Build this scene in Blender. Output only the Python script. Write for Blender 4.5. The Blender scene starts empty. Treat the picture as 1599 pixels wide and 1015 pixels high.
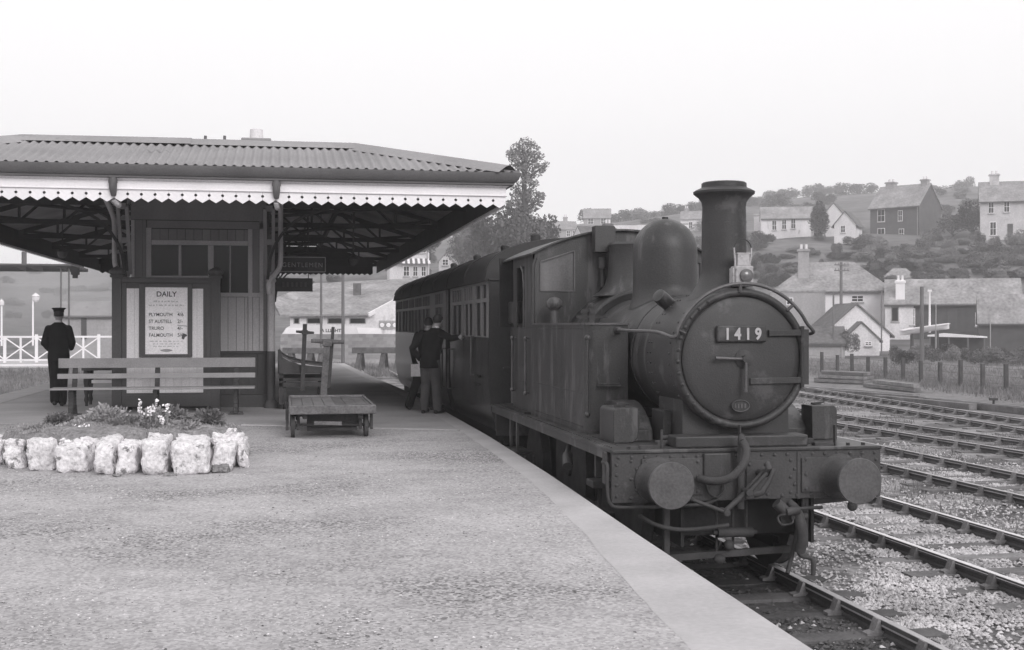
import bpy, bmesh, math, random
from math import sin, cos, pi, atan, atan2, sqrt, radians
from mathutils import Vector, Matrix, noise
random.seed(7)
S = bpy.context.scene
COL = S.collection

# ------------------------------------------------------------------ camera, sky, sun, exposure
FPX, CX0, CY0 = 1950.0, 800.0, 508.0          # focal length and centre in photo pixels
YAW = atan(357 / FPX)
CA, SA = cos(YAW), sin(YAW)
EYE = 1.53                                     # camera above the platform (z = 0)
RAIL = -0.91                                   # rail head level
cam = bpy.data.cameras.new('camera')
cam.sensor_width = 36.0
cam.lens = 36.0 * FPX / 1599.0
cam.clip_start, cam.clip_end = 0.1, 3000
camo = bpy.data.objects.new('camera', cam)
COL.objects.link(camo)
camo.location = (0, 0, EYE)
camo.rotation_euler = (pi / 2, 0, -YAW)
S.camera = camo

SUN_AZ, SUN_EL = radians(164), radians(27)     # bright overcast, strongest from behind the camera, right
W = bpy.data.worlds.new('World')
S.world = W
W.use_nodes = True
nt = W.node_tree
nt.nodes.clear()
wo = nt.nodes.new('ShaderNodeOutputWorld')
bg = nt.nodes.new('ShaderNodeBackground')
sky = nt.nodes.new('ShaderNodeTexSky')
sky.sky_type = 'NISHITA'
sky.sun_disc = False
sky.sun_elevation = SUN_EL
sky.sun_rotation = SUN_AZ
sky.dust_density = 4.0
bw = nt.nodes.new('ShaderNodeRGBToBW')
mx = nt.nodes.new('ShaderNodeMath')
mx.operation = 'MULTIPLY_ADD'                  # a thin share of the clear sky under an even cloud deck
mx.inputs[1].default_value = 0.22
mx.inputs[2].default_value = 10.4
tint = nt.nodes.new('ShaderNodeCombineColor')
ts = nt.nodes.new('ShaderNodeVectorMath')
ts.operation = 'SCALE'
ts.inputs[0].default_value = (1.0, 0.988, 0.998)
nt.links.new(sky.outputs[0], bw.inputs[0])
nt.links.new(bw.outputs[0], mx.inputs[0])
nt.links.new(mx.outputs[0], ts.inputs['Scale'])
nt.links.new(ts.outputs[0], bg.inputs[0])
bg.inputs[1].default_value = 0.1
nt.links.new(bg.outputs[0], wo.inputs[0])

sl = bpy.data.lights.new('sun', 'SUN')
sl.energy = 1.5
sl.angle = radians(28)
sl.color = (1.0, 0.985, 0.985)
so = bpy.data.objects.new('sun', sl)
COL.objects.link(so)
sd = Vector((sin(SUN_AZ) * cos(SUN_EL), cos(SUN_AZ) * cos(SUN_EL), sin(SUN_EL)))
so.rotation_euler = sd.to_track_quat('Z', 'Y').to_euler()
so.location = (20, -20, 40)
S.view_settings.view_transform = 'Standard'
S.view_settings.look = 'None'
S.view_settings.exposure = 0.15
S.view_settings.gamma = 1.0
S.view_settings.use_curve_mapping = False
S.render.engine = 'CYCLES'
S.cycles.max_bounces = 6
S.cycles.volume_bounces = 0

# ------------------------------------------------------------------ placing: photo pixel -> point on a real plane
def on_z(px, py, z=0.0):
    d = FPX * (EYE - z) / (py - CY0)
    xc = (px - CX0) / FPX * d
    return (xc * CA + d * SA, d * CA - xc * SA)
def on_x(px, py, x):
    u = (px - CX0) / FPX
    d = x / (u * CA + SA)
    return (d * CA - u * d * SA, EYE - (py - CY0) / FPX * d)
def on_y(px, py, y):
    u = (px - CX0) / FPX
    d = y / (CA - u * SA)
    return (u * d * CA + d * SA, EYE - (py - CY0) / FPX * d)
def at_depth(px, py, d):
    xc = (px - CX0) / FPX * d
    return Vector((xc * CA + d * SA, d * CA - xc * SA, EYE - (py - CY0) / FPX * d))

# ------------------------------------------------------------------ mesh builder
ORG = {}
class MB:
    def __init__(s):
        s.v = []; s.f = []
    def add(s, vs, fs):
        n = len(s.v)
        s.v += [tuple(p) for p in vs]
        s.f += [tuple(i + n for i in f) for f in fs]
        return s
    def box(s, x0, x1, y0, y1, z0, z1):
        return s.add([(x0, y0, z0), (x1, y0, z0), (x1, y1, z0), (x0, y1, z0), (x0, y0, z1), (x1, y0, z1), (x1, y1, z1), (x0, y1, z1)],
                     [(3, 2, 1, 0), (4, 5, 6, 7), (0, 1, 5, 4), (1, 2, 6, 5), (2, 3, 7, 6), (3, 0, 4, 7)])
    def bar(s, p0, p1, w, h, up=(0, 0, 1)):
        p0, p1 = Vector(p0), Vector(p1)
        t = (p1 - p0).normalized()
        u = Vector(up)
        a = t.cross(u)
        if a.length < 1e-4: a = t.cross(Vector((1, 0, 0)))
        a.normalize(); b = a.cross(t)
        q = []
        for p in (p0, p1):
            for i, j in ((-1, -1), (1, -1), (1, 1), (-1, 1)):
                q.append(p + a * (i * w / 2) + b * (j * h / 2))
        return s.add(q, [(3, 2, 1, 0), (4, 5, 6, 7), (0, 1, 5, 4), (1, 2, 6, 5), (2, 3, 7, 6), (3, 0, 4, 7)])
    def tube(s, pts, r, n=8, cap=True, closed=False):
        pts = [Vector(p) for p in pts]
        m = len(pts)
        rr = r if isinstance(r, (list, tuple)) else [r] * m
        q = []; fs = []
        prev = None
        for i, p in enumerate(pts):
            if closed: t = pts[(i + 1) % m] - pts[i - 1]
            else: t = pts[min(i + 1, m - 1)] - pts[max(i - 1, 0)]
            t.normalize()
            if prev is None:
                a = t.cross(Vector((0, 0, 1)))
                if a.length < 1e-3: a = t.cross(Vector((1, 0, 0)))
            else:
                a = prev - t * prev.dot(t)
            a.normalize(); prev = a
            b = t.cross(a)
            for k in range(n):
                g = 2 * pi * k / n
                q.append(p + (a * cos(g) + b * sin(g)) * rr[i])
        for i in range(m if closed else m - 1):
            j = (i + 1) % m
            for k in range(n):
                l = (k + 1) % n
                fs.append((i * n + k, i * n + l, j * n + l, j * n + k))
        if cap and not closed:
            fs.append(tuple(range(n))[::-1]); fs.append(tuple((m - 1) * n + k for k in range(n)))
        return s.add(q, fs)
    def cyl(s, p0, p1, r0, r1=None, n=16):
        return s.tube([p0, p1], [r0, r0 if r1 is None else r1], n)
    def lathe(s, prof, c, axis='z', n=24):
        q = []; fs = []
        for r, h in prof:
            for k in range(n):
                g = 2 * pi * k / n
                a, b = r * cos(g), r * sin(g)
                q.append({'z': (c[0] + a, c[1] + b, c[2] + h), 'y': (c[0] + a, c[1] + h, c[2] + b), 'x': (c[0] + h, c[1] + a, c[2] + b)}[axis])
        m = len(prof)
        for i in range(m - 1):
            for k in range(n):
                l = (k + 1) % n
                fs.append((i * n + k, i * n + l, (i + 1) * n + l, (i + 1) * n + k))
        if prof[0][0] > 1e-5: fs.append(tuple(range(n))[::-1])
        if prof[-1][0] > 1e-5: fs.append(tuple((m - 1) * n + k for k in range(n)))
        return s.add(q, fs)
    def prism(s, poly, a0, a1, plane='xz'):
        f = {'xz': lambda p, a: (p[0], a, p[1]), 'yz': lambda p, a: (a, p[0], p[1]), 'xy': lambda p, a: (p[0], p[1], a)}[plane]
        n = len(poly)
        q = [f(p, a0) for p in poly] + [f(p, a1) for p in poly]
        fs = [tuple(range(n))[::-1], tuple(range(n, 2 * n))] + [(i, (i + 1) % n, n + (i + 1) % n, n + i) for i in range(n)]
        return s.add(q, fs)
    def ell(s, c, r, nu=12, nv=8):
        q = [(c[0], c[1], c[2] - r[2])]; fs = []
        for j in range(1, nv):
            t = -pi / 2 + pi * j / nv
            for k in range(nu):
                g = 2 * pi * k / nu
                q.append((c[0] + r[0] * cos(t) * cos(g), c[1] + r[1] * cos(t) * sin(g), c[2] + r[2] * sin(t)))
        q.append((c[0], c[1], c[2] + r[2]))
        for k in range(nu):
            l = (k + 1) % nu
            fs.append((0, 1 + l, 1 + k))
            for j in range(nv - 2):
                fs.append((1 + j * nu + k, 1 + j * nu + l, 1 + (j + 1) * nu + l, 1 + (j + 1) * nu + k))
            fs.append((1 + (nv - 2) * nu + k, 1 + (nv - 2) * nu + l, len(q) - 1))
        return s.add(q, fs)
    def grid(s, fn, us, vs):
        q = [fn(u, v) for v in vs for u in us]
        n = len(us)
        return s.add(q, [(j * n + i, j * n + i + 1, (j + 1) * n + i + 1, (j + 1) * n + i) for j in range(len(vs) - 1) for i in range(n - 1)])
    def build(s, name, m, parent=None, smooth=None, bevel=0, org=None):
        if org is None:
            if parent is not None: org = ORG.get(parent.name, Vector((0, 0, 0)))
            else:
                xs = [p[0] for p in s.v]; ys = [p[1] for p in s.v]; zs = [p[2] for p in s.v]
                org = Vector(((min(xs) + max(xs)) / 2, (min(ys) + max(ys)) / 2, min(zs)))
        org = Vector(org)
        me = bpy.data.meshes.new(name)
        me.from_pydata([(p[0] - org[0], p[1] - org[1], p[2] - org[2]) for p in s.v], [], s.f)
        if len(s.f) < 60000:
            bm = bmesh.new(); bm.from_mesh(me)
            bmesh.ops.recalc_face_normals(bm, faces=bm.faces)
            bm.to_mesh(me); bm.free()
        if m is not None: me.materials.append(m)
        if smooth is not None:
            me.polygons.foreach_set('use_smooth', [True] * len(me.polygons))
            me.set_sharp_from_angle(angle=radians(smooth))
        o = bpy.data.objects.new(name, me)
        COL.objects.link(o)
        if parent is not None: o.parent = parent
        else: o.location = org
        ORG[o.name] = org
        if bevel:
            b = o.modifiers.new('bevel', 'BEVEL'); b.width = bevel; b.segments = 2; b.limit_method = 'ANGLE'; b.angle_limit = radians(40)
        return o

def tag(o, label=None, cat=None, group=None, kind=None):
    if label: o['label'] = label
    if cat: o['category'] = cat
    if group: o['group'] = group
    if kind: o['kind'] = kind
    return o
def thing(name, loc, label, cat, group=None, rz=0.0, local=False):
    o = bpy.data.objects.new(name, None)
    o.empty_display_size = 0.2
    COL.objects.link(o)
    o.location = loc
    o.rotation_euler = (0, 0, rz)
    ORG[o.name] = Vector((0, 0, 0)) if local else Vector(loc)     # local: parts are built round 0,0,0
    return tag(o, label, cat, group)
def kids(o):
    return [c for c in bpy.data.objects if c.parent == o]
KIDS = {}
def dup(o, parent=None):
    c = o.copy(); COL.objects.link(c); c.parent = parent
    if o.name not in KIDS: KIDS[o.name] = kids(o)
    for k in KIDS[o.name]: dup(k, c)
    return c
def again(src, name, parent, loc=(0, 0, 0), rz=0.0, sc=None):
    """another piece that shares the mesh of src"""
    c = src.copy(); c.name = name
    COL.objects.link(c); c.parent = parent; c.location = loc; c.rotation_euler = (0, 0, rz)
    if sc: c.scale = sc
    return c

# ------------------------------------------------------------------ materials (the place is rendered in the tones of a monochrome print)
TINT = (1.012, 0.984, 1.004)
def mat(name, v, rough=0.8, var=0.25, scale=2.0, fine=45.0, fvar=0.15, bump=0.15, spec=0.3, metal=0.0, streak=1.0, rnd=0.0, dark=None):
    m = bpy.data.materials.new(name)
    m.use_nodes = True
    N, L = m.node_tree.nodes, m.node_tree.links
    b = N['Principled BSDF']
    b.inputs['Roughness'].default_value = rough
    b.inputs['Specular IOR Level'].default_value = spec
    b.inputs['Metallic'].default_value = metal
    tc = N.new('ShaderNodeTexCoord')
    mp = N.new('ShaderNodeMapping'); mp.inputs['Scale'].default_value = (1, 1, 1.0 / streak)
    L.new(tc.outputs['Object'], mp.inputs[0])
    n1 = N.new('ShaderNodeTexNoise'); n1.inputs['Scale'].default_value = scale; n1.inputs['Detail'].default_value = 6
    n2 = N.new('ShaderNodeTexNoise'); n2.inputs['Scale'].default_value = fine; n2.inputs['Detail'].default_value = 4
    L.new(mp.outputs[0], n1.inputs[0]); L.new(tc.outputs['Object'], n2.inputs[0])
    def mth(op, a, bb, c=None):
        q = N.new('ShaderNodeMath'); q.operation = op
        for i, x in enumerate((a, bb, c)):
            if x is None: continue
            if isinstance(x, (int, float)): q.inputs[i].default_value = x
            else: L.new(x, q.inputs[i])
        return q.outputs[0]
    f = mth('MULTIPLY_ADD', n1.outputs[0], 4 * var * v, v * (1 - 2 * var))
    f = mth('MULTIPLY_ADD', mth('SUBTRACT', n2.outputs[0], 0.5), 4 * fvar * v, f)
    if rnd:
        oi = N.new('ShaderNodeObjectInfo')
        f = mth('MULTIPLY', f, mth('MULTIPLY_ADD', oi.outputs['Random'], 2 * rnd, 1 - rnd))
    if dark:                                   # worn blotches: (value, threshold, scale)
        n3 = N.new('ShaderNodeTexNoise'); n3.inputs['Scale'].default_value = dark[2]; n3.inputs['Detail'].default_value = 8
        n3.inputs['Roughness'].default_value = 0.65
        L.new(mp.outputs[0], n3.inputs[0])
        k = mth('MULTIPLY', mth('SUBTRACT', n3.outputs[0], dark[1]), 14.0)
        k = mth('MINIMUM', mth('MAXIMUM', k, 0.0), 1.0)
        f = mth('ADD', mth('MULTIPLY', f, mth('SUBTRACT', 1.0, k)), mth('MULTIPLY', k, dark[0]))
    f = mth('MAXIMUM', f, v * 0.15)
    sc = N.new('ShaderNodeVectorMath'); sc.operation = 'SCALE'; sc.inputs[0].default_value = TINT
    L.new(f, sc.inputs['Scale']); L.new(sc.outputs[0], b.inputs['Base Color'])
    if bump:
        bp = N.new('ShaderNodeBump'); bp.inputs['Strength'].default_value = bump; bp.inputs['Distance'].default_value = 0.02
        L.new(n2.outputs[0], bp.inputs['Height']); L.new(bp.outputs[0], b.inputs['Normal'])
    m['fac'] = 1
    return m
def pebbly(name, v, cell, var=0.5, patch=0.18, bump=0.5, rough=0.95, pscale=0.5, dirt=0.0, cell2=None):
    """loose stone or gravel surface: every cell its own grey, broad worn patches"""
    m = bpy.data.materials.new(name)
    m.use_nodes = True
    N, L = m.node_tree.nodes, m.node_tree.links
    b = N['Principled BSDF']; b.inputs['Roughness'].default_value = rough; b.inputs['Specular IOR Level'].default_value = 0.15
    tc = N.new('ShaderNodeTexCoord')
    vo = N.new('ShaderNodeTexVoronoi'); vo.inputs['Scale'].default_value = 1.0 / cell
    L.new(tc.outputs['Object'], vo.inputs[0])
    bwn = N.new('ShaderNodeRGBToBW'); L.new(vo.outputs['Color'], bwn.inputs[0])
    n1 = N.new('ShaderNodeTexNoise'); n1.inputs['Scale'].default_value = pscale; n1.inputs['Detail'].default_value = 8; n1.inputs['Roughness'].default_value = 0.62
    n2 = N.new('ShaderNodeTexNoise'); n2.inputs['Scale'].default_value = pscale * 9; n2.inputs['Detail'].default_value = 6
    mp = N.new('ShaderNodeMapping'); mp.inputs['Scale'].default_value = (0.75, 1, 1)
    L.new(tc.outputs['Object'], mp.inputs[0])
    L.new(mp.outputs[0], n1.inputs[0]); L.new(mp.outputs[0], n2.inputs[0])
    def mth(op, a, bb, c=None):
        q = N.new('ShaderNodeMath'); q.operation = op
        for i, x in enumerate((a, bb, c)):
            if x is None: continue
            if isinstance(x, (int, float)): q.inputs[i].default_value = x
            else: L.new(x, q.inputs[i])
        return q.outputs[0]
    loose = mth('MINIMUM', mth('MAXIMUM', mth('MULTIPLY', mth('SUBTRACT', n1.outputs[0], 0.42), 6.0), 0.5), 1.0)
    f = mth('MULTIPLY', mth('SUBTRACT', bwn.outputs[0], 0.5), mth('MULTIPLY', loose, 2 * var))
    f = mth('ADD', f, mth('MULTIPLY', mth('SUBTRACT', n1.outputs[0], 0.5), -4 * patch))
    f = mth('ADD', f, mth('MULTIPLY', mth('SUBTRACT', n2.outputs[0], 0.5), 1.1 * patch))
    f = mth('MULTIPLY', mth('ADD', f, 1.0), v)
    if dirt:
        n3 = N.new('ShaderNodeTexNoise'); n3.inputs['Scale'].default_value = 0.8; n3.inputs['Detail'].default_value = 7
        L.new(tc.outputs['Object'], n3.inputs[0])
        k = mth('MINIMUM', mth('MAXIMUM', mth('MULTIPLY', mth('SUBTRACT', n3.outputs[0], 0.5), 9.0), 0.0), dirt)
        f = mth('MULTIPLY', f, mth('SUBTRACT', 1.0, k))
    f = mth('MAXIMUM', f, 0.03)
    sc = N.new('ShaderNodeVectorMath'); sc.operation = 'SCALE'; sc.inputs[0].default_value = TINT
    L.new(f, sc.inputs['Scale']); L.new(sc.outputs[0], b.inputs['Base Color'])
    bp = N.new('ShaderNodeBump'); bp.inputs['Strength'].default_value = bump; bp.inputs['Distance'].default_value = cell * 0.5
    L.new(mth('MULTIPLY', vo.outputs['Distance'], loose), bp.inputs['Height']); L.new(bp.outputs[0], b.inputs['Normal'])
    return m

M = {}
M['gravel'] = pebbly('gravel_surface', 0.37, 0.019, var=0.7, patch=0.32, bump=0.7, pscale=0.4, dirt=0.06)
M['concrete'] = mat('smooth_concrete', 0.42, 0.9, var=0.16, scale=1.3, fine=30, fvar=0.08, bump=0.12, dark=(0.3, 0.66, 2.2))
M['paving'] = mat('worn_paving', 0.36, 0.9, var=0.22, scale=0.9, fine=22, fvar=0.1, bump=0.15)
M['brickwall'] = mat('platform_wall', 0.12, 0.95, var=0.4, scale=2, fine=20, bump=0.5)
M['ballast'] = pebbly('ballast_bed', 0.25, 0.05, var=0.7, patch=0.4, bump=0.9, pscale=0.6, dirt=0.5)
M['soil'] = pebbly('yard_ground', 0.2, 0.12, var=0.4, patch=0.45, bump=0.6, pscale=0.12)
M['stone'] = mat('ballast_stone', 0.42, 0.9, var=0.3, scale=2.5, fine=16, fvar=0.5, bump=0.2)
M['timber'] = mat('sleeper_timber', 0.2, 0.92, var=0.4, scale=3, fine=30, fvar=0.25, bump=0.4, rnd=0.35)
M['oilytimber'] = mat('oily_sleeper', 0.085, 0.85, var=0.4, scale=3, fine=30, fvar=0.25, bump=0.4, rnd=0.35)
M['railtop'] = mat('polished_rail', 0.75, 0.3, var=0.12, scale=2, bump=0.05, metal=0.25, spec=0.5)
M['dullrail'] = mat('dull_rail_head', 0.42, 0.5, var=0.2, scale=2, bump=0.05, metal=0.2)
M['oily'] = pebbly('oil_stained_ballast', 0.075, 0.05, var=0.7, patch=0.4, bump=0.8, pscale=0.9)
M['rail'] = mat('rusty_rail', 0.085, 0.8, var=0.3, scale=3, bump=0.25)
M['chair'] = mat('iron_chair', 0.19, 0.85, var=0.3, scale=6, bump=0.3, rnd=0.3)
M['loco'] = mat('sooty_loco_paint', 0.035, 0.46, var=0.42, scale=3.0, fine=60, fvar=0.3, bump=0.15, spec=0.5, streak=5, dark=(0.085, 0.54, 4.5))
M['smokebox'] = mat('smokebox_black', 0.036, 0.5, var=0.32, scale=2.2, fine=80, fvar=0.25, bump=0.14, spec=0.4, dark=(0.075, 0.57, 3.2))
M['beam'] = mat('buffer_beam_paint', 0.062, 0.55, var=0.3, scale=2.5, fine=50, fvar=0.22, bump=0.14, streak=2, dark=(0.1, 0.6, 4))
M['steel'] = mat('bright_steel', 0.11, 0.45, var=0.3, scale=5, bump=0.08, metal=0.4)
M['iron'] = mat('dirty_iron', 0.055, 0.7, var=0.35, scale=5, bump=0.2)
M['frame'] = mat('greasy_frames', 0.02, 0.75, var=0.4, scale=4, bump=0.2)
M['bufferface'] = mat('buffer_face', 0.1, 0.6, var=0.22, scale=5, fine=40, fvar=0.2, bump=0.1, metal=0.1, dark=(0.15, 0.66, 7))
M['hose'] = mat('rubber_hose', 0.06, 0.75, var=0.2, scale=8, fine=90, bump=0.3)
M['glass'] = mat('dark_glass', 0.012, 0.12, var=0.1, scale=1, bump=0.0, spec=0.28)
M['coachglass'] = mat('coach_glass', 0.012, 0.3, var=0.1, scale=1, bump=0.0, spec=0.1)
M['sheenglass'] = mat('dirty_glass_painted_sheen', 0.11, 0.25, var=0.5, scale=3, bump=0.05, spec=0.5, streak=4)  # dirty glass, base grey raised to paint in a reflection
M['white'] = mat('white_gloss_paint', 0.86, 0.5, var=0.08, scale=1.2, fine=30, fvar=0.05, bump=0.04, rnd=0.05, dark=(0.5, 0.66, 3))
M['offwhite'] = mat('limewash', 0.72, 0.9, var=0.16, scale=0.6, fine=6, bump=0.1, streak=3, dark=(0.45, 0.62, 0.9))
M['cream'] = mat('pale_cream_paint', 0.74, 0.6, var=0.1, scale=1.2, bump=0.05, streak=3, rnd=0.05)
M['paper'] = mat('poster_paper', 0.86, 0.8, var=0.05, scale=4, bump=0.02)
M['ink'] = mat('printing_ink', 0.05, 0.9, var=0.1, bump=0)
M['faintink'] = mat('small_print', 0.33, 0.9, var=0.3, scale=30, bump=0)
M['gutter'] = mat('gutter_paint', 0.12, 0.6, var=0.18, scale=1.5, bump=0.1)
M['tin'] = mat('corrugated_asbestos', 0.27, 0.85, var=0.18, scale=0.9, fine=24, fvar=0.1, bump=0.15, dark=(0.17, 0.62, 1.4))
M['soffit'] = mat('sooty_soffit', 0.34, 0.9, var=0.4, scale=0.7, bump=0.1)
M['truss'] = mat('truss_paint', 0.035, 0.8, var=0.3, scale=2, bump=0.1)
M['wallmid'] = mat('station_paint_mid', 0.25, 0.7, var=0.14, scale=2, fine=30, fvar=0.08, bump=0.1, streak=3, rnd=0.1)
M['wallpale'] = mat('station_paint_pale', 0.5, 0.65, var=0.1, scale=2, bump=0.08, streak=3, rnd=0.06)
M['walldark'] = mat('station_paint_dark', 0.075, 0.6, var=0.2, scale=2, bump=0.1, streak=3, rnd=0.1)
M['bench'] = mat('bench_paint', 0.3, 0.5, var=0.15, scale=3, bump=0.06, rnd=0.1)
M['castiron'] = mat('black_cast_iron', 0.04, 0.6, var=0.2, bump=0.1)
M['oldwood'] = mat('weathered_wood', 0.14, 0.85, var=0.35, scale=4, fine=35, fvar=0.3, bump=0.35, rnd=0.2)
M['darkwood'] = mat('dark_wood', 0.075, 0.8, var=0.3, scale=4, bump=0.25, rnd=0.15)
M['limestone'] = mat('whitewashed_rock', 0.72, 0.95, var=0.18, scale=4, fine=30, fvar=0.3, bump=1.0, dark=(0.22, 0.56, 8))
M['earth'] = mat('garden_soil', 0.22, 1.0, var=0.4, scale=6, fine=30, fvar=0.4, bump=0.8)
M['leafdark'] = mat('rockery_leaves', 0.17, 0.75, var=0.35, scale=9, fine=30, fvar=0.3, bump=0, rnd=0.2)
M['leafpale'] = mat('pale_rockery_leaves', 0.3, 0.75, var=0.3, scale=9, fine=30, fvar=0.3, bump=0, rnd=0.2)
M['petal'] = mat('white_petals', 0.85, 0.7, var=0.05, scale=20, bump=0)
M['coach_low'] = mat('coach_lower_panels', 0.045, 0.22, var=0.2, scale=1.2, bump=0.03, spec=0.5, streak=3)
M['coach_up'] = mat('coach_upper_panels', 0.2, 0.35, var=0.15, scale=1.5, bump=0.03, spec=0.4)
M['coach_end'] = mat('coach_end_paint', 0.04, 0.6, var=0.25, scale=1.5, bump=0.05, streak=3)
M['coach_roof'] = mat('coach_roof', 0.035, 0.6, var=0.3, scale=0.8, bump=0.08)
M['foliage'] = mat('foliage', 0.145, 0.9, var=0.45, scale=0.35, fine=2.5, fvar=0.35, bump=0, rnd=0.3)
M['conifer'] = mat('dark_foliage', 0.075, 0.9, var=0.35, scale=0.4, fine=3, fvar=0.3, bump=0, rnd=0.2)
M['bark'] = mat('bark', 0.08, 0.95, var=0.3, bump=0.4)
M['hill'] = mat('hill_grass', 0.14, 1.0, var=0.48, scale=0.09, fine=0.5, fvar=0.4, bump=0.3)
M['grass'] = mat('rough_grass', 0.2, 1.0, var=0.35, scale=0.3, fine=3, fvar=0.4, bump=0)
M['slate'] = mat('slate_roof', 0.28, 0.8, var=0.32, scale=0.7, fine=4, fvar=0.35, bump=0.1, dark=(0.42, 0.6, 0.7))
M['slatedark'] = mat('dark_slate_roof', 0.13, 0.8, var=0.3, scale=0.7, fine=4, fvar=0.35, bump=0.1)
M['brick'] = mat('dark_brick', 0.1, 0.9, var=0.2, scale=1, fine=8, fvar=0.25, bump=0.2)
M['render'] = mat('grey_render', 0.36, 0.9, var=0.25, scale=0.6, fine=6, bump=0.1, streak=3)
M['palestone'] = mat('pale_stone', 0.55, 0.9, var=0.18, scale=1, fine=6, fvar=0.2, bump=0.2)
M['darkboard'] = mat('tarred_boards', 0.075, 0.9, var=0.25, scale=1.5, bump=0.2)
M['block'] = mat('concrete_block', 0.3, 0.95, var=0.15, scale=3, bump=0.2, rnd=0.2)
M['greypole'] = mat('weathered_pole', 0.16, 0.9, var=0.25, scale=3, bump=0.2, streak=5)
M['skin'] = mat('skin', 0.32, 0.6, var=0.1, scale=8, bump=0.05)
M['hair'] = mat('dark_hair', 0.03, 0.7, var=0.3, scale=20, bump=0.2)
M['serge'] = mat('dark_serge', 0.014, 0.95, var=0.3, scale=5, fine=60, bump=0.15, spec=0.1)
M['flannel'] = mat('grey_flannel', 0.075, 0.95, var=0.2, scale=5, fine=60, bump=0.2, spec=0.1)
M['leather'] = mat('black_leather', 0.02, 0.4, var=0.2, bump=0.05)
M['shirt'] = mat('white_cotton', 0.7, 0.85, var=0.08, bump=0.05)
M['lampwhite'] = mat('lamp_white', 0.4, 0.5, var=0.2, scale=8, bump=0.05, dark=(0.2, 0.58, 12))
M['lens'] = mat('lamp_lens', 0.13, 0.08, var=0.3, scale=6, bump=0, spec=0.8)
M['signblack'] = mat('sign_enamel', 0.025, 0.35, var=0.1, bump=0.03)
M['signletter'] = mat('sign_letter', 0.4, 0.5, var=0.1, bump=0)

def text(s, name, m, parent, x, y, z, size, align='LEFT', depth=0.004, sx=1.0, rot=(pi / 2, 0, 0), bold=0.0, space=1.0):
    """flat lettering standing on a surface that faces the camera side (-y)"""
    cu = bpy.data.curves.new(name, 'FONT')
    cu.body = s; cu.size = size; cu.align_x = align; cu.extrude = depth; cu.offset = bold; cu.space_character = space
    tmp = bpy.data.objects.new('tmp', cu)
    COL.objects.link(tmp)
    dg = bpy.context.evaluated_depsgraph_get()
    me = bpy.data.meshes.new_from_object(tmp.evaluated_get(dg))
    bpy.data.objects.remove(tmp)
    R = Matrix.LocRotScale(None, None, None)
    from mathutils import Euler
    org = ORG.get(parent.name, Vector((0, 0, 0))) if parent is not None else Vector((0, 0, 0))
    me.transform(Matrix.Translation(Vector((x, y, z)) - org) @ Euler(rot).to_matrix().to_4x4() @ Matrix.Diagonal((sx, 1, 1, 1)))
    me.materials.clear(); me.materials.append(m)
    me.name = name
    o = bpy.data.objects.new(name, me)
    COL.objects.link(o)
    if parent is not None: o.parent = parent; ORG[o.name] = org
    return o
# ------------------------------------------------------------------ terrain
def lerp(tab, t):
    if t <= tab[0][0]: return tab[0][1]
    for (a, b), (c, d) in zip(tab, tab[1:]):
        if t <= c: return b + (d - b) * (t - a) / (c - a)
    return tab[-1][1]
PROF = [(0, -1.12), (100, -1.12), (112, -0.7), (128, 1.8), (150, 6.6), (180, 13.6), (200, 16.2), (250, 24.5), (300, 32), (360, 40), (420, 47), (900, 58)]
AZM = [(-0.5, 0.42), (-0.38, 0.42), (-0.3, 0.42), (-0.2, 0.5), (-0.1, 0.62), (0.0, 0.72), (0.06, 0.76), (0.15, 0.87), (0.26, 0.93), (0.4, 0.96), (0.6, 0.97)]
def terrain(x, y):
    r = sqrt(x * x + y * y)
    t = atan2(x, y) - YAW
    m = lerp(AZM, math.tan(max(-1.3, min(1.3, t)))) if abs(t) < 1.3 else 0.5
    z = lerp(PROF, r)
    if z > -0.7: z = -0.7 + (z + 0.7) * m
    if r > 115: z += noise.noise(Vector((x * 0.03, y * 0.03, 0))) * min(1.6, (r - 115) * 0.04)
    return z
def hit(px, py):
    """where the line of sight through a photo pixel meets the hillside"""
    d = 100.0
    while d < 600:
        p = at_depth(px, py, d)
        if p.z <= terrain(p.x, p.y): return p, d
        d += 1.0
    return p, d
b = MB()
rs = [0, 20, 50, 80, 100] + [100 + 6 * i for i in range(1, 45)] + [390, 420, 450]
angs = [i * pi / 90 for i in range(181)]
b.grid(lambda a, r: (r * sin(a), r * cos(a), terrain(r * sin(a), r * cos(a))), angs, rs)
tag(b.build('ground', M['hill'], smooth=60, org=(0, 0, 0)), kind='structure')
b = MB()
b.grid(lambda x, y: (x, y, -1.105), [-60, -8.6, 20, 70], [-20, 20, 60, 92])
tag(b.build('yard', M['soil'], org=(0, 0, 0)), kind='structure')

# trackbeds: ballast shoulders a little proud of the yard, crown 0.06 under the rail seats
TR = [  # centreline points, rails seen there
    [(4.14, -10), (4.14, 33), (4.9, 68)],
    [(7.62, -10), (7.62, 75)],
    [(11.2, -10), (11.15, 15), (11.15, 80)],
    [(15.6, -10), (14.95, 20), (14.3, 30), (13.9, 40), (13.9, 85)],
    [(17.9, -10), (17.95, 27), (19.2, 44), (21.4, 66), (24, 88)],
    [(-7.55, -8), (-7.55, 76)],
]
def cpos(tr, y):
    return lerp([(p[1], p[0]) for p in tr], y)
def bed(x, y):
    z = -1.068
    n = noise.noise(Vector((x * 0.8, y * 0.8, 3))) * 0.03 + noise.noise(Vector((x * 3, y * 3, 7))) * 0.012
    return z + n
b = MB()
b.grid(lambda x, y: (x, y, bed(x, y) ), [2.3 + 0.25 * i for i in range(74)], [-4 + 0.4 * i for i in range(80)] + [28 + 2 * i for i in range(28)])
tag(b.build('ballast', M['ballast'], smooth=60, org=(0, 0, 0)), kind='structure')
b = MB()
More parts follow.
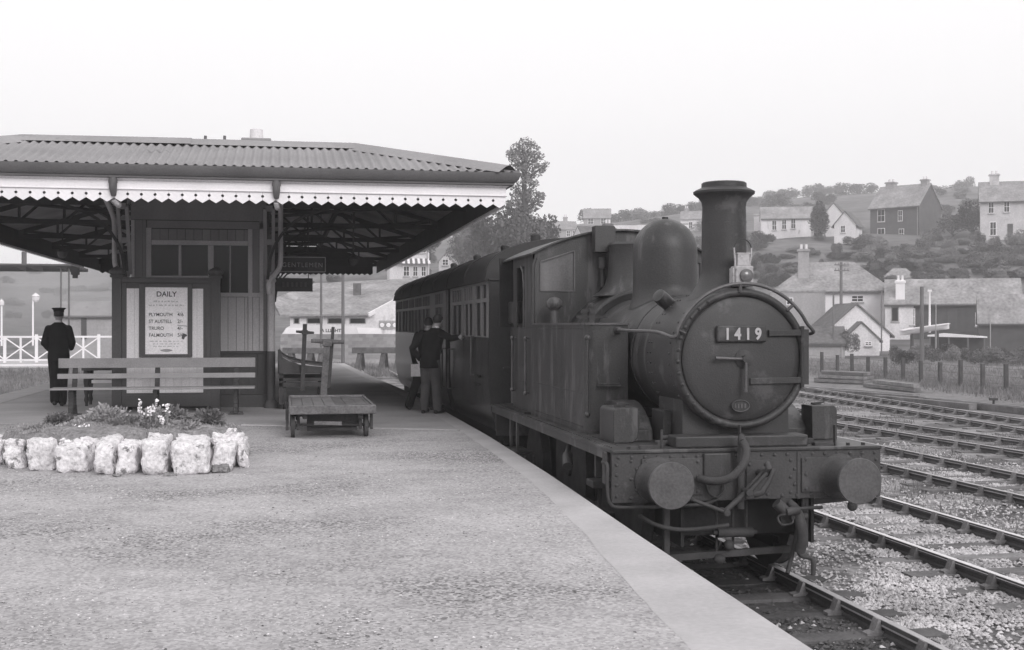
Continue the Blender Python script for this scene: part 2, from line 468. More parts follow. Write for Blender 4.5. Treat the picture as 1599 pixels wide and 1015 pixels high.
b.grid(lambda x, y: (x, y, -1.07 + noise.noise(Vector((x, y, 0))) * 0.02), [-10 + 0.5 * i for i in range(9)], [-8 + 2 * i for i in range(43)])
tag(b.build('ballast', M['ballast'], smooth=60, org=(0, 0, 0)), kind='structure')
def bedz(x, y): return bed(x, y)

# ------------------------------------------------------------------ platform
EDGE = [(2.36, -8), (2.40, 0), (2.45, 5.5), (2.54, 8.73), (2.68, 12.6), (2.78, 17), (2.815, 22.5), (2.80, 29), (2.62, 36), (2.5, 43), (2.4, 50)]
IN = [(1.72, -8), (1.80, 3), (1.86, 5.2), (1.91, 6.0), (1.98, 6.9), (2.07, 7.9), (2.17, 9.0), (2.29, 10.5), (2.38, 12), (2.44, 14), (2.50, 17), (2.52, 22.5), (2.5, 29), (2.3, 36), (2.2, 43), (2.1, 50)]
WEDGE = [(-6.05, 50), (-6.05, -8)]
KERB = [(-6.05, 20.6), (-3.0, 20.3), (-0.51, 19.41), (2.175, 18.1), (2.5, 17.9)]
def inx(y): return lerp([(p[1], p[0]) for p in IN], y)
def kerb_y(x): return lerp(KERB, x)
pl = MB()
pl.prism(EDGE + WEDGE, -1.2, -0.004, 'xy')
tag(pl.build('platform', M['brickwall'], org=(0, 0, 0)), kind='structure')
b = MB()                                       # the loose gravel part, gently uneven
xs = [-6.05 + 0.35 * i for i in range(25)]
def gv(u, v):
    y0, y1 = -8.0, kerb_y(min(2.3, -6.0 + 8.3 * u))
    y = y0 + (y1 - y0) * v
    x = -6.05 + (inx(y) + 6.2) * u
    e = min(1, min(u, 1 - u) * 12, (1 - v) * 20)
    return (x, y, 0.004 + 0.006 * e * noise.noise(Vector((x * 0.9, y * 0.9, 1))))
b.grid(gv, [i / 40 for i in range(41)], [i / 80 for i in range(81)])
tag(b.build('gravel_surface', M['gravel'], smooth=60, org=(0, 0, 0)), kind='structure')
b = MB()                                       # concrete edging strip along the track
ys = sorted({p[1] for p in EDGE} | {-8 + 0.2 * i for i in range(291)})
ex = lambda y: lerp([(p[1], p[0]) for p in EDGE], y)
n = len(ys)
vs = []
for y in ys:
    vs += [(inx(y) + 0.016 * noise.noise(Vector((0, y * 1.3, 2))) + 0.014 * noise.noise(Vector((0, y * 6, 6))), y, 0.0052), (ex(y) - 0.02, y, 0.012), (ex(y) + 0.012, y, -0.006), (ex(y) + 0.012, y, -0.11)]
b.add(vs, [(4 * i + k, 4 * i + k + 1, 4 * i + k + 5, 4 * i + k + 4) for i in range(n - 1) for k in range(3)])
tag(b.build('platform_edging', M['concrete'], smooth=50, org=(0, 0, 0)), kind='structure')
b = MB()                                       # paved part under the canopy, with its kerb
top = [(x, y) for x, y in KERB]
b.prism(top + [(2.52, 22.5), (2.5, 29), (2.3, 36), (2.1, 50), (-5.4, 50)] + [(-5.4, 20.6)], -0.002, 0.013, 'xy')
tag(b.build('pavement', M['paving'], org=(0, 0, 0)), kind='structure')
b = MB()
for (x0, y0), (x1, y1) in zip(KERB[1:], KERB[2:]):
    b.bar((x0, y0 - 0.03, 0.008), (x1, y1 - 0.03, 0.008), 0.06, 0.024)
tag(b.build('pavement_kerb', M['concrete'], org=(0, 0, 0)), kind='structure')
b = MB()
b.prism([(-6.05, -8), (-5.4, -8), (-5.4, 50), (-6.05, 50)], -0.003, 0.017, 'xy')
tag(b.build('platform_edging', M['concrete'], org=(0, 0, 0)), kind='structure')
b = MB()                                       # ramp at the far end
b.add([(-6.05, 50, -0.004), (2.4, 50, -0.004), (2.4, 60, -1.1), (-6.05, 60, -1.1), (-6.05, 50, -1.2), (2.4, 50, -1.2)], [(0, 1, 2, 3), (0, 3, 4), (1, 5, 2)])
tag(b.build('platform_ramp', M['paving'], org=(0, 0, 0)), kind='structure')
# loose pebbles on the gravel, dense near the camera
rnd = random.Random(3)
def pebble(b, c, r, rr=rnd):
    a = rr.random() * 6.28
    h = r * (0.45 + 0.4 * rr.random())
    q = []
    for k in range(5):
        g = a + k * 1.2566
        f = r * (0.75 + 0.5 * rr.random())
        q.append((c[0] + f * cos(g), c[1] + f * sin(g) * 0.85, c[2] + h * (0.1 + 0.5 * rr.random())))
    q.append((c[0], c[1], c[2] + h))
    b.add(q, [(k, (k + 1) % 5, 5) for k in range(5)])
M['pebble'] = mat('loose_pebbles', 0.4, 0.95, var=1.1, scale=30, fine=140, fvar=0.5, bump=0)
b = MB()
for i in range(36000):
    y = 4.6 + 11.5 * rnd.random() ** 1.8
    x = -4.4 + (inx(y) + 4.3) * rnd.random()
    if abs(x) > 0.62 * y + 1: continue
    if noise.noise(Vector((x * 0.5, y * 0.9, 4))) < -0.15 and rnd.random() < 0.8: continue
    pebble(b, (x, y, 0.002), 0.0045 + 0.009 * rnd.random() ** 2.5)
tag(b.build('gravel', M['pebble'], org=(0, 0, 0)), kind='stuff')

# ------------------------------------------------------------------ railway tracks: rails, sleepers, chairs
def rail_mesh(m_side, tr, side, y0, y1, root, top='railtop'):
    prof = [(-0.035, 0), (0.035, 0), (0.035, -0.045), (0.012, -0.06), (0.012, -0.1), (0.03, -0.115), (0.03, -0.14), (-0.03, -0.14), (-0.03, -0.115), (-0.012, -0.1), (-0.012, -0.06), (-0.035, -0.045)]
    ys = [y0] + [p[1] for p in tr if y0 < p[1] < y1] + [y1]
    b = MB(); n = len(prof)
    for y in ys:
        x = cpos(tr, y) + side * 0.7525
        b.v += [(x + px, y, RAIL + pz) for px, pz in prof]
    for i in range(len(ys) - 1):
        for k in range(n):
            b.f.append((i * n + k, i * n + (k + 1) % n, (i + 1) * n + (k + 1) % n, (i + 1) * n + k))
    o = b.build('rail', M['rail'], root)
    t = MB(); hd = 0.024 if top == 'railtop' else 0.048
    for i in range(len(ys) - 1):
        a, c = ys[i], ys[i + 1]
        xa, xc = cpos(tr, a) + side * 0.7525, cpos(tr, c) + side * 0.7525
        t.add([(xa - 0.037, a, RAIL - hd), (xa - 0.03, a, RAIL + 0.004), (xa + 0.034, a, RAIL + 0.004), (xc + 0.034, c, RAIL + 0.004), (xc - 0.03, c, RAIL + 0.004), (xc - 0.037, c, RAIL - hd)], [(1, 2, 3, 4), (0, 1, 4, 5)])
    t.build('running_surface', M[top], o)
    return o
def chair_bm():
    b = MB()
    b.prism([(-0.16, 0), (0.16, 0), (0.16, 0.025), (0.1, 0.04), (0.062, 0.14), (0.042, 0.14), (0.035, 0.04), (-0.035, 0.04), (-0.042, 0.14), (-0.062, 0.14), (-0.1, 0.04), (-0.16, 0.025)], -0.05, 0.05)
    return b
slv = None; chv = None
names = ['platform track under the engine, grey ballast between its sleepers', 'second track beside the engine with two bright polished rails',
         'third track from the platform with pale ballast heaped on its sleepers', 'dull siding track beyond the two bright running lines',
         'farthest siding curving away beside the heap of old timber', 'track on the far left side of the platform leading to the white gate']
for ti, tr in enumerate(TR):
    y0, y1 = (2.5 if ti < 5 else 14), tr[-1][1]
    root = thing('railway_track', (cpos(tr, y0), y0, RAIL - 0.2), names[ti], 'railway track')
    for s in (-1, 1): rail_mesh(None, tr, s, y0, y1, root, 'railtop' if ti == 1 else 'dullrail')
    k = 0
    y = y0 + 0.3
    lim = 44 if ti < 5 else 70
    while y < min(y1, lim):
        x = cpos(tr, y)
        if slv is None:
            sb = MB(); sb.box(-1.3, 1.3, -0.127, 0.127, -0.13, 0)
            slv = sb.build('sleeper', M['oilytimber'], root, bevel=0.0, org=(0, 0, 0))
            cb = chair_bm(); chv = cb.build('chair', M['chair'], root, smooth=None, org=(0, 0, 0))
            sl_o, ch_o = slv, chv
        else:
            sl_o = again(slv, 'sleeper', root); ch_o = again(chv, 'chair', root)
        if ti == 1 and slv.data.name != 'pale': 
            slv.data.name = 'dark'; slv2 = slv.copy(); slv2.data = slv.data.copy(); slv2.data.materials[0] = M['timber']; slv2.data.name = 'pale'; slv = slv2; sl_o = again(slv, 'sleeper', root)
        o0 = ORG[root.name]
        dz = rnd.uniform(-0.012, 0.012)
        sl_o.location = (x - o0.x + rnd.uniform(-0.06, 0.06), y - o0.y, RAIL - 0.175 + dz + 0.045 - o0.z)
        sl_o.rotation_euler = (rnd.uniform(-0.02, 0.02), 0, rnd.uniform(-0.02, 0.02))
        ch_o.location = (x - 0.7525 - o0.x, y - o0.y, RAIL - 0.165 - o0.z + 0.035)
        c2 = again(chv, 'chair', root, (x + 0.7525 - o0.x, y - o0.y, RAIL - 0.165 - o0.z + 0.035))
        y += 0.76
# ballast stones lying loose on the bed (real stones near, the bed material beyond)
b = MB()
def stone(b, c, r):
    q = [Vector((0, 0, 1)), Vector((0, 0, -0.6)), Vector((1, 0, 0.1)), Vector((-0.2, 1, 0)), Vector((-1, 0.1, -0.1)), Vector((0.1, -1, 0.15))]
    a = rnd.random() * 6.28; ca, sa = cos(a), sin(a)
    o = []
    for p in q:
        p = p * r * rnd.uniform(0.65, 1.25)
        o.append((c[0] + p.x * ca - p.y * sa, c[1] + p.x * sa + p.y * ca, c[2] + p.z * 0.8))
    b.add(o, [(0, 2, 3), (0, 3, 4), (0, 4, 5), (0, 5, 2), (1, 3, 2), (1, 4, 3), (1, 5, 4), (1, 2, 5)])
cnt = 0
ds = MB()
while cnt < 56000:
    y = 6.5 + 19 * rnd.random() ** 1.6
    x = 2.9 + 10.5 * rnd.random()
    if x > 3.0 + 0.66 * y or x < 0.2 * y + 0.3: continue
    t = (y - 2.8) % 0.76
    on_sl = abs(t - 0.0) < 0.12 or t > 0.64
    near = min(abs(abs(x - tc) - 0.7525) for tc in (4.14, 7.62, 11.15))
    if near < 0.055: continue
    in_sl = min(abs(x - tc) for tc in (4.14, 7.62, 11.15)) < 1.28
    if on_sl and in_sl and rnd.random() < (0.93 if x < 9 else 0.75): continue
    nz = noise.noise(Vector((x * 0.55, y * 0.35, 9)))
    if nz < -0.02 and rnd.random() < 0.8: continue
    if x > 8.7 and noise.noise(Vector((x * 0.3, y * 0.2, 3))) < 0.12 and rnd.random() < 0.8: continue
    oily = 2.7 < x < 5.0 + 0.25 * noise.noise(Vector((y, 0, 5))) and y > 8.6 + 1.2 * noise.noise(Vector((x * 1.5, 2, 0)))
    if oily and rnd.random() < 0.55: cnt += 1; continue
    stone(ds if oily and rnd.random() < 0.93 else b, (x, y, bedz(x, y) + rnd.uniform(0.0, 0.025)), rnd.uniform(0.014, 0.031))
    cnt += 1
M['stones'] = mat('ballast_stones', 0.46, 0.95, var=0.45, scale=1.1, fine=14, fvar=0.42, bump=0)
tag(b.build('ballast_stones', M['stones'], org=(0, 0, 0)), kind='stuff')

M['darkstones'] = mat('oily_stones', 0.09, 0.8, var=0.4, scale=2, fine=14, fvar=0.5, bump=0)
tag(ds.build('ballast_stones', M['darkstones'], org=(0, 0, 0)), kind='stuff')
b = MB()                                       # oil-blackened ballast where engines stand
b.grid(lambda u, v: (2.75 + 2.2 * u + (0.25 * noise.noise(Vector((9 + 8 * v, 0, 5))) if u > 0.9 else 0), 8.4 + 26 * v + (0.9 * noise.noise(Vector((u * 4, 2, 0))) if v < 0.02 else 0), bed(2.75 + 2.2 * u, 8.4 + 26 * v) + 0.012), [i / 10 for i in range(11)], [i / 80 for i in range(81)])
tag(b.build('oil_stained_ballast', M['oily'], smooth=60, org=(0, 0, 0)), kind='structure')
# ------------------------------------------------------------------ tank engine
LX = 4.14
LR = thing('tank_engine', (LX, 13.9, RAIL), 'dirty black steam tank engine with tall chimney and big dome, at the platform', 'steam locomotive')
FB, SBF = 10.72, 10.93                        # buffer beam face, smokebox front
FZ = 0.42                                      # footplate top
BZ = 1.22                                      # boiler centre height
HW = 1.28
def P(name, b, m, parent=None, smooth=None, bevel=0): return b.build(name, m, parent or LR, smooth, bevel)

# footplate and frames
b = MB(); b.box(LX - HW, LX + HW, FB - 0.02, 17.3, FZ - 0.03, FZ)
fp = P('footplate', b, M['loco'], bevel=0.006)
b = MB()
for s in (-1, 1):
    b.box(LX + s * (HW - 0.03) - 0.012, LX + s * (HW - 0.03) + 0.012, FB + 0.25, 17.3, FZ - 0.11, FZ - 0.031)
P('valance', b, M['loco'])
b = MB()
for s in (-1, 1):
    b.box(LX + s * 0.62 - 0.014, LX + s * 0.62 + 0.014, FB + 0.02, 17.3, RAIL + 0.45, FZ - 0.032)
b.box(LX - 0.6, LX + 0.6, FB + 0.3, 11.9, RAIL + 0.5, FZ - 0.04)      # cylinder block between the frames
P('frames', b, M['frame'])
# buffer beam with its plates and rivets
b = MB(); b.box(LX - HW, LX + HW, FB, FB + 0.035, FZ - 0.47, FZ - 0.031)
bm_ = P('buffer_beam', b, M['beam'], bevel=0.005)
for x0, x1, z0, z1 in ((-1.01, -0.44, -0.41, -0.08), (0.5, 1.1, -0.41, -0.1)):
    b = MB(); b.box(LX + x0, LX + x1, FB - 0.022, FB - 0.001, FZ + z0, FZ + z1)
    P('buffer_plate', b, M['beam'], bm_, bevel=0.004)
b = MB(); b.box(LX - 0.03, LX + 0.2, FB - 0.02, FB - 0.001, FZ - 0.46, FZ - 0.11)
P('drawhook_plate', b, M['beam'], bm_, bevel=0.004)
b = MB(); b.box(LX - 0.44, LX - 0.19, FB - 0.05, FB - 0.001, FZ - 0.3, FZ - 0.04)
P('cover_plate', b, M['loco'], bm_, bevel=0.01)
b = MB(); b.box(LX + 0.46, LX + 0.485, FB - 0.012, FB - 0.001, FZ - 0.47, FZ - 0.04)
P('angle_strip', b, M['beam'], bm_)
rv = MB()
def rivet(b, x, y, z, r=0.018):
    b.lathe([(r, 0), (r * 0.8, -r * 0.6), (0, -r * 0.9)], (x, y, z), 'y', 7)
for i in range(21):
    x = -1.22 + 2.44 * i / 20
    if -0.46 < x < -0.17: continue
    rivet(rv, LX + x, FB, FZ - 0.065)
for s in (-1, 1):
    for z in (-0.13, -0.22, -0.31, -0.41): rivet(rv, LX + s * 1.235, FB, FZ + z)
    for z in (-0.1, -0.17, -0.26, -0.36, -0.43): rivet(rv, LX + s * 1.1 - 0.05 * s * (1 if z in (-0.17, -0.36) else 0), FB, FZ + z)
for z in (-0.12, -0.2, -0.27, -0.34, -0.41):
    rivet(rv, LX + 0.4 + 0.04 * (z in (-0.2, -0.34)), FB, FZ + z)
for x in (-0.97, -0.49, 0.54, 1.06):
    for z in (-0.11, -0.25, -0.38): rivet(rv, LX + x, FB - 0.022, FZ + z)
for x in (0.0, 0.17):
    for z in (-0.15, -0.42): rivet(rv, LX + x, FB - 0.02, FZ + z)
for i in range(9): rivet(rv, LX - 0.1 + i * 0.14, FB, FZ - 0.44)
rvo = P('rivets', rv, M['beam'], bm_, smooth=50); rvo['kind'] = 'stuff'
# buffers
for s in (-1, 1):
    x, z = LX + s * 0.865, RAIL + 1.06
    b = MB(); b.lathe([(0.205, 0.022), (0.205, 0.0), (0.19, -0.012), (0.16, -0.05), (0.135, -0.2), (0.13, -0.26)], (x, FB - 0.022 - 0.001, z), 'y', 28)
    bf = P('buffer', b, M['beam'], smooth=40)
    b = MB(); b.cyl((x, FB - 0.2, z), (x, FB - 0.43, z), 0.085, n=20)
    P('buffer_shank', b, M['steel'], bf, smooth=40)
    b = MB(); b.lathe([(0.06, 0.04), (0.19, 0.012), (0.205, 0.0), (0.205, -0.022), (0.2, -0.03), (0.1, -0.034), (0.0, -0.036)], (x, FB - 0.41, z), 'y', 40)
    P('buffer_head', b, M['bufferface'], bf, smooth=25)
# drawhook and screw coupling hung back to its hook
b = MB()
b.tube([(LX + 0.085, FB - 0.01, 0.2), (LX + 0.085, FB - 0.16, 0.2), (LX + 0.085, FB - 0.23, 0.215), (LX + 0.085, FB - 0.26, 0.26), (LX + 0.085, FB - 0.23, 0.3), (LX + 0.085, FB - 0.17, 0.28)], [0.03, 0.032, 0.035, 0.032, 0.026, 0.012], 10)
hook = P('drawhook', b, M['iron'], smooth=60)
cp = []
b = MB()
h = Vector((LX + 0.085, FB - 0.2, 0.21)); t1 = Vector((LX - 0.12, FB - 0.26, 0.06)); t2 = Vector((LX - 0.33, FB - 0.27, -0.11)); t3 = Vector((LX - 0.62, FB - 0.2, 0.0))
for dx in (-0.045, 0.045):
    b.tube([h + Vector((0, dx, 0.02)), t1 + Vector((0, dx, 0))], 0.018, 8)
    b.tube([t2 + Vector((0, dx, 0)), t3 + Vector((0, dx, 0))], 0.017, 8)
b.tube([t1, t2], [0.026, 0.022], 10)
for q in (t1, t2):
    b.cyl(q + Vector((0, -0.075, 0)), q + Vector((0, 0.075, 0)), 0.03, n=12)
b.tube([t1 + Vector((0.05, -0.03, -0.02)), t1 + Vector((0.12, -0.06, 0.0)), t1 + Vector((0.2, -0.05, 0.12)), t1 + Vector((0.24, -0.03, 0.2))], [0.035, 0.03, 0.022, 0.016], 8)
P('screw_coupling', b, M['iron'], smooth=50)
# vacuum brake standpipe and hose
b = MB()
b.tube([(LX - 0.1, FB - 0.06, -0.12), (LX - 0.1, FB - 0.06, FZ - 0.1), (LX - 0.1, FB - 0.07, FZ + 0.06), (LX - 0.115, FB - 0.12, FZ + 0.11), (LX - 0.13, FB - 0.19, FZ + 0.07)], 0.032, 12)
P('vacuum_pipe', b, M['iron'], smooth=60)
b = MB()
hp = [(LX - 0.13, FB - 0.19, FZ + 0.075), (LX - 0.115, FB - 0.24, FZ - 0.0), (LX - 0.15, FB - 0.28, FZ - 0.1), (LX - 0.24, FB - 0.29, FZ - 0.2), (LX - 0.33, FB - 0.25, FZ - 0.255), (LX - 0.43, FB - 0.17, FZ - 0.27), (LX - 0.49, FB - 0.06, FZ - 0.26)]
def smooth_path(p, k=6):
    p = [Vector(q) for q in p]; out = []
    for i in range(len(p) - 1):
        a, b2, c, d = p[max(i - 1, 0)], p[i], p[i + 1], p[min(i + 2, len(p) - 1)]
        for j in range(k):
            t = j / k
            out.append(0.5 * ((2 * b2) + (c - a) * t + (2 * a - 5 * b2 + 4 * c - d) * t * t + (3 * b2 - a - 3 * c + d) * t ** 3))
    out.append(p[-1]); return out
sp = smooth_path(hp, 10)
b.tube(sp, [0.034 + 0.003 * (i % 2) for i in range(len(sp))], 12)
P('vacuum_hose', b, M['hose'], smooth=70)
# steam heating hose and cock on the right
b = MB()
hh_ = smooth_path([(LX + 0.38, FB - 0.02, -0.08), (LX + 0.42, FB - 0.08, -0.14), (LX + 0.44, FB - 0.1, -0.22), (LX + 0.47, FB - 0.1, -0.38), (LX + 0.46, FB - 0.06, -0.52)])
b.tube(hh_, [0.034 + 0.018 * min(1, i / 14) for i in range(len(hh_))], 12)
b.cyl((LX + 0.36, FB - 0.09, -0.2), (LX + 0.52, FB - 0.09, -0.2), 0.03, n=10)
P('heating_hose', b, M['iron'], smooth=70)
b = MB()
b.tube([(LX + 0.24, FB - 0.08, -0.08), (LX + 0.3, FB - 0.12, -0.13), (LX + 0.66, FB - 0.1, -0.12)], 0.016, 8)
b.cyl((LX + 0.22, FB - 0.1, -0.07), (LX + 0.3, FB - 0.1, -0.14), 0.05, n=10); b.cyl((LX + 0.3, FB - 0.14, -0.15), (LX + 0.42, FB - 0.14, -0.13), 0.04, n=10)
ring = [(LX + 0.3 + 0.07 * cos(g), FB - 0.12 + 0.02 * sin(3 * g), -0.22 + 0.05 * sin(g)) for g in [i * pi / 9 for i in range(18)]]
b.tube(ring, 0.01, 6, closed=True)
P('heating_cock', b, M['iron'], smooth=60)
b = MB(); b.box(LX + 0.3, LX + 0.4, FB - 0.015, FB + 0.02, -0.28, FZ - 0.46); P('hose_bracket', b, M['iron'])
# pipe runs round the left end of the beam
b = MB()
b.tube(smooth_path([(LX - HW - 0.045, FB + 0.15, 0.3), (LX - HW - 0.045, FB - 0.02, 0.29), (LX - HW - 0.045, FB - 0.025, 0.1), (LX - HW - 0.02, FB - 0.03, -0.05), (LX - HW + 0.1, FB - 0.03, -0.085), (LX - 0.8, FB - 0.03, -0.085), (LX - 0.45, FB - 0.03, -0.075), (LX - 0.3, FB - 0.03, -0.03)], 5), 0.016, 8)
b.tube(smooth_path([(LX - 0.42, FB - 0.03, 0.12), (LX - 0.4, FB - 0.05, 0.03), (LX - 0.33, FB - 0.06, -0.01), (LX - 0.26, FB - 0.05, 0.04), (LX - 0.25, FB - 0.03, 0.13)], 5), 0.012, 6)
b.tube(smooth_path([(LX - 1.0, FB + 0.1, -0.18), (LX - 0.85, FB, -0.26), (LX - 0.6, FB - 0.02, -0.3), (LX - 0.2, FB - 0.02, -0.27)], 5), 0.02, 8)
b.box(LX - HW - 0.055, LX - HW - 0.035, FB + 0.02, FB + 0.12, 0.12, 0.4)
P('brake_pipe', b, M['iron'], smooth=60)
# low cross bar with shoe, spring pots and rods in front of the leading wheels
b = MB()
b.bar((LX - 1.0, FB + 0.3, -0.62), (LX + 0.52, FB + 0.3, -0.56), 0.05, 0.06)
for x in (-0.2, -0.04): b.tube([(LX + x, FB + 0.3, 0.0), (LX + x, FB + 0.3, -0.6)], 0.012, 6)
b.cyl((LX - 0.22, FB + 0.22, -0.38), (LX + 0.12, FB + 0.22, -0.38), 0.045, n=12)
b.cyl((LX - 0.26, FB + 0.22, -0.38), (LX + 0.16, FB + 0.22, -0.38), 0.022, n=10)
b.tube([(LX + 0.06, FB + 0.22, -0.05), (LX + 0.06, FB + 0.22, -0.36)], 0.012, 6)
b.ell((LX - 0.1, FB + 0.25, -0.5), (0.05, 0.05, 0.05)); b.ell((LX - 0.18, FB + 0.28, -0.63), (0.06, 0.05, 0.05))
P('signal_shoe_gear', b, M['iron'], smooth=50)
for s in (-1, 1):
    b = MB()
    x = LX + s * (0.55 if s > 0 else 0.74)
    if s < 0:
        b.bar((x, FB + 0.12, 0.0), (x, FB + 0.12, -0.75), 0.06, 0.05); P('guard_iron', b, M['iron']); continue
    b.tube(smooth_path([(x, FB + 0.05, 0.0), (x - s * 0.02, FB + 0.05, -0.35), (x - s * 0.06, FB + 0.02, -0.55), (x + s * 0.05, FB + 0.0, -0.6), (x + s * 0.06, FB - 0.02, -0.65), (x + s * 0.06, FB - 0.02, -0.75)], 5), 0.022, 8)
    b.tube([(x - s * 0.05, FB + 0.05, -0.3), (x - s * 0.1, FB + 0.1, -0.6), (x - s * 0.16, FB + 0.05, -0.74)], 0.022, 8)
    b.bar((x + s * 0.02, FB + 0.05, 0.0), (x + s * 0.02, FB + 0.06, -0.5), 0.03, 0.05)
    P('guard_iron', b, M['iron'], smooth=50)
b = MB(); b.bar((LX + 0.6, FB + 0.1, -0.1), (LX + 1.2, FB + 0.12, -0.06), 0.05, 0.05); b.ell((LX + 1.03, FB + 0.06, -0.14), (0.05, 0.04, 0.05))
P('spring_bar', b, M['iron'])
# front platform furniture
b = MB(); b.box(LX - 0.67, LX + 0.6, FB + 0.06, FB + 0.32, FZ, FZ + 0.105)
P('front_box', b, M['smokebox'], bevel=0.015)
b = MB()
for x, h in ((LX - 0.8, 0.17), (LX + 0.86, 0.19), (LX - 0.06, 0.2)):
    b.box(x - 0.006, x + 0.006, FB + 0.05, FB + 0.09, FZ + (0.1 if abs(x - LX) < 0.1 else 0), FZ + h)
    if abs(x - LX) > 0.1: b.box(x - 0.2, x - 0.015, FB + 0.05, FB + 0.13, FZ, FZ + 0.03)
P('lamp_iron', b, M['iron'])
b = MB()
for x in (-1.1, -0.95, -0.55, 0.8, 1.0, 1.15): b.cyl((LX + x, FB + 0.09, FZ), (LX + x, FB + 0.09, FZ + 0.022), 0.018, n=6)
for i in range(60): b.cyl((LX - HW + 0.05, FB + 0.2 + i * 0.075, FZ), (LX - HW + 0.05, FB + 0.2 + i * 0.075, FZ + 0.01), 0.009, n=5)
for i in range(30): b.cyl((LX - HW + 0.16, FB + 0.4 + i * 0.04, FZ), (LX - HW + 0.16, FB + 0.4 + i * 0.04, FZ + 0.01), 0.009, n=5)
o = P('bolts', b, M['loco'], fp); o['kind'] = 'stuff'
# sandboxes
for s in (-1, 1):
    x0, x1 = (LX - 1.1, LX - 0.86) if s < 0 else (LX + 0.89, LX + 1.15)
    yy0, yy1 = (11.33, 11.85) if s < 0 else (11.36, 11.62)
    r = 0.05
    arc = lambda cx, cz, a0, a1: [(cx + r * cos(radians(a0 + (a1 - a0) * i / 5)), cz + r * sin(radians(a0 + (a1 - a0) * i / 5))) for i in range(6)]
    z0, z1 = FZ + 0.002, FZ + 0.33
    b = MB()
    if s < 0: b.prism([(x0, z0)] + [(x1 - 0.05, z0), (x1, z0 + 0.05)] + [(x1, z1)] + arc(x0 + r, z1 - r, 90, 180), yy0, yy1)
    else: b.prism([(x0, z0), (x1, z0)] + arc(x1 - r, z1 - r, 0, 90) + [(x0, z1)], yy0, yy1)
    sb = P('sandbox', b, M['loco'], smooth=35, bevel=0.008)
    b = MB()
    xm = (x0 + x1) / 2
    b.cyl((xm, yy0 + 0.2, z1), (xm, yy0 + 0.2, z1 + 0.015), 0.05, n=14); b.bar((xm - 0.08, yy0 + 0.12, z1 + 0.015), (xm + 0.08, yy0 + 0.2, z1 + 0.02), 0.02, 0.015)
    P('sandbox_lid', b, M['loco'], sb, smooth=40)
# splashers over the leading wheels
for s in (-1, 1):
    poly = []
    for i in range(15):
        g = radians(152 - 124 * i / 14)
        poly.append((12.12 + 0.9 * cos(g), RAIL + 0.79 + 0.9 * sin(g)))
    poly = [(y, z) for y, z in poly if z > FZ]
    poly = [(poly[0][0], FZ + 0.002)] + poly + [(poly[-1][0], FZ + 0.002)]
    b = MB(); b.prism(poly, LX + s * 0.67, LX + s * 0.9, 'yz')
    P('splasher', b, M['loco'], smooth=30, bevel=0.006)
# wheels: leading and rear coupled, trailing
def wheel(y, r, s):
    x = LX + s * 0.7525
    b = MB(); b.lathe([(r - 0.07, -0.065), (r, -0.06), (r - 0.01, 0.05 * 1), (r + 0.0, 0.06), (r - 0.07, 0.065)], (x, y, RAIL + r + 0.004), 'x', 40)
    b.lathe([(r - 0.075, 0.05), (r - 0.075, -0.05)], (x, y, RAIL + r + 0.004), 'x', 40)
    w = P('wheel', b, M['iron'], smooth=40)
    b = MB(); z = RAIL + r + 0.004
    for k in range(14):
        g = 2 * pi * k / 14
        b.bar((x, y + 0.1 * cos(g), z + 0.1 * sin(g)), (x, y + (r - 0.07) * cos(g), z + (r - 0.07) * sin(g)), 0.04, 0.05)
    P('spokes', b, M['iron'], w)
    b = MB(); b.cyl((x - 0.1, y, z), (x + 0.1, y, z), 0.13, n=20); P('hub', b, M['iron'], w, smooth=40)
for y, r in ((12.12, 0.79), (14.36, 0.79), (16.5, 0.56)):
    for s in (-1, 1): wheel(y, r, s)
b = MB()
for s in (-1, 1):
    b.bar((LX + s * 0.9, 12.12, RAIL + 0.5), (LX + s * 0.9, 14.36, RAIL + 0.5), 0.05, 0.11)
P('coupling_rod', b, M['iron'])
for y in (12.12, 14.36):
    for s in (-1, 1):
        b = MB(); b.box(LX + s * 0.72 - 0.05, LX + s * 0.72 + 0.05, y - 0.45, y + 0.45, RAIL + 0.28, RAIL + 0.34); b.box(LX + s * 0.72 - 0.04, LX + s * 0.72 + 0.04, y - 0.3, y + 0.3, RAIL + 0.22, RAIL + 0.282); P('leaf_spring', b, M['frame'])
# brackets, step and gear hanging below the footplate on the platform side
b = MB(); b.bar((LX - 1.1, 11.75, FZ - 0.05), (LX - 1.1, 11.75, FZ - 0.36), 0.06, 0.14); P('hanger', b, M['iron'])
b = MB(); b.bar((LX - 1.1, 11.1, FZ - 0.05), (LX - 1.1, 11.1, FZ - 0.4), 0.05, 0.05)
P('hanger', b, M['iron'], smooth=40)
b = MB(); b.box(LX - 1.2, LX - 1.02, 11.72, 12.0, -0.05, 0.02); b.box(LX - 1.12, LX - 1.08, 11.83, 11.87, -0.42, -0.05)
P('front_step', b, M['iron'], bevel=0.008)
b = MB(); b.tube(smooth_path([(LX - 1.1, 13.1, 0.26), (LX - 1.16, 12.95, 0.22), (LX - 1.22, 12.8, 0.1), (LX - 1.21, 12.78, 0.05)]), 0.03, 8); b.cyl((LX - 1.22, 12.72, 0.05), (LX - 1.18, 12.9, 0.15), 0.055, n=10)
P('sand_pipe', b, M['beam'], smooth=60)
b = MB()
for dy in (0, 0.45): b.box(LX - HW + 0.02, LX - HW + 0.05, 15.4 + dy, 15.46 + dy, -0.35, FZ - 0.03)
b.box(LX - HW - 0.02, LX - HW + 0.2, 15.32, 15.98, -0.08, -0.05); b.box(LX - HW - 0.02, LX - HW + 0.2, 15.32, 15.98, -0.38, -0.35)
b.box(LX - HW + 0.05, LX - HW + 0.09, 15.3, 16.0, -0.35, -0.1)
P('cab_step', b, M['loco'])
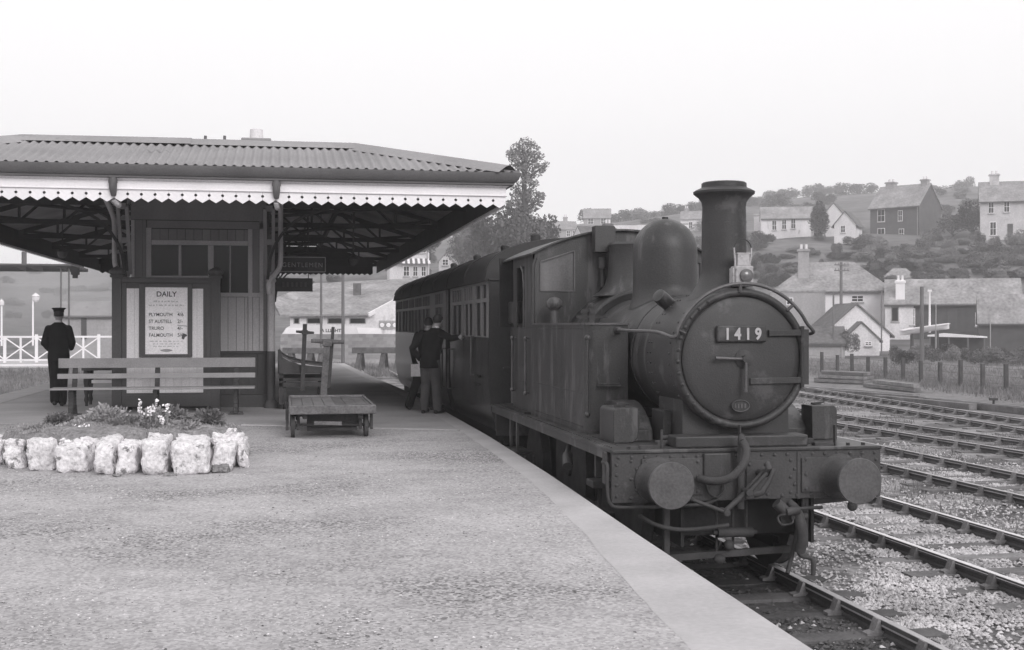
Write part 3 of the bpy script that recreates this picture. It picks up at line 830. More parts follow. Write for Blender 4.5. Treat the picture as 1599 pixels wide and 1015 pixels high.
# smokebox, ring, door
b = MB(); b.lathe([(0.645, 0.02), (0.645, 0.9)], (LX, SBF, BZ), 'y', 64)
sbx = P('smokebox', b, M['smokebox'], smooth=40)
b = MB(); b.lathe([(0.572, 0.0), (0.58, -0.026), (0.597, -0.042), (0.618, -0.045), (0.637, -0.034), (0.649, -0.012), (0.652, 0.05)], (LX, SBF, BZ), 'y', 72)
b.lathe([(0.576, 0.01), (0.0, 0.01)], (LX, SBF, BZ), 'y', 64)
ringo = P('smokebox_ring', b, M['smokebox'], smooth=50)
b = MB()
for i in range(13):
    g = radians(122 + i * 10)
    rivet(b, LX + 0.615 * cos(g), SBF - 0.043, BZ + 0.615 * sin(g), 0.02)
for a in (5, 20, -5, -15): rivet(b, LX + 0.62 * cos(radians(a)), SBF - 0.043, BZ + 0.62 * sin(radians(a)), 0.014)
o = P('ring_rivets', b, M['smokebox'], ringo, smooth=50); o['kind'] = 'stuff'
b = MB()
for k in range(3):
    for i in range(16):
        g = radians(95 + i * 9)
        y = SBF + (0.13, 0.72, 0.8)[k]
        rx, rz = LX + 0.646 * cos(g), BZ + 0.646 * sin(g)
        b.ell((rx, y, rz), (0.011, 0.011, 0.011), 6, 4)
o = P('smokebox_rivets', b, M['smokebox'], sbx); o['kind'] = 'stuff'
b = MB(); prof = [(0.567, -0.004), (0.567, -0.02), (0.555, -0.03)] + [(0.55 * cos(radians(a)) if False else 0.55 - 0.55 * a / 10, -0.03 - 0.05 * sin(radians(9 * a))) for a in range(1, 11)]
b.lathe(prof, (LX, SBF, BZ), 'y', 72)
door = P('smokebox_door', b, M['smokebox'], smooth=40)
yd = SBF - 0.09
b = MB(); b.lathe([(0.085, 0.03), (0.085, 0.0), (0.06, -0.01), (0.035, -0.015), (0.035, -0.07), (0.0, -0.075)], (LX + 0.0, yd, BZ + 0.0), 'y', 20)
P('door_boss', b, M['iron'], door, smooth=40)
b = MB(); b.tube([(LX, yd - 0.035, BZ), (LX - 0.15, yd - 0.045, BZ + 0.005), (LX - 0.29, yd - 0.045, BZ + 0.01)], [0.016, 0.014, 0.018], 8)
P('door_handle', b, M['steel'], door, smooth=50)
b = MB(); b.tube([(LX, yd - 0.055, BZ), (LX - 0.005, yd - 0.06, BZ - 0.15), (LX - 0.005, yd - 0.055, BZ - 0.3)], [0.016, 0.014, 0.018], 8)
P('door_handle', b, M['steel'], door, smooth=50)
for z, xa in ((BZ + 0.24, 0.24), (BZ - 0.2, 0.06)):
    b = MB(); b.bar((LX + xa, yd + 0.012, z - 0.005), (LX + 0.6, SBF - 0.045, z), 0.03, 0.058)
    P('hinge_strap', b, M['smokebox'], door, bevel=0.006)
b = MB(); b.bar((LX + 0.615, SBF - 0.04, BZ + 0.27), (LX + 0.615, SBF - 0.04, BZ - 0.24), 0.05, 0.05); b.tube([(LX + 0.58, SBF - 0.055, BZ + 0.3), (LX + 0.58, SBF - 0.055, BZ - 0.27)], 0.02, 8)
P('hinge_post', b, M['smokebox'], smooth=40)
b = MB(); b.box(LX - 0.265, LX + 0.21, SBF - 0.115, SBF - 0.07, 1.375, 1.525)
npl = P('number_plate', b, M['smokebox'], door, bevel=0.012)
for i, ch in enumerate('1419'):
    text(ch, 'numeral', M['signletter'], npl, LX - 0.2 + i * 0.098, SBF - 0.119, 1.4, 0.145, 'LEFT', 0.004, 0.85, bold=0.005)
b = MB()
pts = [(LX - 0.03 + 0.085 * cos(g), SBF - 0.075, BZ - 0.43 + 0.052 * sin(g)) for g in [2 * pi * i / 24 for i in range(24)]]
b.prism([(p[0], p[2]) for p in pts], SBF - 0.075, SBF - 0.05)
sp_ = P('shed_plate', b, M['smokebox'], door)
b = MB(); b.tube([(p[0], p[1] - 0.004, p[2]) for p in pts], 0.006, 6, closed=True)
for dx in (-0.05, -0.02, 0.012, 0.045): b.box(LX - 0.03 + dx - 0.008, LX - 0.03 + dx + 0.008, SBF - 0.082, SBF - 0.074, BZ - 0.45, BZ - 0.41)
P('plate_rim', b, M['loco'], sp_, smooth=60)
# handrail that arches over the smokebox
hr = [(*on_y(965, 516, 12.38)[:1], 12.38, 1.48), (LX - 0.82, 11.75, 1.475), (LX - 0.72, 11.2, 1.465), (LX - 0.665, SBF - 0.02, 1.42), (LX - 0.63, SBF - 0.06, 1.44)]
for i in range(15):
    g = radians(157 - (157 - 27) * i / 14)
    rr_ = 0.675 + 0.03 * i / 14
    hr.append((LX + rr_ * cos(g), SBF - 0.06, BZ + rr_ * sin(g)))
hr += [(LX + 0.68, SBF - 0.05, 1.49), (LX + 0.7, SBF - 0.03, 1.465), (LX + 0.69, SBF + 0.02, 1.45), (LX + 0.63, SBF + 0.08, 1.45)]
b = MB(); b.tube(smooth_path(hr, 4), 0.017, 10)
for q in (hr[5], hr[12], hr[17]):
    v = Vector(q); c = Vector((LX, SBF, BZ)); n_ = (c - v).normalized()
    b.tube([v, v + n_ * 0.08], 0.016, 6)
b.cyl((hr[0][0] - 0.01, 12.4, 1.48), (hr[0][0] + 0.02, 12.3, 1.48), 0.03, n=10)
P('handrail', b, M['steel'], smooth=60)
# saddle below the smokebox
b = MB(); b.box(LX - 0.52, LX + 0.52, SBF + 0.12, SBF + 0.85, FZ, FZ + 0.45)
b.box(LX - 0.61, LX - 0.523, SBF + 0.42, SBF + 0.8, FZ, FZ + 0.3)
P('saddle', b, M['smokebox'], bevel=0.008)
for q_ in ([(LX - 0.68, SBF + 0.25, FZ + 0.06), (LX - 0.5, SBF + 0.08, FZ + 0.09)], [(LX - 0.78, SBF + 0.12, FZ + 0.03), (LX - 0.6, SBF + 0.1, FZ + 0.03)]):
    b = MB(); b.tube(q_, 0.022, 8); P('oil_pipe', b, M['iron'], smooth=50)
for x in (-0.74, 0.7):
    b = MB(); b.box(LX + x - 0.04, LX + x + 0.04, SBF + 0.05, SBF + 0.12, FZ, FZ + 0.05); P('oil_box', b, M['iron'], bevel=0.006)
# boiler, bands, firebox
b = MB(); b.lathe([(0.62, 0.88), (0.62, 3.55)], (LX, SBF, BZ), 'y', 56); blr = P('boiler', b, M['loco'], smooth=40)
for y in (0.9, 1.5):
    b = MB(); b.lathe([(0.622, y - 0.025), (0.628, y - 0.02), (0.628, y + 0.02), (0.622, y + 0.025)], (LX, SBF, BZ), 'y', 56); P('boiler_band', b, M['smokebox'], blr, smooth=30)
pf = [(LX - 0.74, FZ + 0.02)] + [(LX + 0.74 * cos(radians(180 - 180 * i / 28)), BZ - 0.02 + 0.74 * sin(radians(180 - 180 * i / 28))) for i in range(29)] + [(LX + 0.74, FZ + 0.02)]
b = MB(); b.prism(pf, 14.2, 15.1); P('firebox', b, M['loco'], smooth=35, bevel=0.03)
# chimney
CY = 11.37
b = MB()
def saddle(r0, r1, h, cyy, z0, n=40, R=0.645):
    """flared foot that sits on the barrel: outer ring dropped on the cylinder"""
    q = []; fs = []
    K = 8
    for j in range(K + 1):
        t = j / K
        r = r1 + (r0 - r1) * (1 - t) ** 2.2
        for k in range(n):
            g = 2 * pi * k / n
            x, y = r * cos(g), r * sin(g)
            zb = BZ + sqrt(max(0, R * R - x * x)) + 0.002
            zt = z0 + h
            q.append((LX + x, cyy + y, zb + (zt - zb) * (t ** 1.15)))
    for j in range(K):
        for k in range(n): fs.append((j * n + k, j * n + (k + 1) % n, (j + 1) * n + (k + 1) % n, (j + 1) * n + k))
    return q, fs
q, fs = saddle(0.36, 0.213, 0.22, CY, BZ + 0.645)
b.add(q, fs)
ztop = 2.795
b.lathe([(0.213, 2.085), (0.211, 2.5), (0.213, 2.5), (0.213, 2.52), (0.21, 2.52), (0.206, ztop - 0.14), (0.215, ztop - 0.09), (0.245, ztop - 0.05), (0.29, ztop - 0.015), (0.293, ztop + 0.005), (0.26, ztop + 0.025), (0.225, ztop + 0.04), (0.215, ztop + 0.045), (0.213, ztop + 0.085), (0.2, ztop + 0.095), (0.16, ztop + 0.09), (0.155, ztop - 0.3), (0.0, ztop - 0.3)], (LX, CY, 0), 'z', 48)
P('chimney', b, M['smokebox'], smooth=35)
# dome
DY = 13.24
b = MB()
q, fs = saddle(0.405, 0.352, 0.13, DY, BZ + 0.62, R=0.622)
b.add(q, fs)
zs = BZ + 0.62 + 0.13
b.lathe([(0.352, zs - BZ - 0.0), (0.354, 1.13)] + [(0.354 * cos(radians(a)), 1.13 + 0.35 * sin(radians(a))) for a in (10, 20, 30, 40, 50, 60, 68, 76, 83)] + [(0.035, 1.478), (0.035, 1.5), (0.0, 1.5)], (LX, DY, BZ), 'z', 48)
P('dome', b, M['loco'], smooth=45)
# safety valve bonnet
b = MB(); zb = BZ + 0.72
b.lathe([(0.46, zb - 0.06), (0.37, zb + 0.0), (0.31, zb + 0.07), (0.28, zb + 0.17), (0.265, zb + 0.3), (0.255, zb + 0.5), (0.27, zb + 0.56), (0.24, zb + 0.59), (0.0, zb + 0.59)], (LX, 14.65, 0), 'z', 36)
P('safety_valve_cover', b, M['loco'], smooth=45)
# lubricator on the smokebox side
b = MB(); d = Vector((-0.62, -0.35, 0.42)).normalized(); p0 = Vector((LX - 0.38, 11.85, BZ + 0.5))
b.tube([p0, p0 + d * 0.13, p0 + d * 0.2, p0 + d * 0.215], [0.07, 0.075, 0.07, 0.03], 14)
P('snifting_valve', b, M['loco'], smooth=40)
# side tanks, narrower than the footplate
TW = 1.12
for s in (-1, 1):
    xo, xi = LX + s * TW, LX + s * 0.66
    y0, y1 = 12.4, 15.05
    r = 0.12
    if s < 0: pl_ = [(xi, y1), (xi, y0)] + [(xo + r - r * sin(radians(a)), y0 + r - r * cos(radians(a))) for a in (0, 18, 36, 54, 72, 90)] + [(xo, y1)]
    else: pl_ = [(xi, y0), (xi, y1), (xo, y1)] + [(xo - r + r * cos(radians(-a)), y0 + r - r * sin(radians(a))) for a in (0, 18, 36, 54, 72, 90)]
    b = MB(); b.prism(pl_, FZ + 0.03, 1.535, 'xy')
    tk = P('side_tank', b, M['loco'], smooth=40)
    b = MB()
    for (ax, ay), (bx, by) in zip(pl_, pl_[1:] + pl_[:1]):
        b.bar((ax, ay, 1.542), (bx, by, 1.542), 0.03, 0.022)
    P('tank_top_beading', b, M['steel'], tk)
    b = MB(); b.prism([(x + (x - (LX + s * 0.95)) * 0.05, y + (y - 13.7) * 0.012) for x, y in pl_], FZ + 0.002, FZ + 0.035, 'xy'); P('tank_base_angle', b, M['loco'], tk)
    b = MB()
    xr = xo + s * 0.002
    for i in range(32): b.ell((xo, 12.5 + i * 0.075, 1.49), (0.006, 0.008, 0.008), 5, 3)
    for i in range(9): b.ell((xo - s * (0.1 + i * 0.055), y0, 1.49), (0.008, 0.006, 0.008), 5, 3)
    for i in range(54): b.ell((xo, 12.5 + i * 0.045, FZ + 0.07), (0.006, 0.007, 0.007), 5, 3)
    o = P('tank_rivets', b, M['loco'], tk); o['kind'] = 'stuff'
    b = MB(); hx = LX + s * (TW - 0.02 if s < 0 else TW - 0.09)
    b.tube([(hx, y0 - 0.055, 1.4), (hx, y0 - 0.055, 0.62)], 0.016, 8)
    for z in (1.4, 0.62): b.ell((hx, y0 - 0.05, z), (0.032, 0.032, 0.032), 10, 8); b.tube([(hx, y0 - 0.05, z), (hx, y0 + 0.01, z)], 0.016, 6)
    P('grab_rail', b, M['loco'], tk, smooth=60)
    b = MB(); hx = LX + s * 0.86
    b.tube([(hx - 0.12, y0, 0.99), (hx - 0.12, y0 - 0.05, 0.93), (hx + 0.1, y0 - 0.05, 0.93), (hx + 0.1, y0, 0.99)], 0.009, 6)
    b.box(hx - 0.13, hx + 0.11, y0 - 0.07, y0, 0.905, 0.92)
    P('tank_step', b, M['loco'], tk)
    b = MB(); fx = LX + s * 0.95
    b.lathe([(0.045, 0.0), (0.045, 0.16), (0.08, 0.19), (0.1, 0.22), (0.095, 0.27), (0.06, 0.31), (0.0, 0.325)], (fx - s * 0.03, 14.75, 1.545), 'z', 20)
    P('tank_vent', b, M['loco'], tk, smooth=45)
    b = MB()
    b.bar((LX + s * 0.92, 13.6, 1.62), (LX + s * 0.56, 13.6, 1.62), 0.03, 0.03); b.box(LX + s * 0.75 - 0.03, LX + s * 0.75 + 0.03, 13.55, 13.65, 1.545, 1.76)
    b.bar((LX + s * 0.87, 13.6, 1.68), (LX + s * 0.75, 13.6, 1.7), 0.04, 0.04); b.cyl((LX + s * 0.75, 13.54, 1.68), (LX + s * 0.75, 13.66, 1.68), 0.03, n=10); b.cyl((LX + s * 0.75, 13.54, 1.75), (LX + s * 0.75, 13.66, 1.75), 0.025, n=10)
    P('clack_gear', b, M['iron'], tk, smooth=40)
# side lining scribed along the left tank is a real beading
b = MB(); b.bar((LX - TW - 0.003, 12.52, 0.83), (LX - TW - 0.003, 15.0, 0.83), 0.004, 0.008); P('lining', b, M['beam'])
# cab: front sheet, sides with an opening, roof, bunker
ROOFR = lambda x: 2.39 + 0.31 * (1 - ((x - LX) / (TW + 0.04)) ** 2)
b = MB()
ys0, ys1 = 15.05, 15.08
wl, wr, wb, wt = LX - 1.03, LX - 0.6, 1.95, 2.36
def roofpts(xa, xb, n=10): return [(xa + (xb - xa) * i / n, ROOFR(xa + (xb - xa) * i / n)) for i in range(n + 1)]
b.prism([(LX - TW, 1.5), (LX + TW, 1.5), (LX + TW, wb), (LX - TW, wb)], ys0, ys1)
def arch(x): return 2.24 + 0.19 * (x - (LX - 1.03)) / 0.44
for s in (-1, 1):
    xs = [LX + s * v for v in (TW, 1.03)]
    xa, xb = min(xs), max(xs)
    b.prism([(xa, wb), (xb, wb)] + roofpts(xb, xa, 4), ys0, ys1)
    xs = [LX + s * v for v in (1.03, 0.6)]; xa, xb = min(xs), max(xs)
    lo = [(xa, 2.31 if s < 0 else 2.45), (xb, 2.45 if s < 0 else 2.31)]
    b.prism(lo + roofpts(xb, xa, 5), ys0, ys1)
b.prism([(LX - 0.6, wb), (LX + 0.6, wb)] + roofpts(LX + 0.6, LX - 0.6, 14), ys0, ys1)
cf = P('cab_front', b, M['loco'])
for s in (-1, 1):
    xs = sorted([LX + s * 1.03, LX + s * 0.6])
    za, zb_ = (2.31, 2.45) if s < 0 else (2.45, 2.31)
    b = MB(); b.prism([(xs[0], wb), (xs[1], wb), (xs[1], zb_), (xs[0], za)], ys0 + 0.012, ys0 + 0.018)
    P('spectacle_glass', b, M['sheenglass'], cf)
    b = MB()
    cs = [(xs[0], wb), (xs[1], wb), (xs[1], zb_), (xs[0], za)]
    for (ax, az), (bx, bz) in zip(cs, cs[1:] + cs[:1]): b.bar((ax, ys0 - 0.004, az), (bx, ys0 - 0.004, bz), 0.02, 0.014)
    P('spectacle_frame', b, M['steel'] if s < 0 else M['loco'], cf)
for s in (-1, 1):                              # cab side sheets: lower panel, pillar before and behind the opening
    b = MB(); x = LX + s * TW
    xa, xb = sorted((x, x - s * 0.02))
    zr = ROOFR(x) - 0.01
    b.prism([(15.05, FZ), (16.4, FZ), (16.4, zr), (15.05, zr), (15.05, 1.5), (15.62, 1.5), (15.62, 2.28), (16.15, 2.28), (16.15, 1.5), (15.05, 1.499)], xa, xb, 'yz')
    cs_o = P('cab_side', b, M['loco'])
    if s < 0: cs_ = cs_o
b = MB()
b.tube([(LX - TW, 15.05, 1.545), (LX - TW, 15.05, 2.25), (LX - TW + 0.03, 15.05, 2.36)], 0.02, 8)
b.tube([(LX - TW - 0.005, 15.62, 1.5), (LX - TW - 0.005, 15.6, 1.95), (LX - TW - 0.005, 15.66, 2.2), (LX - TW - 0.005, 15.8, 2.28)], 0.018, 6)
P('cab_beading', b, M['loco'], cs_, smooth=60)
for y in (15.3, 16.2):
    b = MB(); x = LX - TW - 0.05
    b.tube([(x, y, 1.36), (x, y, 0.68)], 0.015, 8)
    for z in (1.36, 0.68): b.ell((x, y, z), (0.03, 0.03, 0.03), 10, 8); b.tube([(x, y, z), (x + 0.06, y, z)], 0.013, 6)
    P('cab_grab_rail', b, M['steel'], cs_, smooth=60)
b = MB(); b.box(LX - TW - 0.012, LX - TW, 15.5, 15.9, 0.8, 1.0); np_ = P('side_number_plate', b, M['beam'], cs_, bevel=0.004)
b = MB(); pts = [(x, ROOFR(x) + 0.0) for x in [LX - TW - 0.04 + (2 * TW + 0.08) * i / 24 for i in range(25)]]
b.prism(pts + [(x, z + 0.022) for x, z in reversed(pts)], 14.98, 17.1); P('cab_roof', b, M['loco'], smooth=30)
b = MB(); b.box(LX - 1.0, LX + 1.02, 16.4, 17.25, FZ, 1.75); b.box(LX - 1.08, LX + 1.08, 16.38, 17.28, 1.55, 1.85)
P('bunker', b, M['loco'], bevel=0.02)
b = MB(); b.box(LX - 1.2, LX + 1.2, 17.0, 17.04, 1.5, 2.45); b.box(LX - 1.2, LX + 1.2, 15.2, 17.0, FZ + 0.0, FZ + 0.03); P('cab_back', b, M['frame'])
b = MB(); b.prism([(LX - 0.4, 2.42), (LX - 0.14, 2.42), (LX - 0.14, 2.72), (LX - 0.16, 2.745), (LX - 0.4, 2.745)], 14.8, 14.97); P('whistle_shield', b, M['loco'], bevel=0.006)
b = MB(); b.cyl((LX - 0.28, 14.9, 2.0), (LX - 0.28, 14.9, 2.3), 0.025, n=10); b.cyl((LX - 0.28, 14.9, 2.22), (LX - 0.28, 14.9, 2.36), 0.05, n=12); P('whistle', b, M['iron'], smooth=40)
# rear beam & buffers toward the coach
b = MB(); b.box(LX - 1.2, LX + 1.2, 17.3, 17.34, FZ - 0.45, FZ - 0.03)
for s in (-1, 1): b.cyl((LX + s * 0.865, 17.34, 0.15), (LX + s * 0.865, 17.62, 0.15), 0.13, n=16)
P('rear_beam', b, M['beam'])

# headlamp on the iron at the chimney foot
HL = thing('headlamp', (LX + 0.02, 10.98, BZ + 0.66), 'white oil headlamp standing at the foot of the engine chimney', 'lamp')
x, y, z = LX + 0.04, 11.0, BZ + 0.665
b = MB(); b.box(x - 0.085, x + 0.085, y - 0.075, y + 0.075, z, z + 0.19); b.build('lamp_body', M['lampwhite'], HL, bevel=0.012)
b = MB(); b.box(x - 0.105, x - 0.087, y - 0.05, y + 0.05, z + 0.01, z + 0.17); b.build('side_pocket', M['lampwhite'], HL, bevel=0.004)
b = MB(); b.prism([(x - 0.06, z + 0.191), (x + 0.06, z + 0.191), (x + 0.055, z + 0.3), (x - 0.055, z + 0.3)], y - 0.05, y + 0.05); b.box(x - 0.065, x + 0.065, y - 0.055, y + 0.055, z + 0.3, z + 0.312); b.build('chimney_cap', M['lampwhite'], HL, bevel=0.004)
b = MB(); b.lathe([(0.062, 0.0), (0.062, -0.02), (0.052, -0.022)], (x + 0.012, y - 0.076, z + 0.1), 'y', 28); b.build('lens_ring', M['steel'], HL, smooth=40)
b = MB(); b.lathe([(0.052, -0.012)] + [(0.052 * cos(radians(a)), -0.012 - 0.02 * sin(radians(a))) for a in (20, 40, 60, 80, 90)], (x + 0.012, y - 0.076, z + 0.1), 'y', 28); b.build('lens', M['lens'], HL, smooth=60)
b = MB()
for s in (-1, 1): b.bar((x + s * 0.07, y - 0.02, z + 0.19), (x + s * 0.085, y - 0.02, z + 0.36), 0.02, 0.01)
b.build('handle_bracket', M['lampwhite'], HL)
b = MB(); b.tube([(x + 0.085 * cos(radians(a)), y - 0.02, z + 0.34 + 0.1 * sin(radians(a))) for a in range(0, 181, 15)], 0.005, 6); b.build('handle', M['iron'], HL, smooth=60)
b = MB(); b.box(x - 0.02, x + 0.02, y + 0.075, y + 0.1, z - 0.08, z + 0.1); b.build('lamp_bracket', M['iron'], HL)
# ------------------------------------------------------------------ auto coach behind the engine
KX, KH = 4.28, 1.34
KS = KX - KH
K0, K1 = 17.9, 33.3
KR = thing('railway_coach', (KX, 25.5, RAIL), 'long dark railway coach with pale window frames coupled behind the engine', 'railway coach')
def Q(name, b, m, parent=None, smooth=None, bevel=0): return b.build(name, m, parent or KR, smooth, bevel)
WB, WT, TB, TT, GZ = 1.345, 1.87, 1.93, 2.13, 2.2
tum = [(0.0, WB), (0.0, 0.62), (0.03, 0.3), (0.1, 0.05), (0.16, -0.04)]
def profile(): return [(KS + dx, z) for dx, z in tum]
def side_panel(b, y0, y1, dx=0.0):
    p = [(x + dx, z) for x, z in profile()]
    b.prism(p + [(p[-1][0] + 0.05, p[-1][1]), (p[0][0] + 0.05, p[0][1])], y0, y1)
RY0, RY1 = 22.2, 22.85                         # recessed entrance
low = MB(); side_panel(low, K0, RY0); side_panel(low, RY1, K1)
body = Q('lower_side', low, M['coach_low'], smooth=35)
b = MB(); side_panel(b, RY0 + 0.003, RY1 - 0.003, 0.42); b.box(KS + 0.42, KS + 0.46, RY0, RY1, WB, 2.13)
Q('recessed_door', b, M['coach_low'], smooth=35)
b = MB(); b.prism([(KS, WB + 0.005), (KS + 0.05, WB + 0.005), (KS + 0.05, GZ), (KS, GZ)], RY0 - 0.06, RY0); b.prism([(KS, WB), (KS + 0.05, WB), (KS + 0.05, GZ), (KS, GZ)], RY1, RY1 + 0.06)
Q('entrance_post', b, M['coach_up'])
wins = [(18.12, 18.55), (18.68, 19.2), (19.5, 20.42), (20.72, 21.9), (23.35, 24.4), (25.4, 26.65), (26.85, 28.2), (28.45, 29.6), (29.85, 31.1), (31.35, 33.0)]
up = MB()
for z0, z1 in ((WB, WB + 0.02), (WT, TB), (TT, GZ)):
    up.box(KS, KS + 0.045, K0, RY0 - 0.062, z0 + 0.001, z1 - 0.001); up.box(KS, KS + 0.045, RY1 + 0.062, K1, z0 + 0.001, z1 - 0.001)
edges = [K0] + [v for w in wins for v in w] + [K1]
for a, c in zip(edges[::2], edges[1::2]):
    for u, v in ((a, min(c, RY0 - 0.062)), (max(a, RY1 + 0.062), c)):
        if v - u > 0.01 and not (u < RY1 and v > RY0): up.box(KS + 0.001, KS + 0.044, u, v, WB + 0.021, WT); up.box(KS + 0.001, KS + 0.044, u, v, TB, TT)
Q('upper_side', up, M['coach_up'])
for a, c in wins:
    b = MB()
    nb = 2 if c - a > 0.6 else 1
    for i in range(nb + 1):
        y = a + (c - a) * i / nb
        b.box(KS - 0.006, KS + 0.03, y - 0.025, y + 0.025, WB + 0.02, WT)
        b.box(KS - 0.006, KS + 0.03, y - 0.025, y + 0.025, TB, TT)
    if nb == 2:
        for i in (0.25, 0.75): b.box(KS - 0.003, KS + 0.03, a + (c - a) * i - 0.02, a + (c - a) * i + 0.02, TB, TT)
    w = Q('window', b, M['coach_up'])
    g = MB(); g.box(KS + 0.02, KS + 0.026, a + 0.02, c - 0.02, WB + 0.02, WT); g.box(KS + 0.02, KS + 0.026, a + 0.02, c - 0.02, TB, TT)
    Q('pane', g, M['coachglass'], w)
# roof with its arc and end, seams, ventilators
pts = []
for i in range(21):
    t = -1 + 2 * i / 20
    g = t * pi / 2
    x = KX + (KH + 0.05) * sin(g); z = GZ + 0.62 * (cos(g) ** 0.75 if cos(g) > 0 else 0) * 0.98
    pts.append((x, z))
b = MB()
ny = [K0 - 0.03, K0, K0 + 0.2] + [K0 + 1.5 * i for i in range(1, 10)] + [K1 - 1.2, K1 - 0.6, K1 - 0.2, K1 + 0.05]
for y in ny:
    f = 1.0 - (0.0 if y < K1 - 1.3 else 0.35 * ((y - K1 + 1.3) / 1.3) ** 2)
    b.v += [(x, y, GZ + (z - GZ) * f) for x, z in pts]
n = len(pts)
b.f += [(i * n + k, i * n + k + 1, (i + 1) * n + k + 1, (i + 1) * n + k) for i in range(len(ny) - 1) for k in range(n - 1)]
b.f += [tuple(range(n)), tuple((len(ny) - 1) * n + k for k in range(n))]
rf = Q('roof', b, M['coach_roof'], smooth=40)
b = MB()
for y in [K0 + 0.05] + [K0 + 2.2 * i for i in range(1, 7)]:
    b.tube([(x, y, z + 0.004) for x, z in pts], 0.012, 6)
b.box(KS - 0.065, KS - 0.02, K0 - 0.02, K1, GZ - 0.03, GZ + 0.005)
Q('roof_strips', b, M['coach_roof'], rf, smooth=60)
for y in (18.9, 21.6, 24.8, 28.3):
    b = MB(); x = KX - 0.45; z = GZ + 0.56
    b.lathe([(0.04, 0), (0.04, 0.05), (0.075, 0.06), (0.08, 0.15), (0.05, 0.18), (0.0, 0.19)], (x, y, z), 'z', 12)
    Q('ventilator', b, M['coach_roof'], rf, smooth=40)
# ends
epts = [(KX + KH - (x - KS), z) for x, z in reversed(profile())]
for y0, y1 in ((K0, K0 + 0.04), (K1 - 0.04, K1)):
    b = MB(); b.prism(profile()[::-1] + [(KS, GZ)] + [(x, z) for x, z in pts[1:-1]] + [(KX + KH, GZ)] + [(KX + KH - (x - KS), z) for x, z in profile()], y0 - (0.015 if y0 == K0 else -0.015), y1)
    Q('coach_end', b, M['coach_end'])
b = MB(); b.box(KS - 0.01, KX + KH, K0 - 0.045, K0 - 0.016, GZ - 0.02, GZ + 0.01); b.tube([(KS + 0.35, K0 - 0.05, 0.3), (KS + 0.35, K0 - 0.05, 1.2)], 0.014, 6); b.box(KS + 0.2, KS + 0.32, K0 - 0.08, K0 - 0.016, 0.9, 0.92); b.box(KS + 0.15, KS + 0.3, K0 - 0.07, K0 - 0.016, 1.62, 1.64)
Q('end_fittings', b, M['coach_end'])
b = MB(); b.box(KX + KH - 0.05, KX + KH, K0, K1, -0.04, GZ); b.box(KS + 0.2, KX + KH - 0.06, K0 + 0.05, K1 - 0.05, -0.05, 0.0)
b.box(KS + 0.6, KS + 0.65, K0 + 0.1, K1 - 0.1, 0.0, 1.3)
Q('interior', b, M['frame'])
# underframe, step board, bogies, handrails, door furniture
b = MB(); b.box(KS + 0.22, KX + KH - 0.2, K0 + 0.02, K1 - 0.1, -0.2, -0.06)
for s in (-1, 1): b.lathe([(0.19, -0.55), (0.19, -0.5), (0.08, -0.48), (0.07, 0.0)], (KX + s * 0.865, K0, 0.15 - 0.25), 'y', 18)
b.bar((KS + 0.3, K0 + 5, -0.2), (KS + 0.3, K0 + 10, -0.2), 0.06, 0.06); b.bar((KS + 0.3, K0 + 4, -0.2), (KS + 0.3, K0 + 5.4, -0.5), 0.05, 0.05)
Q('underframe', b, M['frame'])
b = MB(); b.box(KS - 0.02, KS + 0.25, K0 + 0.6, K0 + 4.2, -0.36, -0.31); Q('step_board', b, M['oldwood'], bevel=0.005)
for yc in (K0 + 2.3, K1 - 2.6):
    b = MB()
    for s in (-1, 1):
        b.box(KX + s * 0.98 - 0.02, KX + s * 0.98 + 0.02, yc - 1.6, yc + 1.6, -0.55, -0.35)
        for dy in (-1.1, 1.1):
            b.lathe([(0.46, -0.06), (0.46, 0.06), (0.1, 0.07), (0.1, -0.07), (0.46, -0.06)], (KX + s * 0.7525, yc + dy, RAIL + 0.46), 'x', 28)
            b.box(KX + s * 0.98 - 0.07, KX + s * 0.98 + 0.07, yc + dy - 0.14, yc + dy + 0.14, -0.56, -0.3)
    Q('bogie', b, M['frame'])
for y in (19.35, 22.1, 22.95):
    b = MB(); b.tube([(KS - 0.05, y, 1.35 if y < 20 else 1.1), (KS - 0.05, y, 0.75 if y < 20 else 0.4)], 0.016, 8)
    for z in ((1.35, 0.75) if y < 20 else (1.1, 0.4)): b.tube([(KS - 0.05, y, z), (KS + 0.01, y, z)], 0.014, 6)
    Q('door_handrail', b, M['steel'], smooth=50)
b = MB()
for y in (18.6, 19.25, 20.6): b.box(KS - 0.002, KS + 0.002, y - 0.006, y + 0.006, -0.0 + 0.3, WB)
b.ell((KS - 0.03, 18.75, 0.75), (0.03, 0.05, 0.03)); b.bar((KS - 0.012, 18.7, 0.62), (KS - 0.012, 19.2, 0.62), 0.012, 0.02)
Q('door_seams', b, M['frame'])
# ------------------------------------------------------------------ station building under its canopy
ST = thing('station_building', (-1.5, 26.0, 0), 'timber station building under a broad corrugated canopy with white saw-tooth valance', 'station building')
def B(name, b, m, parent=None, smooth=None, bevel=0): return b.build(name, m, parent or ST, smooth, bevel)
GX0, GX1, GY0, GY1 = -6.6, 3.62, 19.0, 46.0     # gutter line
SI = 2.42                                       # plan depth of the roof slope
ZG, ZT = 3.89, 4.55
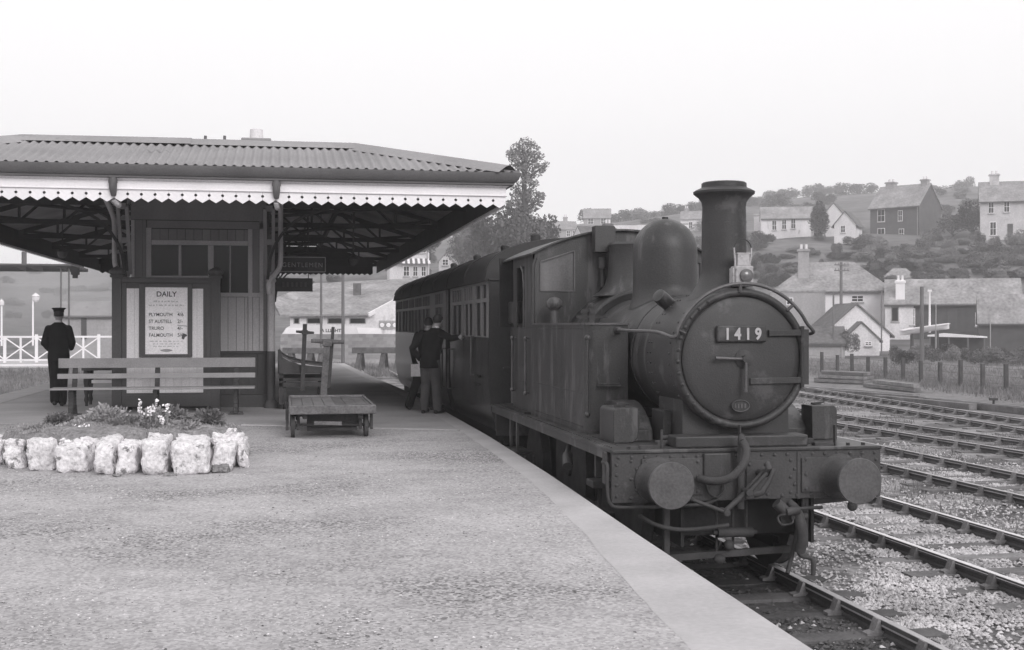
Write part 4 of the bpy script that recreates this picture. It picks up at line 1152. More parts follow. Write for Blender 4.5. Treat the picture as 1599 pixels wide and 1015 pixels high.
# corrugated slopes
def slope(side):
    b = MB()
    pitch = 0.14
    if side == 'front': L0, L1 = GX0, GX1
    else: L0, L1 = GY0, GY1
    nst = int((L1 - L0) / pitch * 8)
    rows = 5
    def pt(a, t):
        z = ZG + 0.004 + (ZT - ZG) * t + 0.022 * cos(2 * pi * (a - L0) / pitch)
        off = SI * t + 0.035 * (1 - t)
        a = max(L0 + off, min(L1 - off, a))
        if side == 'front': return (a, GY0 + off, z)
        if side == 'right': return (GX1 - off, a, z)
        return (GX0 + off, a, z)
    b.grid(lambda a, t: pt(a, t), [L0 + (L1 - L0) * i / nst for i in range(nst + 1)], [i / rows for i in range(rows + 1)])
    return b
for sd_ in ('front', 'right', 'left'):
    B('roof_slope', slope(sd_), M['tin'], smooth=70)
b = MB(); b.box(GX0 + SI - 0.02, GX1 - SI + 0.02, GY0 + SI - 0.02, GY1, ZT - 0.03, ZT + 0.0); B('roof_top', b, M['tin'])
b = MB()                                        # capping over the hips and the top edge
c1, c2 = Vector((GX1 - SI, GY0 + SI, ZT + 0.035)), Vector((GX0 + SI, GY0 + SI, ZT + 0.035))
e1, e2 = Vector((GX1 - 0.15, GY0 + 0.15, ZG + 0.08)), Vector((GX0 + 0.15, GY0 + 0.15, ZG + 0.08))
def capping(b, p, q, w=0.3):
    p, q = Vector(p), Vector(q); t = (q - p).normalized(); sd = t.cross(Vector((0, 0, 1))).normalized()
    vs = []
    for r in (p, q):
        vs += [r - sd * w - Vector((0, 0, 0.088)), r - sd * w * 0.3 + Vector((0, 0, 0.025)), r + Vector((0, 0, 0.05)), r + sd * w * 0.3 + Vector((0, 0, 0.025)), r + sd * w - Vector((0, 0, 0.088))]
    b.add(vs, [(k, k + 1, k + 6, k + 5) for k in range(4)])
xm = -1.6
for p, q in ((c1, (xm, c1.y, c1.z)), ((xm + 0.1, c1.y, c1.z + 0.012), c2), (c1, e1), (c2, e2), (c1, (c1.x, GY1, c1.z)), (c2, (c2.x, GY1, c2.z))): capping(b, p, q)
B('ridge_capping', b, M['tin'], smooth=50)
# gutter and fascia mouldings round three sides
gp = [(0.0, 0.0), (0.0, -0.03), (0.03, -0.11), (0.07, -0.15), (0.09, -0.155), (0.09, -0.185), (0.19, -0.19), (0.2, -0.15), (0.16, 0.0), (0.13, 0.0), (0.12, -0.12), (0.06, -0.12), (0.02, 0.0)]
def run(b, prof, z):
    """sweep a section (inward, up) round left, front and right edges with mitred corners"""
    n = len(prof)
    for cx_, cy_ in ((0, 1), (0, 0), (1, 0), (1, 1)):
        for o, h in prof:
            x = (GX0 + o) if cx_ == 0 else (GX1 - o)
            y = (GY0 + o) if cy_ == 0 else (GY1 - 0)
            b.v.append((x, y, z + h))
    b.f += [(i * n + k, i * n + (k + 1) % n, (i + 1) * n + (k + 1) % n, (i + 1) * n + k) for i in range(3) for k in range(n)]
b = MB(); run(b, gp, ZG); B('gutter', b, M['gutter'], smooth=30)
b = MB(); run(b, [(0.15, -0.192), (0.19, -0.215), (0.19, -0.222), (0.23, -0.222), (0.23, -0.192)], ZG); B('fascia_moulding', b, M['cream'], smooth=20)
b = MB(); run(b, [(0.20, -0.224), (0.20, -0.335), (0.185, -0.34), (0.185, -0.352), (0.235, -0.352), (0.235, -0.224)], ZG)
B('fascia_board', b, M['white'])
# valance boards, one by one: pointed foot, half a hole on either edge
PV = 0.196
VZ1, VZN, VZP = ZG - 0.354, ZG - 0.475, ZG - 0.535     # top, notch, point
def vboard():
    w = PV / 2 - 0.0015
    hz, r = VZN + 0.055, 0.021
    pr = [(-w, VZ1), (-w, hz + r)] + [(-w + r * sin(radians(a)), hz + r * cos(radians(a))) for a in (30, 60, 90, 120, 150)] + [(-w, hz - r), (-w, VZN), (0, VZP), (w, VZN), (w, hz - r)] + [(w - r * sin(radians(a)), hz - r * cos(radians(a))) for a in (30, 60, 90, 120, 150)] + [(w, hz + r), (w, VZ1)]
    b = MB(); b.prism(pr, -0.011, 0.011)
    return b
o0 = ORG[ST.name]
vb = None
x = GX0 + 0.215 + PV / 2
while x < GX1 - 0.215:
    if vb is None: vb = vboard().build('valance_board', M['white'], ST, org=(0, 0, 0)); v = vb
    else: v = again(vb, 'valance_board', ST)
    v.location = (x - o0.x, GY0 + 0.225 + rnd.uniform(-0.002, 0.002) - o0.y, -o0.z + rnd.uniform(-0.002, 0.002)); v.rotation_euler = (0, 0, 0)
    x += PV
for gx_ in (GX1 - 0.225, GX0 + 0.225):
    y = GY0 + 0.24 + PV / 2
    k = 0
    while y < GY1 and k < 118:
        v = again(vb, 'valance_board', ST, (gx_ - o0.x, y - o0.y, 0), pi / 2)
        y += PV; k += 1
for gx_ in (GX1 - 0.25, GX0 + 0.25):
    b = MB(); b.box(gx_ - 0.01, gx_ + 0.01, GY0 + 0.27, GY1 - 0.05, VZN + 0.012, VZ1 + 0.3); B('valance_backing', b, M['truss'])
b = MB(); b.box(GX0 + 0.28, GX1 - 0.28, GY0 + 0.245, GY0 + 0.26, VZN + 0.012, VZ1 + 0.3); B('valance_backing', b, M['truss'])
b = MB()                                         # saw-tooth edge and frame at the far end of the canopy
pr = [(GX0 + 0.22, VZ1 + 0.3), (GX0 + 0.22, VZN)]
xx = GX0 + 0.22
while xx < GX1 - 0.22 - PV: pr += [(xx + PV / 2, VZP), (xx + PV, VZN)]; xx += PV
pr += [(xx, VZ1 + 0.3)]
for a, c in zip(range(1, len(pr) - 2, 2), range(3, len(pr) - 1, 2)):
    p0, p1, p2 = pr[a], pr[a + 1], pr[c] if c < len(pr) else pr[-1]
    b.prism([(p0[0], VZ1 + 0.85), p0, p1, p2, (p2[0], VZ1 + 0.85)], GY1 - 0.02, GY1)
o = B('far_valance', b, M['truss']); o['kind'] = 'stuff'
# soffit sheeting and the iron trusses under it
b = MB()
for sgn in (-1, 1):
    xa = GX1 - 0.24 if sgn > 0 else GX0 + 0.24; xb = GX1 - SI if sgn > 0 else GX0 + SI
    b.add([(xa, GY0 + 0.24, ZG - 0.04), (xa, GY1, ZG - 0.04), (xb, GY1, ZT - 0.06), (xb, GY0 + SI, ZT - 0.06)], [(0, 1, 2, 3)])
b.add([(GX0 + 0.24, GY0 + 0.24, ZG - 0.04), (GX1 - 0.24, GY0 + 0.24, ZG - 0.04), (GX1 - SI, GY0 + SI, ZT - 0.06), (GX0 + SI, GY0 + SI, ZT - 0.06)], [(0, 1, 2, 3)])
b.box(GX0 + SI, GX1 - SI, GY0 + SI, GY1, ZT - 0.08, ZT - 0.06)
B('soffit', b, M['soffit'])
BX0, BX1, WY = -2.72, -0.30, 23.6               # the building's end wall
ti = 0
for y in [22.9, 27.4, 31.9, 36.4, 40.9, 45.2]:
    for sgn, xw, xe in ((1, BX1, GX1 - 0.3), (-1, BX0, GX0 + 0.3)):
        b = MB()
        z0 = ZG - 0.2
        b.bar((xw, y, z0), (xe, y, z0), 0.06, 0.1)                                  # tie
        b.bar((xw, y, ZT - 0.15), (GX1 - SI if sgn > 0 else GX0 + SI, y, ZT - 0.15), 0.06, 0.1)
        xs_ = GX1 - SI if sgn > 0 else GX0 + SI
        b.bar((xs_, y, ZT - 0.15), (xe, y, ZG - 0.12), 0.06, 0.1)
        for f in (0.25, 0.5, 0.75):
            xq = xw + (xe - xw) * f
            b.bar((xq, y, z0), (xw + (xe - xw) * (f - 0.2), y, ZT - 0.2), 0.05, 0.05)
            b.bar((xq, y, z0), (xq, y, ZT - 0.2 if f < 0.4 else ZG + 0.1), 0.05, 0.05)
        pts_ = smooth_path([(xw + sgn * 0.02, y, 2.35), (xw + sgn * 0.12, y, 2.9), (xw + sgn * 0.5, y, 3.4), (xw + sgn * 1.2, y, z0)], 4)
        for p_, q_ in zip(pts_, pts_[1:]): b.bar(p_, q_, 0.05, 0.07, (0, 1, 0))
        B('truss', b, M['truss'])
b = MB()
for xq in (GX1 - 1.0, GX1 - 2.4, GX0 + 1.0, GX0 + 2.4):
    zz = ZG + 0.2 if abs(xq - GX1) < 1 or abs(xq - GX0) < 1 else ZT - 0.25
    b.bar((xq, GY0 + 2.6, zz - 0.1), (xq, GY1, zz - 0.1), 0.08, 0.14)
for xq, xr in ((BX1, GX1 - 0.5), (BX0, GX0 + 0.5)):
    for y in (23.6, 28, 32.5, 37): b.bar((xq, y + 1.6, ZG - 0.22), (xr, y - 1.0, ZG - 0.12), 0.05, 0.06)
for i in (0, 2, 4, 6): b.bar((BX0 + 0.4 * i, WY, ZT - 0.3), (GX0 + 1.6 * i + 0.4, GY0 + 0.35, ZG - 0.13), 0.06, 0.09)
B('purlins', b, M['truss'])
# end wall: frame pieces, boards, windows
y0 = WY
def plank(name, xa, xb, za, zb, m, proud=0.0, parent=None, th=0.03):
    b = MB(); b.box(xa, xb, y0 - proud - th, y0 - proud, za, zb); return B(name, b, m, parent, bevel=0.004)
b = MB(); b.box(BX0, BX1, y0, y0 + 0.1, 0.0, 4.3); b.box(BX0, BX0 + 0.1, y0 + 0.1, 45, 0, 4.3); b.box(BX1 - 0.1, BX1, y0 + 0.1, 45, 0, 4.3)
wl_ = B('wall', b, M['walldark'])
plank('frieze', BX0 + 0.0, BX1, 3.45, 4.2, M['wallmid'], 0.03, wl_)
plank('lintel', BX0 + 0.28, BX1 - 0.02, 3.3, 3.435, M['wallmid'], 0.03, wl_)
i = 0
xb_ = -2.36
while xb_ < -0.66:
    plank('board', xb_, min(xb_ + 0.143, -0.62), 3.085, 3.285, M['wallmid'], 0.0, wl_, 0.02 + 0.003 * (i % 2)); xb_ += 0.15; i += 1
plank('corner_post', BX0, BX0 + 0.06, 0.5, 3.44, M['wallpale'], 0.02, wl_)
plank('board', BX0 + 0.065, BX0 + 0.2, 0.5, 3.44, M['wallmid'], 0.0, wl_)
plank('board', BX0 + 0.205, BX0 + 0.26, 0.5, 3.44, M['wallmid'], 0.005, wl_)
plank('window_post', -2.455, -2.365, 0.5, 3.3, M['wallpale'], 0.03, wl_)
plank('window_post', -0.64, -0.56, 1.05, 3.3, M['wallpale'], 0.03, wl_)
plank('board', -0.555, -0.44, 1.05, 3.3, M['wallmid'], 0.0, wl_)
plank('corner_post', -0.435, -0.36, 1.05, 3.44, M['wallpale'], 0.03, wl_)
plank('board', -0.355, BX1, 1.05, 3.44, M['wallmid'], 0.0, wl_)
b = MB(); b.box(-2.36, -0.645, y0 - 0.055, y0 - 0.002, 2.995, 3.08); w = B('window', b, M['wallpale'], bevel=0.004)
for nm_, q_ in (('sill', (-2.36, -1.365, y0 - 0.07, y0 - 0.002, 2.37, 2.43)), ('glazing_bar', (-1.885, -1.835, y0 - 0.05, y0 - 0.002, 2.435, 2.99)), ('mullion', (-1.36, -1.26, y0 - 0.06, y0 - 0.002, 2.13, 2.99)), ('glazing_bar', (-0.975, -0.955, y0 - 0.03, y0 - 0.002, 2.13, 2.99))):
    b = MB(); b.box(*q_); B(nm_, b, M['wallpale'], w, bevel=0.004)
for xa, xb, za in ((-2.36, -1.885, 2.43), (-1.835, -1.36, 2.43), (-1.26, -0.975, 2.13), (-0.955, -0.645, 2.13)):
    b = MB(); b.box(xa, xb, y0 - 0.012, y0 - 0.004, za, 2.995); B('pane', b, M['glass'], w)
plank('rail', -1.3, -0.37, 2.05, 2.125, M['wallpale'], 0.034, wl_)
xb_ = -1.3
while xb_ < -0.66:
    plank('board', xb_, min(xb_ + 0.145, -0.645), 1.05, 2.045, M['wallpale'], 0.0, wl_, 0.02); xb_ += 0.15
plank('board', -0.555, -0.44, 1.05, 2.045, M['wallpale'], 0.022, wl_, 0.01)
xb_ = BX0
while xb_ < BX1 - 0.05:
    plank('dado_board', xb_, min(xb_ + 0.146, BX1), 0.25, 1.0, M['walldark'], 0.0, wl_, 0.02); xb_ += 0.15
plank('dado_rail', BX0, BX1, 1.003, 1.047, M['walldark'], 0.0, wl_, 0.05)
plank('skirting', BX0, BX1, 0.0, 0.246, M['walldark'], 0.0, wl_, 0.05)
# corner columns with slotted brackets, downpipes from the gutter outlets
for s, xc in ((1, -0.22), (-1, -2.79)):
    b = MB(); b.cyl((xc, 23.3, 0), (xc, 23.3, 1.05), 0.075, n=20); b.lathe([(0.13, 0), (0.13, 0.1), (0.08, 0.16)], (xc, 23.3, 0), 'z', 20)
    c_ = B('column', b, M['walldark'], smooth=40)
    b = MB(); b.cyl((xc, 23.3, 1.05), (xc, 23.3, 2.3), 0.07, n=20); b.lathe([(0.07, 2.3), (0.095, 2.34), (0.07, 2.4)], (xc, 23.3, 0), 'z', 20)
    B('column_shaft', b, M['wallpale'], c_, smooth=40)
    b = MB(); xb_ = xc - s * 0.03
    for dx in (-0.065, 0.065): b.bar((xb_ + dx, 23.25, 2.45), (xb_ + dx * 1.15, 22.6, 3.6), 0.06, 0.06)
    for f in (0.0, 0.5, 1.0): b.bar((xb_ - 0.06, 23.25 - 0.65 * f, 2.45 + 1.15 * f), (xb_ + 0.06, 23.25 - 0.65 * f, 2.45 + 1.15 * f), 0.06, 0.1)
    B('canopy_bracket', b, M['wallmid'], c_)
for xo, xc, sg in ((-3.12, -2.92, -1), (0.0, -0.1, 1)):
    x_ = {-1: on_y(175, 290, 19.0)[0], 1: on_y(432, 290, 19.0)[0]}[sg]
    b = MB(); b.tube([(x_, 19.17, ZG - 0.15), (x_, 19.12, ZG - 0.26), (x_, 19.14, ZG - 0.36), (x_, 19.2, ZG - 0.44)], [0.06, 0.058, 0.055, 0.04], 12); b.lathe([(0.066, -0.27), (0.066, -0.22)], (x_, 19.13, ZG), 'z', 12)
    B('gutter_outlet', b, M['gutter'], smooth=45)
    px_ = -2.95 if sg < 0 else -0.05
    b = MB(); b.tube(smooth_path([(x_, 19.26, ZG - 0.5), (x_ + 0.02, 19.6, ZG - 0.55), (px_, 21.8, 3.72), (px_, 22.9, 3.45), (px_, 23.1, 3.2), (px_, 23.1, 2.75), (px_ - sg * 0.03, 23.1, 2.55), (px_ - sg * 0.2, 23.12, 2.32), (px_ - sg * 0.2, 23.12, 2.1)], 5), 0.045, 10)
    b.lathe([(0.055, 2.2), (0.055, 2.28)], (px_ - sg * 0.2, 23.12, 0), 'z', 10)
    B('downpipe', b, M['wallpale'], smooth=60)
# chimney and pipes through the roof
b = MB(); cx_, cy_ = on_y(401, 215, 24.5)[0], 24.5
zc = on_y(401, 221, 24.5)[1]; zp = on_y(401, 203, 24.5)[1]
b.box(cx_ - 0.32, cx_ + 0.32, cy_ - 0.3, cy_ + 0.3, ZT - 0.3, zc - 0.03); b.box(cx_ - 0.28, cx_ + 0.28, cy_ - 0.26, cy_ + 0.26, zc - 0.03, zc + 0.03)
ch = B('chimney', b, M['tin'], bevel=0.02)
b = MB(); b.cyl((cx_, cy_, zc + 0.03), (cx_, cy_, zp), 0.13, 0.12, n=20); B('chimney_pot', b, M['cream'], ch, smooth=40)
for px_, h in ((320, 0.36), (350, 0.32)):
    xq = on_y(px_, 215, 23.5)[0]
    b = MB(); b.cyl((xq, 23.5, ZT - 0.1), (xq + 0.015, 23.5, on_y(px_, 212.5, 23.5)[1]), 0.028, n=10); B('vent_pipe', b, M['gutter'], smooth=40)

# ------------------------------------------------------------------ hanging signs
def sign(name, x0, x1, z0, z1, y, label, words=None, border=True):
    r = thing(name, ((x0 + x1) / 2, y, z0), label, 'sign')
    b = MB(); b.box(x0, x1, y - 0.015, y + 0.015, z0, z1); b.build('sign_board', M['signblack'], r, bevel=0.004)
    if border:
        b = MB(); t = 0.012; yy = y - 0.022
        for q in ((x0, z0, x1, z0), (x1, z0, x1, z1), (x1, z1, x0, z1), (x0, z1, x0, z0)): b.bar((q[0], yy, q[1]), (q[2], yy, q[3]), 0.012, 0.018)
        b.build('sign_border', M['signletter'], r)
    b = MB()
    for x in (x0 + 0.08, x1 - 0.08): b.cyl((x, y, z1), (x, y, 3.7), 0.009, n=6)
    b.build('hanger', M['iron'], r)
    if words: text(words, 'lettering', M['signletter'], r, (x0 + x1) / 2, y - 0.017, z0 + 0.09, 0.125, 'CENTER', 0.003, 0.95, bold=0.0, space=1.22)
    return r
sign('hanging_sign', -0.07, 0.80, 2.56, 2.84, 24.5, 'black hanging sign with pale border reading GENTLEMEN', 'GENTLEMEN')
r = sign('hanging_sign', -0.16, 0.56, 2.18, 2.44, 24.62, 'plain dark hanging sign just below the GENTLEMEN sign', None, False)
b = MB()
for i in range(6): b.box(-0.02 + i * 0.085, 0.02 + i * 0.085, 24.602, 24.606, 2.27, 2.36)
b.build('worn_lettering', M['walldark'], r)
# lamps hanging under the canopy
for k, (x, y, z, lab) in enumerate(((1.45, 26.5, 2.72, 'round glass lamp hanging under the canopy right of the GENTLEMEN sign'), (on_y(98, 408, 30)[0], 30.0, 3.0, 'round glass lamp hanging under the left half of the canopy'))):
    r = thing('hanging_lamp', (x, y, z), lab, 'lamp')
    b = MB(); b.lathe([(0.02, 0.06), (0.06, 0.07), (0.1, 0.12), (0.115, 0.2)], (x, y, z), 'z', 20); b.build('globe', M['sheenglass'], r, smooth=60)
    b = MB(); b.lathe([(0.12, 0.2), (0.125, 0.215), (0.07, 0.26), (0.02, 0.3), (0.012, 0.9)], (x, y, z), 'z', 20); b.build('shade', M['iron'], r, smooth=40)
# ------------------------------------------------------------------ notice board with the fares poster
NY = 22.66
NB = thing('notice_board', (-2.02, NY, 0), 'tall dark notice board with white panels and finial posts in front of the station', 'notice board')
def Nn(name, b, m, parent=None, smooth=None, bevel=0.004): return b.build(name, m, parent or NB, smooth, bevel)
for xc in (-2.855, -1.175):
    b = MB(); b.box(xc - 0.08, xc + 0.08, NY - 0.06, NY + 0.06, 0, 2.36); p_ = Nn('post', b, M['walldark'])
    b = MB(); b.box(xc - 0.11, xc + 0.11, NY - 0.09, NY + 0.09, 2.36, 2.4); b.lathe([(0.1, 2.4), (0.14, 2.44), (0.14, 2.48), (0.09, 2.52), (0.0, 2.56)], (xc, NY, 0), 'z', 8); Nn('finial', b, M['walldark'], p_, 30)
b = MB(); b.box(-2.775, -1.255, NY - 0.01, NY + 0.02, 0.1, 2.27); bk = Nn('back_panel', b, M['walldark'])
b = MB(); b.box(-2.774, -1.256, NY - 0.05, NY + 0.05, 2.272, 2.34); b.box(-2.774, -1.256, NY - 0.07, NY + 0.07, 2.34, 2.365); Nn('head_rail', b, M['walldark'])
b = MB(); b.box(-2.774, -2.69, NY - 0.03, NY - 0.011, 0.1, 2.27); b.box(-1.34, -1.256, NY - 0.03, NY - 0.011, 0.1, 2.27); b.box(-2.774, -1.256, NY - 0.035, NY - 0.011, 0.1, 0.3); Nn('panel_frame', b, M['walldark'])
x_ = -2.69
i = 0
while x_ < -1.4:
    b = MB(); b.box(x_ + 0.001, min(x_ + 0.131, -1.39), NY - 0.026, NY - 0.012, 0.34, 2.17); Nn('board', b, M['cream'], bk, None, 0.002); x_ += 0.1325; i += 1
PO = thing('poster', (-2.02, NY - 0.04, 0.98), 'framed white fares poster headed DAILY hung on the notice board', 'poster')
def Pp(name, b, m, parent=None, bevel=0): return b.build(name, m, parent or PO, None, bevel)
b = MB()
for xa, xb, za, zb in ((-2.475, -2.375, 0.97, 2.25), (-1.655, -1.575, 0.97, 2.25), (-2.374, -1.656, 0.97, 1.02), (-2.374, -1.656, 2.19, 2.25)): b.box(xa, xb, NY - 0.075, NY - 0.028, za, zb)
Pp('frame', b, M['walldark'], bevel=0.006)
b = MB(); b.box(-2.374, -1.656, NY - 0.05, NY - 0.03, 1.02, 2.19); pp_ = Pp('sheet', b, M['paper'])
yt = NY - 0.0515
text('DAILY', 'lettering', M['ink'], PO, -2.015, yt, 2.03, 0.125, 'CENTER', 0.001, 1.0, bold=0.002)
for s_, q_, z in (('PLYMOUTH', '4/6', 1.685), ('ST AUSTELL', '2/-', 1.565), ('TRURO', '4/-', 1.445), ('FALMOUTH', '5/6', 1.325)):
    text(s_, 'lettering', M['ink'], PO, -2.315, yt, z, 0.083, 'LEFT', 0.001, 0.93 if len(s_) < 10 else 0.9, bold=0.001)
    text(q_, 'lettering', M['ink'], PO, -1.83, yt, z, 0.088, 'LEFT', 0.001, 0.95, bold=0.001)
b = MB()
rr = random.Random(5)
for z, xa, xb, h in ((1.93, -2.23, -1.8, 0.028), (1.862, -2.31, -1.71, 0.03), (1.75, -1.84, -1.74, 0.016), (1.7, -1.97, -1.9, 0.03), (1.235, -2.29, -1.73, 0.02), (1.19, -2.24, -1.77, 0.02), (1.147, -2.24, -1.78, 0.02)):
    x_ = xa
    while x_ < xb:
        wd = rr.uniform(0.03, 0.08); xe_ = min(x_ + wd, xb)
        nn = int((xe_ - x_) / 0.012)
        for k in range(nn): b.box(x_ + k * 0.012, x_ + k * 0.012 + 0.0065, yt - 0.001, yt + 0.001, z + (0.004 if rr.random() < 0.3 else 0), z + h * rr.uniform(0.65, 1.0))
        x_ = xe_ + 0.018
Pp('small_print', b, M['faintink'])
b = MB(); b.prism([(-2.015 + 0.085 * cos(g), 1.085 + 0.026 * sin(g)) for g in [2 * pi * i / 20 for i in range(20)]], yt - 0.001, yt + 0.001); b.box(-2.115, -1.915, yt - 0.0005, yt + 0.0015, 1.074, 1.096); Pp('railway_emblem', b, M['faintink'])
b = MB(); b.prism([(-1.76, 1.29), (-1.72, 1.275), (-1.70, 1.32), (-1.66, 1.34), (-1.675, 1.365), (-1.73, 1.385), (-1.75, 1.34)], yt - 0.0015, yt + 0.001); b.bar((-1.83, yt - 0.001, 1.525), (-1.66, yt - 0.001, 1.51), 0.002, 0.008); Pp('torn_patch', b, M['walldark'])
# ------------------------------------------------------------------ long bench
BE = thing('bench', (-2.1, 21.9, 0), 'long slatted platform bench on iron legs before the notice board', 'bench')
def Bb(name, b, m, parent=None, smooth=None, bevel=0.006): return b.build(name, m, parent or BE, smooth, bevel)
for name, ya, z0, z1, th, x0, x1 in (('back_slat', 22.14, 0.80, 0.965, 0.035, -3.74, -0.48), ('back_slat', 22.1, 0.62, 0.705, 0.035, -3.75, -0.48)):
    b = MB(); b.box(x0, x1, ya, ya + th, z0, z1); Bb(name, b, M['bench'])
for ya in (21.62, 21.74, 21.86, 21.98):
    b = MB(); b.box(-3.8, -0.48, ya, ya + 0.095, 0.45, 0.482); Bb('seat_slat', b, M['bench'])
for xc in (-3.47, -2.12, -0.8):
    b = MB()
    b.bar((xc, 21.66, 0.44), (xc, 22.08, 0.44), 0.06, 0.035)
    for pts_ in ([(xc, 21.7, 0.43), (xc, 21.72, 0.25), (xc, 21.66, 0.03)], [(xc, 22.02, 0.44), (xc, 22.0, 0.25), (xc, 22.12, 0.03)], [(xc, 22.04, 0.44), (xc, 22.12, 0.6), (xc, 22.19, 0.95)]):
        sp = smooth_path(pts_, 4)
        for p_, q_ in zip(sp, sp[1:]): b.bar(p_, q_, 0.085 if xc < -3 or pts_[0][2] > 0.435 else 0.075, 0.035, (0, 1, 0))
    b.box(xc - 0.13, xc + 0.13, 21.6, 21.72, 0.0, 0.03); b.box(xc - 0.11, xc + 0.11, 22.06, 22.18, 0.0, 0.03)
    Bb('leg', b, M['castiron'], bevel=0.008)
# small table with turned legs behind the bench
TBL = thing('side_table', (-3.3, 24.6, 0), 'small dark table with turned legs behind the bench, pale tray hung below its top', 'table')
for xc, yc in ((-3.62, 24.4), (-3.02, 24.4), (-3.62, 24.9), (-3.02, 24.9)):
    b = MB(); b.lathe([(0.03, 0), (0.025, 0.06), (0.045, 0.12), (0.03, 0.2), (0.05, 0.3), (0.04, 0.36), (0.055, 0.45), (0.055, 0.68)], (xc, yc, 0), 'z', 12); b.build('leg', M['castiron'], TBL, smooth=40)
b = MB(); b.box(-3.7, -2.94, 24.32, 24.98, 0.68, 0.73); b.build('table_top', M['darkwood'], TBL, bevel=0.006)
b = MB(); b.box(-3.53, -3.06, 24.38, 24.9, 0.44, 0.5); b.build('tray', M['offwhite'], TBL, bevel=0.006)
# ------------------------------------------------------------------ rockery bed with whitewashed stones
FBD = thing('flower_bed', (-1.72, 14.2, 0), 'low raised flower bed ringed with rough whitewashed rocks', 'flower bed')
def rock(x0, x1, y, th, h, seed, lean=0.0, z0=-0.02):
    b = MB(); N_ = 14
    cx_, cz_ = (x0 + x1) / 2, h / 2
    hx, hy, hz = (x1 - x0) / 2, th / 2, h / 2
    q = []; fs = []
    def add_face(f):
        n0 = len(q)
        for j in range(N_ + 1):
            for i in range(N_ + 1):
                p = Vector(f(-1 + 2 * i / N_, -1 + 2 * j / N_))
                l = (abs(p.x) ** 8 + abs(p.y) ** 8 + abs(p.z) ** 8) ** (1 / 8)
                p = p / l
                w = Vector((cx_ + p.x * hx, y + hy + p.y * hy, z0 + cz_ + p.z * hz))
                n1 = noise.noise(w * 5 + Vector((seed, 0, 0))); n2 = noise.noise(w * 14 + Vector((0, seed, 0))); n3 = noise.noise(w * 30)
                d = 0.034 * n1 + 0.02 * n2 + 0.024 * abs(n3) - 0.012
                taper = 1 - 0.07 * max(0, p.z)
                w = Vector((cx_ + (w.x - cx_) * taper + lean * p.z * 0.03, w.y, w.z)) + Vector((p.x, p.y, p.z)) * d
                w.z = max(w.z, -0.03)
                q.append(w)
        for j in range(N_):
            for i in range(N_):
                a = n0 + j * (N_ + 1) + i
                fs.append((a, a + 1, a + N_ + 2, a + N_ + 1))
    for f in (lambda u, v: (u, -1, v), lambda u, v: (u, 1, v), lambda u, v: (-1, u, v), lambda u, v: (1, u, v), lambda u, v: (u, v, 1), lambda u, v: (u, v, -1)): add_face(f)
    b.add(q, fs)
    return b
FR = [(-26, 4, 690, 728), (6, 38, 697, 733), (38, 84, 687, 737), (86, 137, 697, 740), (130, 150, 693, 731), (145, 180, 690, 743), (179, 215, 695, 742), (219, 262, 687, 743), (264, 328, 690, 743), (328, 369, 694, 738), (369, 388, 690, 732)]
for i, (a, c, t, bs) in enumerate(FR):
    xl, yl = on_z(a, bs); xr_, _ = on_z(c, bs)
    z1 = EYE - (t - CY0) / FPX * (yl * CA + xl * SA)
    rock(xl + 0.008, xr_ - 0.008, yl, max(0.3, 14.2 - yl), z1 + 0.01, i * 3.7, rnd.uniform(-1, 1)).build('rock', M['limestone'], FBD, smooth=75)
BK = [(-3.3, 14.3), (-3.3, 14.9), (-3.0, 15.4), (-2.5, 15.75), (-1.9, 15.85), (-1.3, 15.8), (-1.0, 15.5), (-0.72, 15.0), (-0.6, 14.5), (-0.58, 14.0)]
for i, (x, y) in enumerate(BK):
    rock(x - 0.17, x + 0.17, y - 0.14, 0.3, rnd.uniform(0.24, 0.33), 50 + i * 2.3).build('rock', M['limestone'], FBD, smooth=75)
for i, (px, py, wpx, hh) in enumerate(((20, 694, 30, 0.09), (60, 690, 40, 0.08), (150, 688, 50, 0.1), (112, 690, 40, 0.09), (350, 684, 34, 0.1), (362, 676, 16, 0.1), (318, 692, 34, 0.07), (372, 683, 18, 0.1))):
    p = at_depth(px, py, 13.4 + 0.02 * i); w_ = wpx * 13.4 / FPX
    rock(p.x - w_ / 2, p.x + w_ / 2, p.y, 0.18, hh, 90 + i, z0=p.z - hh * 0.6).build('rock', M['limestone'], FBD, smooth=75)
b = MB()
def soil(u, v):
    g = 2 * pi * u; r = v
    x = -1.8 + 1.42 * r * cos(g); y = 15.0 + 1.0 * r * sin(g)
    return (x, y, 0.33 + 0.09 * (1 - r * r) + 0.035 * noise.noise(Vector((x * 4, y * 4, 0))) - (0.3 * max(0, r - 0.92) / 0.08))
b.grid(soil, [i / 60 for i in range(61)], [0.02 + 0.98 * i / 20 for i in range(21)])
b.build('soil', M['earth'], FBD, smooth=60)
for k, (px, py) in enumerate(((345, 738), (268, 743), (185, 744))):
    p = on_z(px, py); b = rock(p[0] - (0.075, 0.06, 0.05)[k], p[0] + (0.075, 0.06, 0.05)[k], p[1] - 0.1, 0.12, (0.075, 0.03, 0.025)[k], 200 + k, z0=0.0)
    o = b.build('clod', M['earth'], None, smooth=60); tag(o, ('dark lump of turf lying at the foot of the right-hand rocks', 'flat dark clod on the gravel before the widest white rock', 'thin dark clod on the gravel before the middle rocks')[k], 'clod')
CV = MB(); cq = random.Random(17)
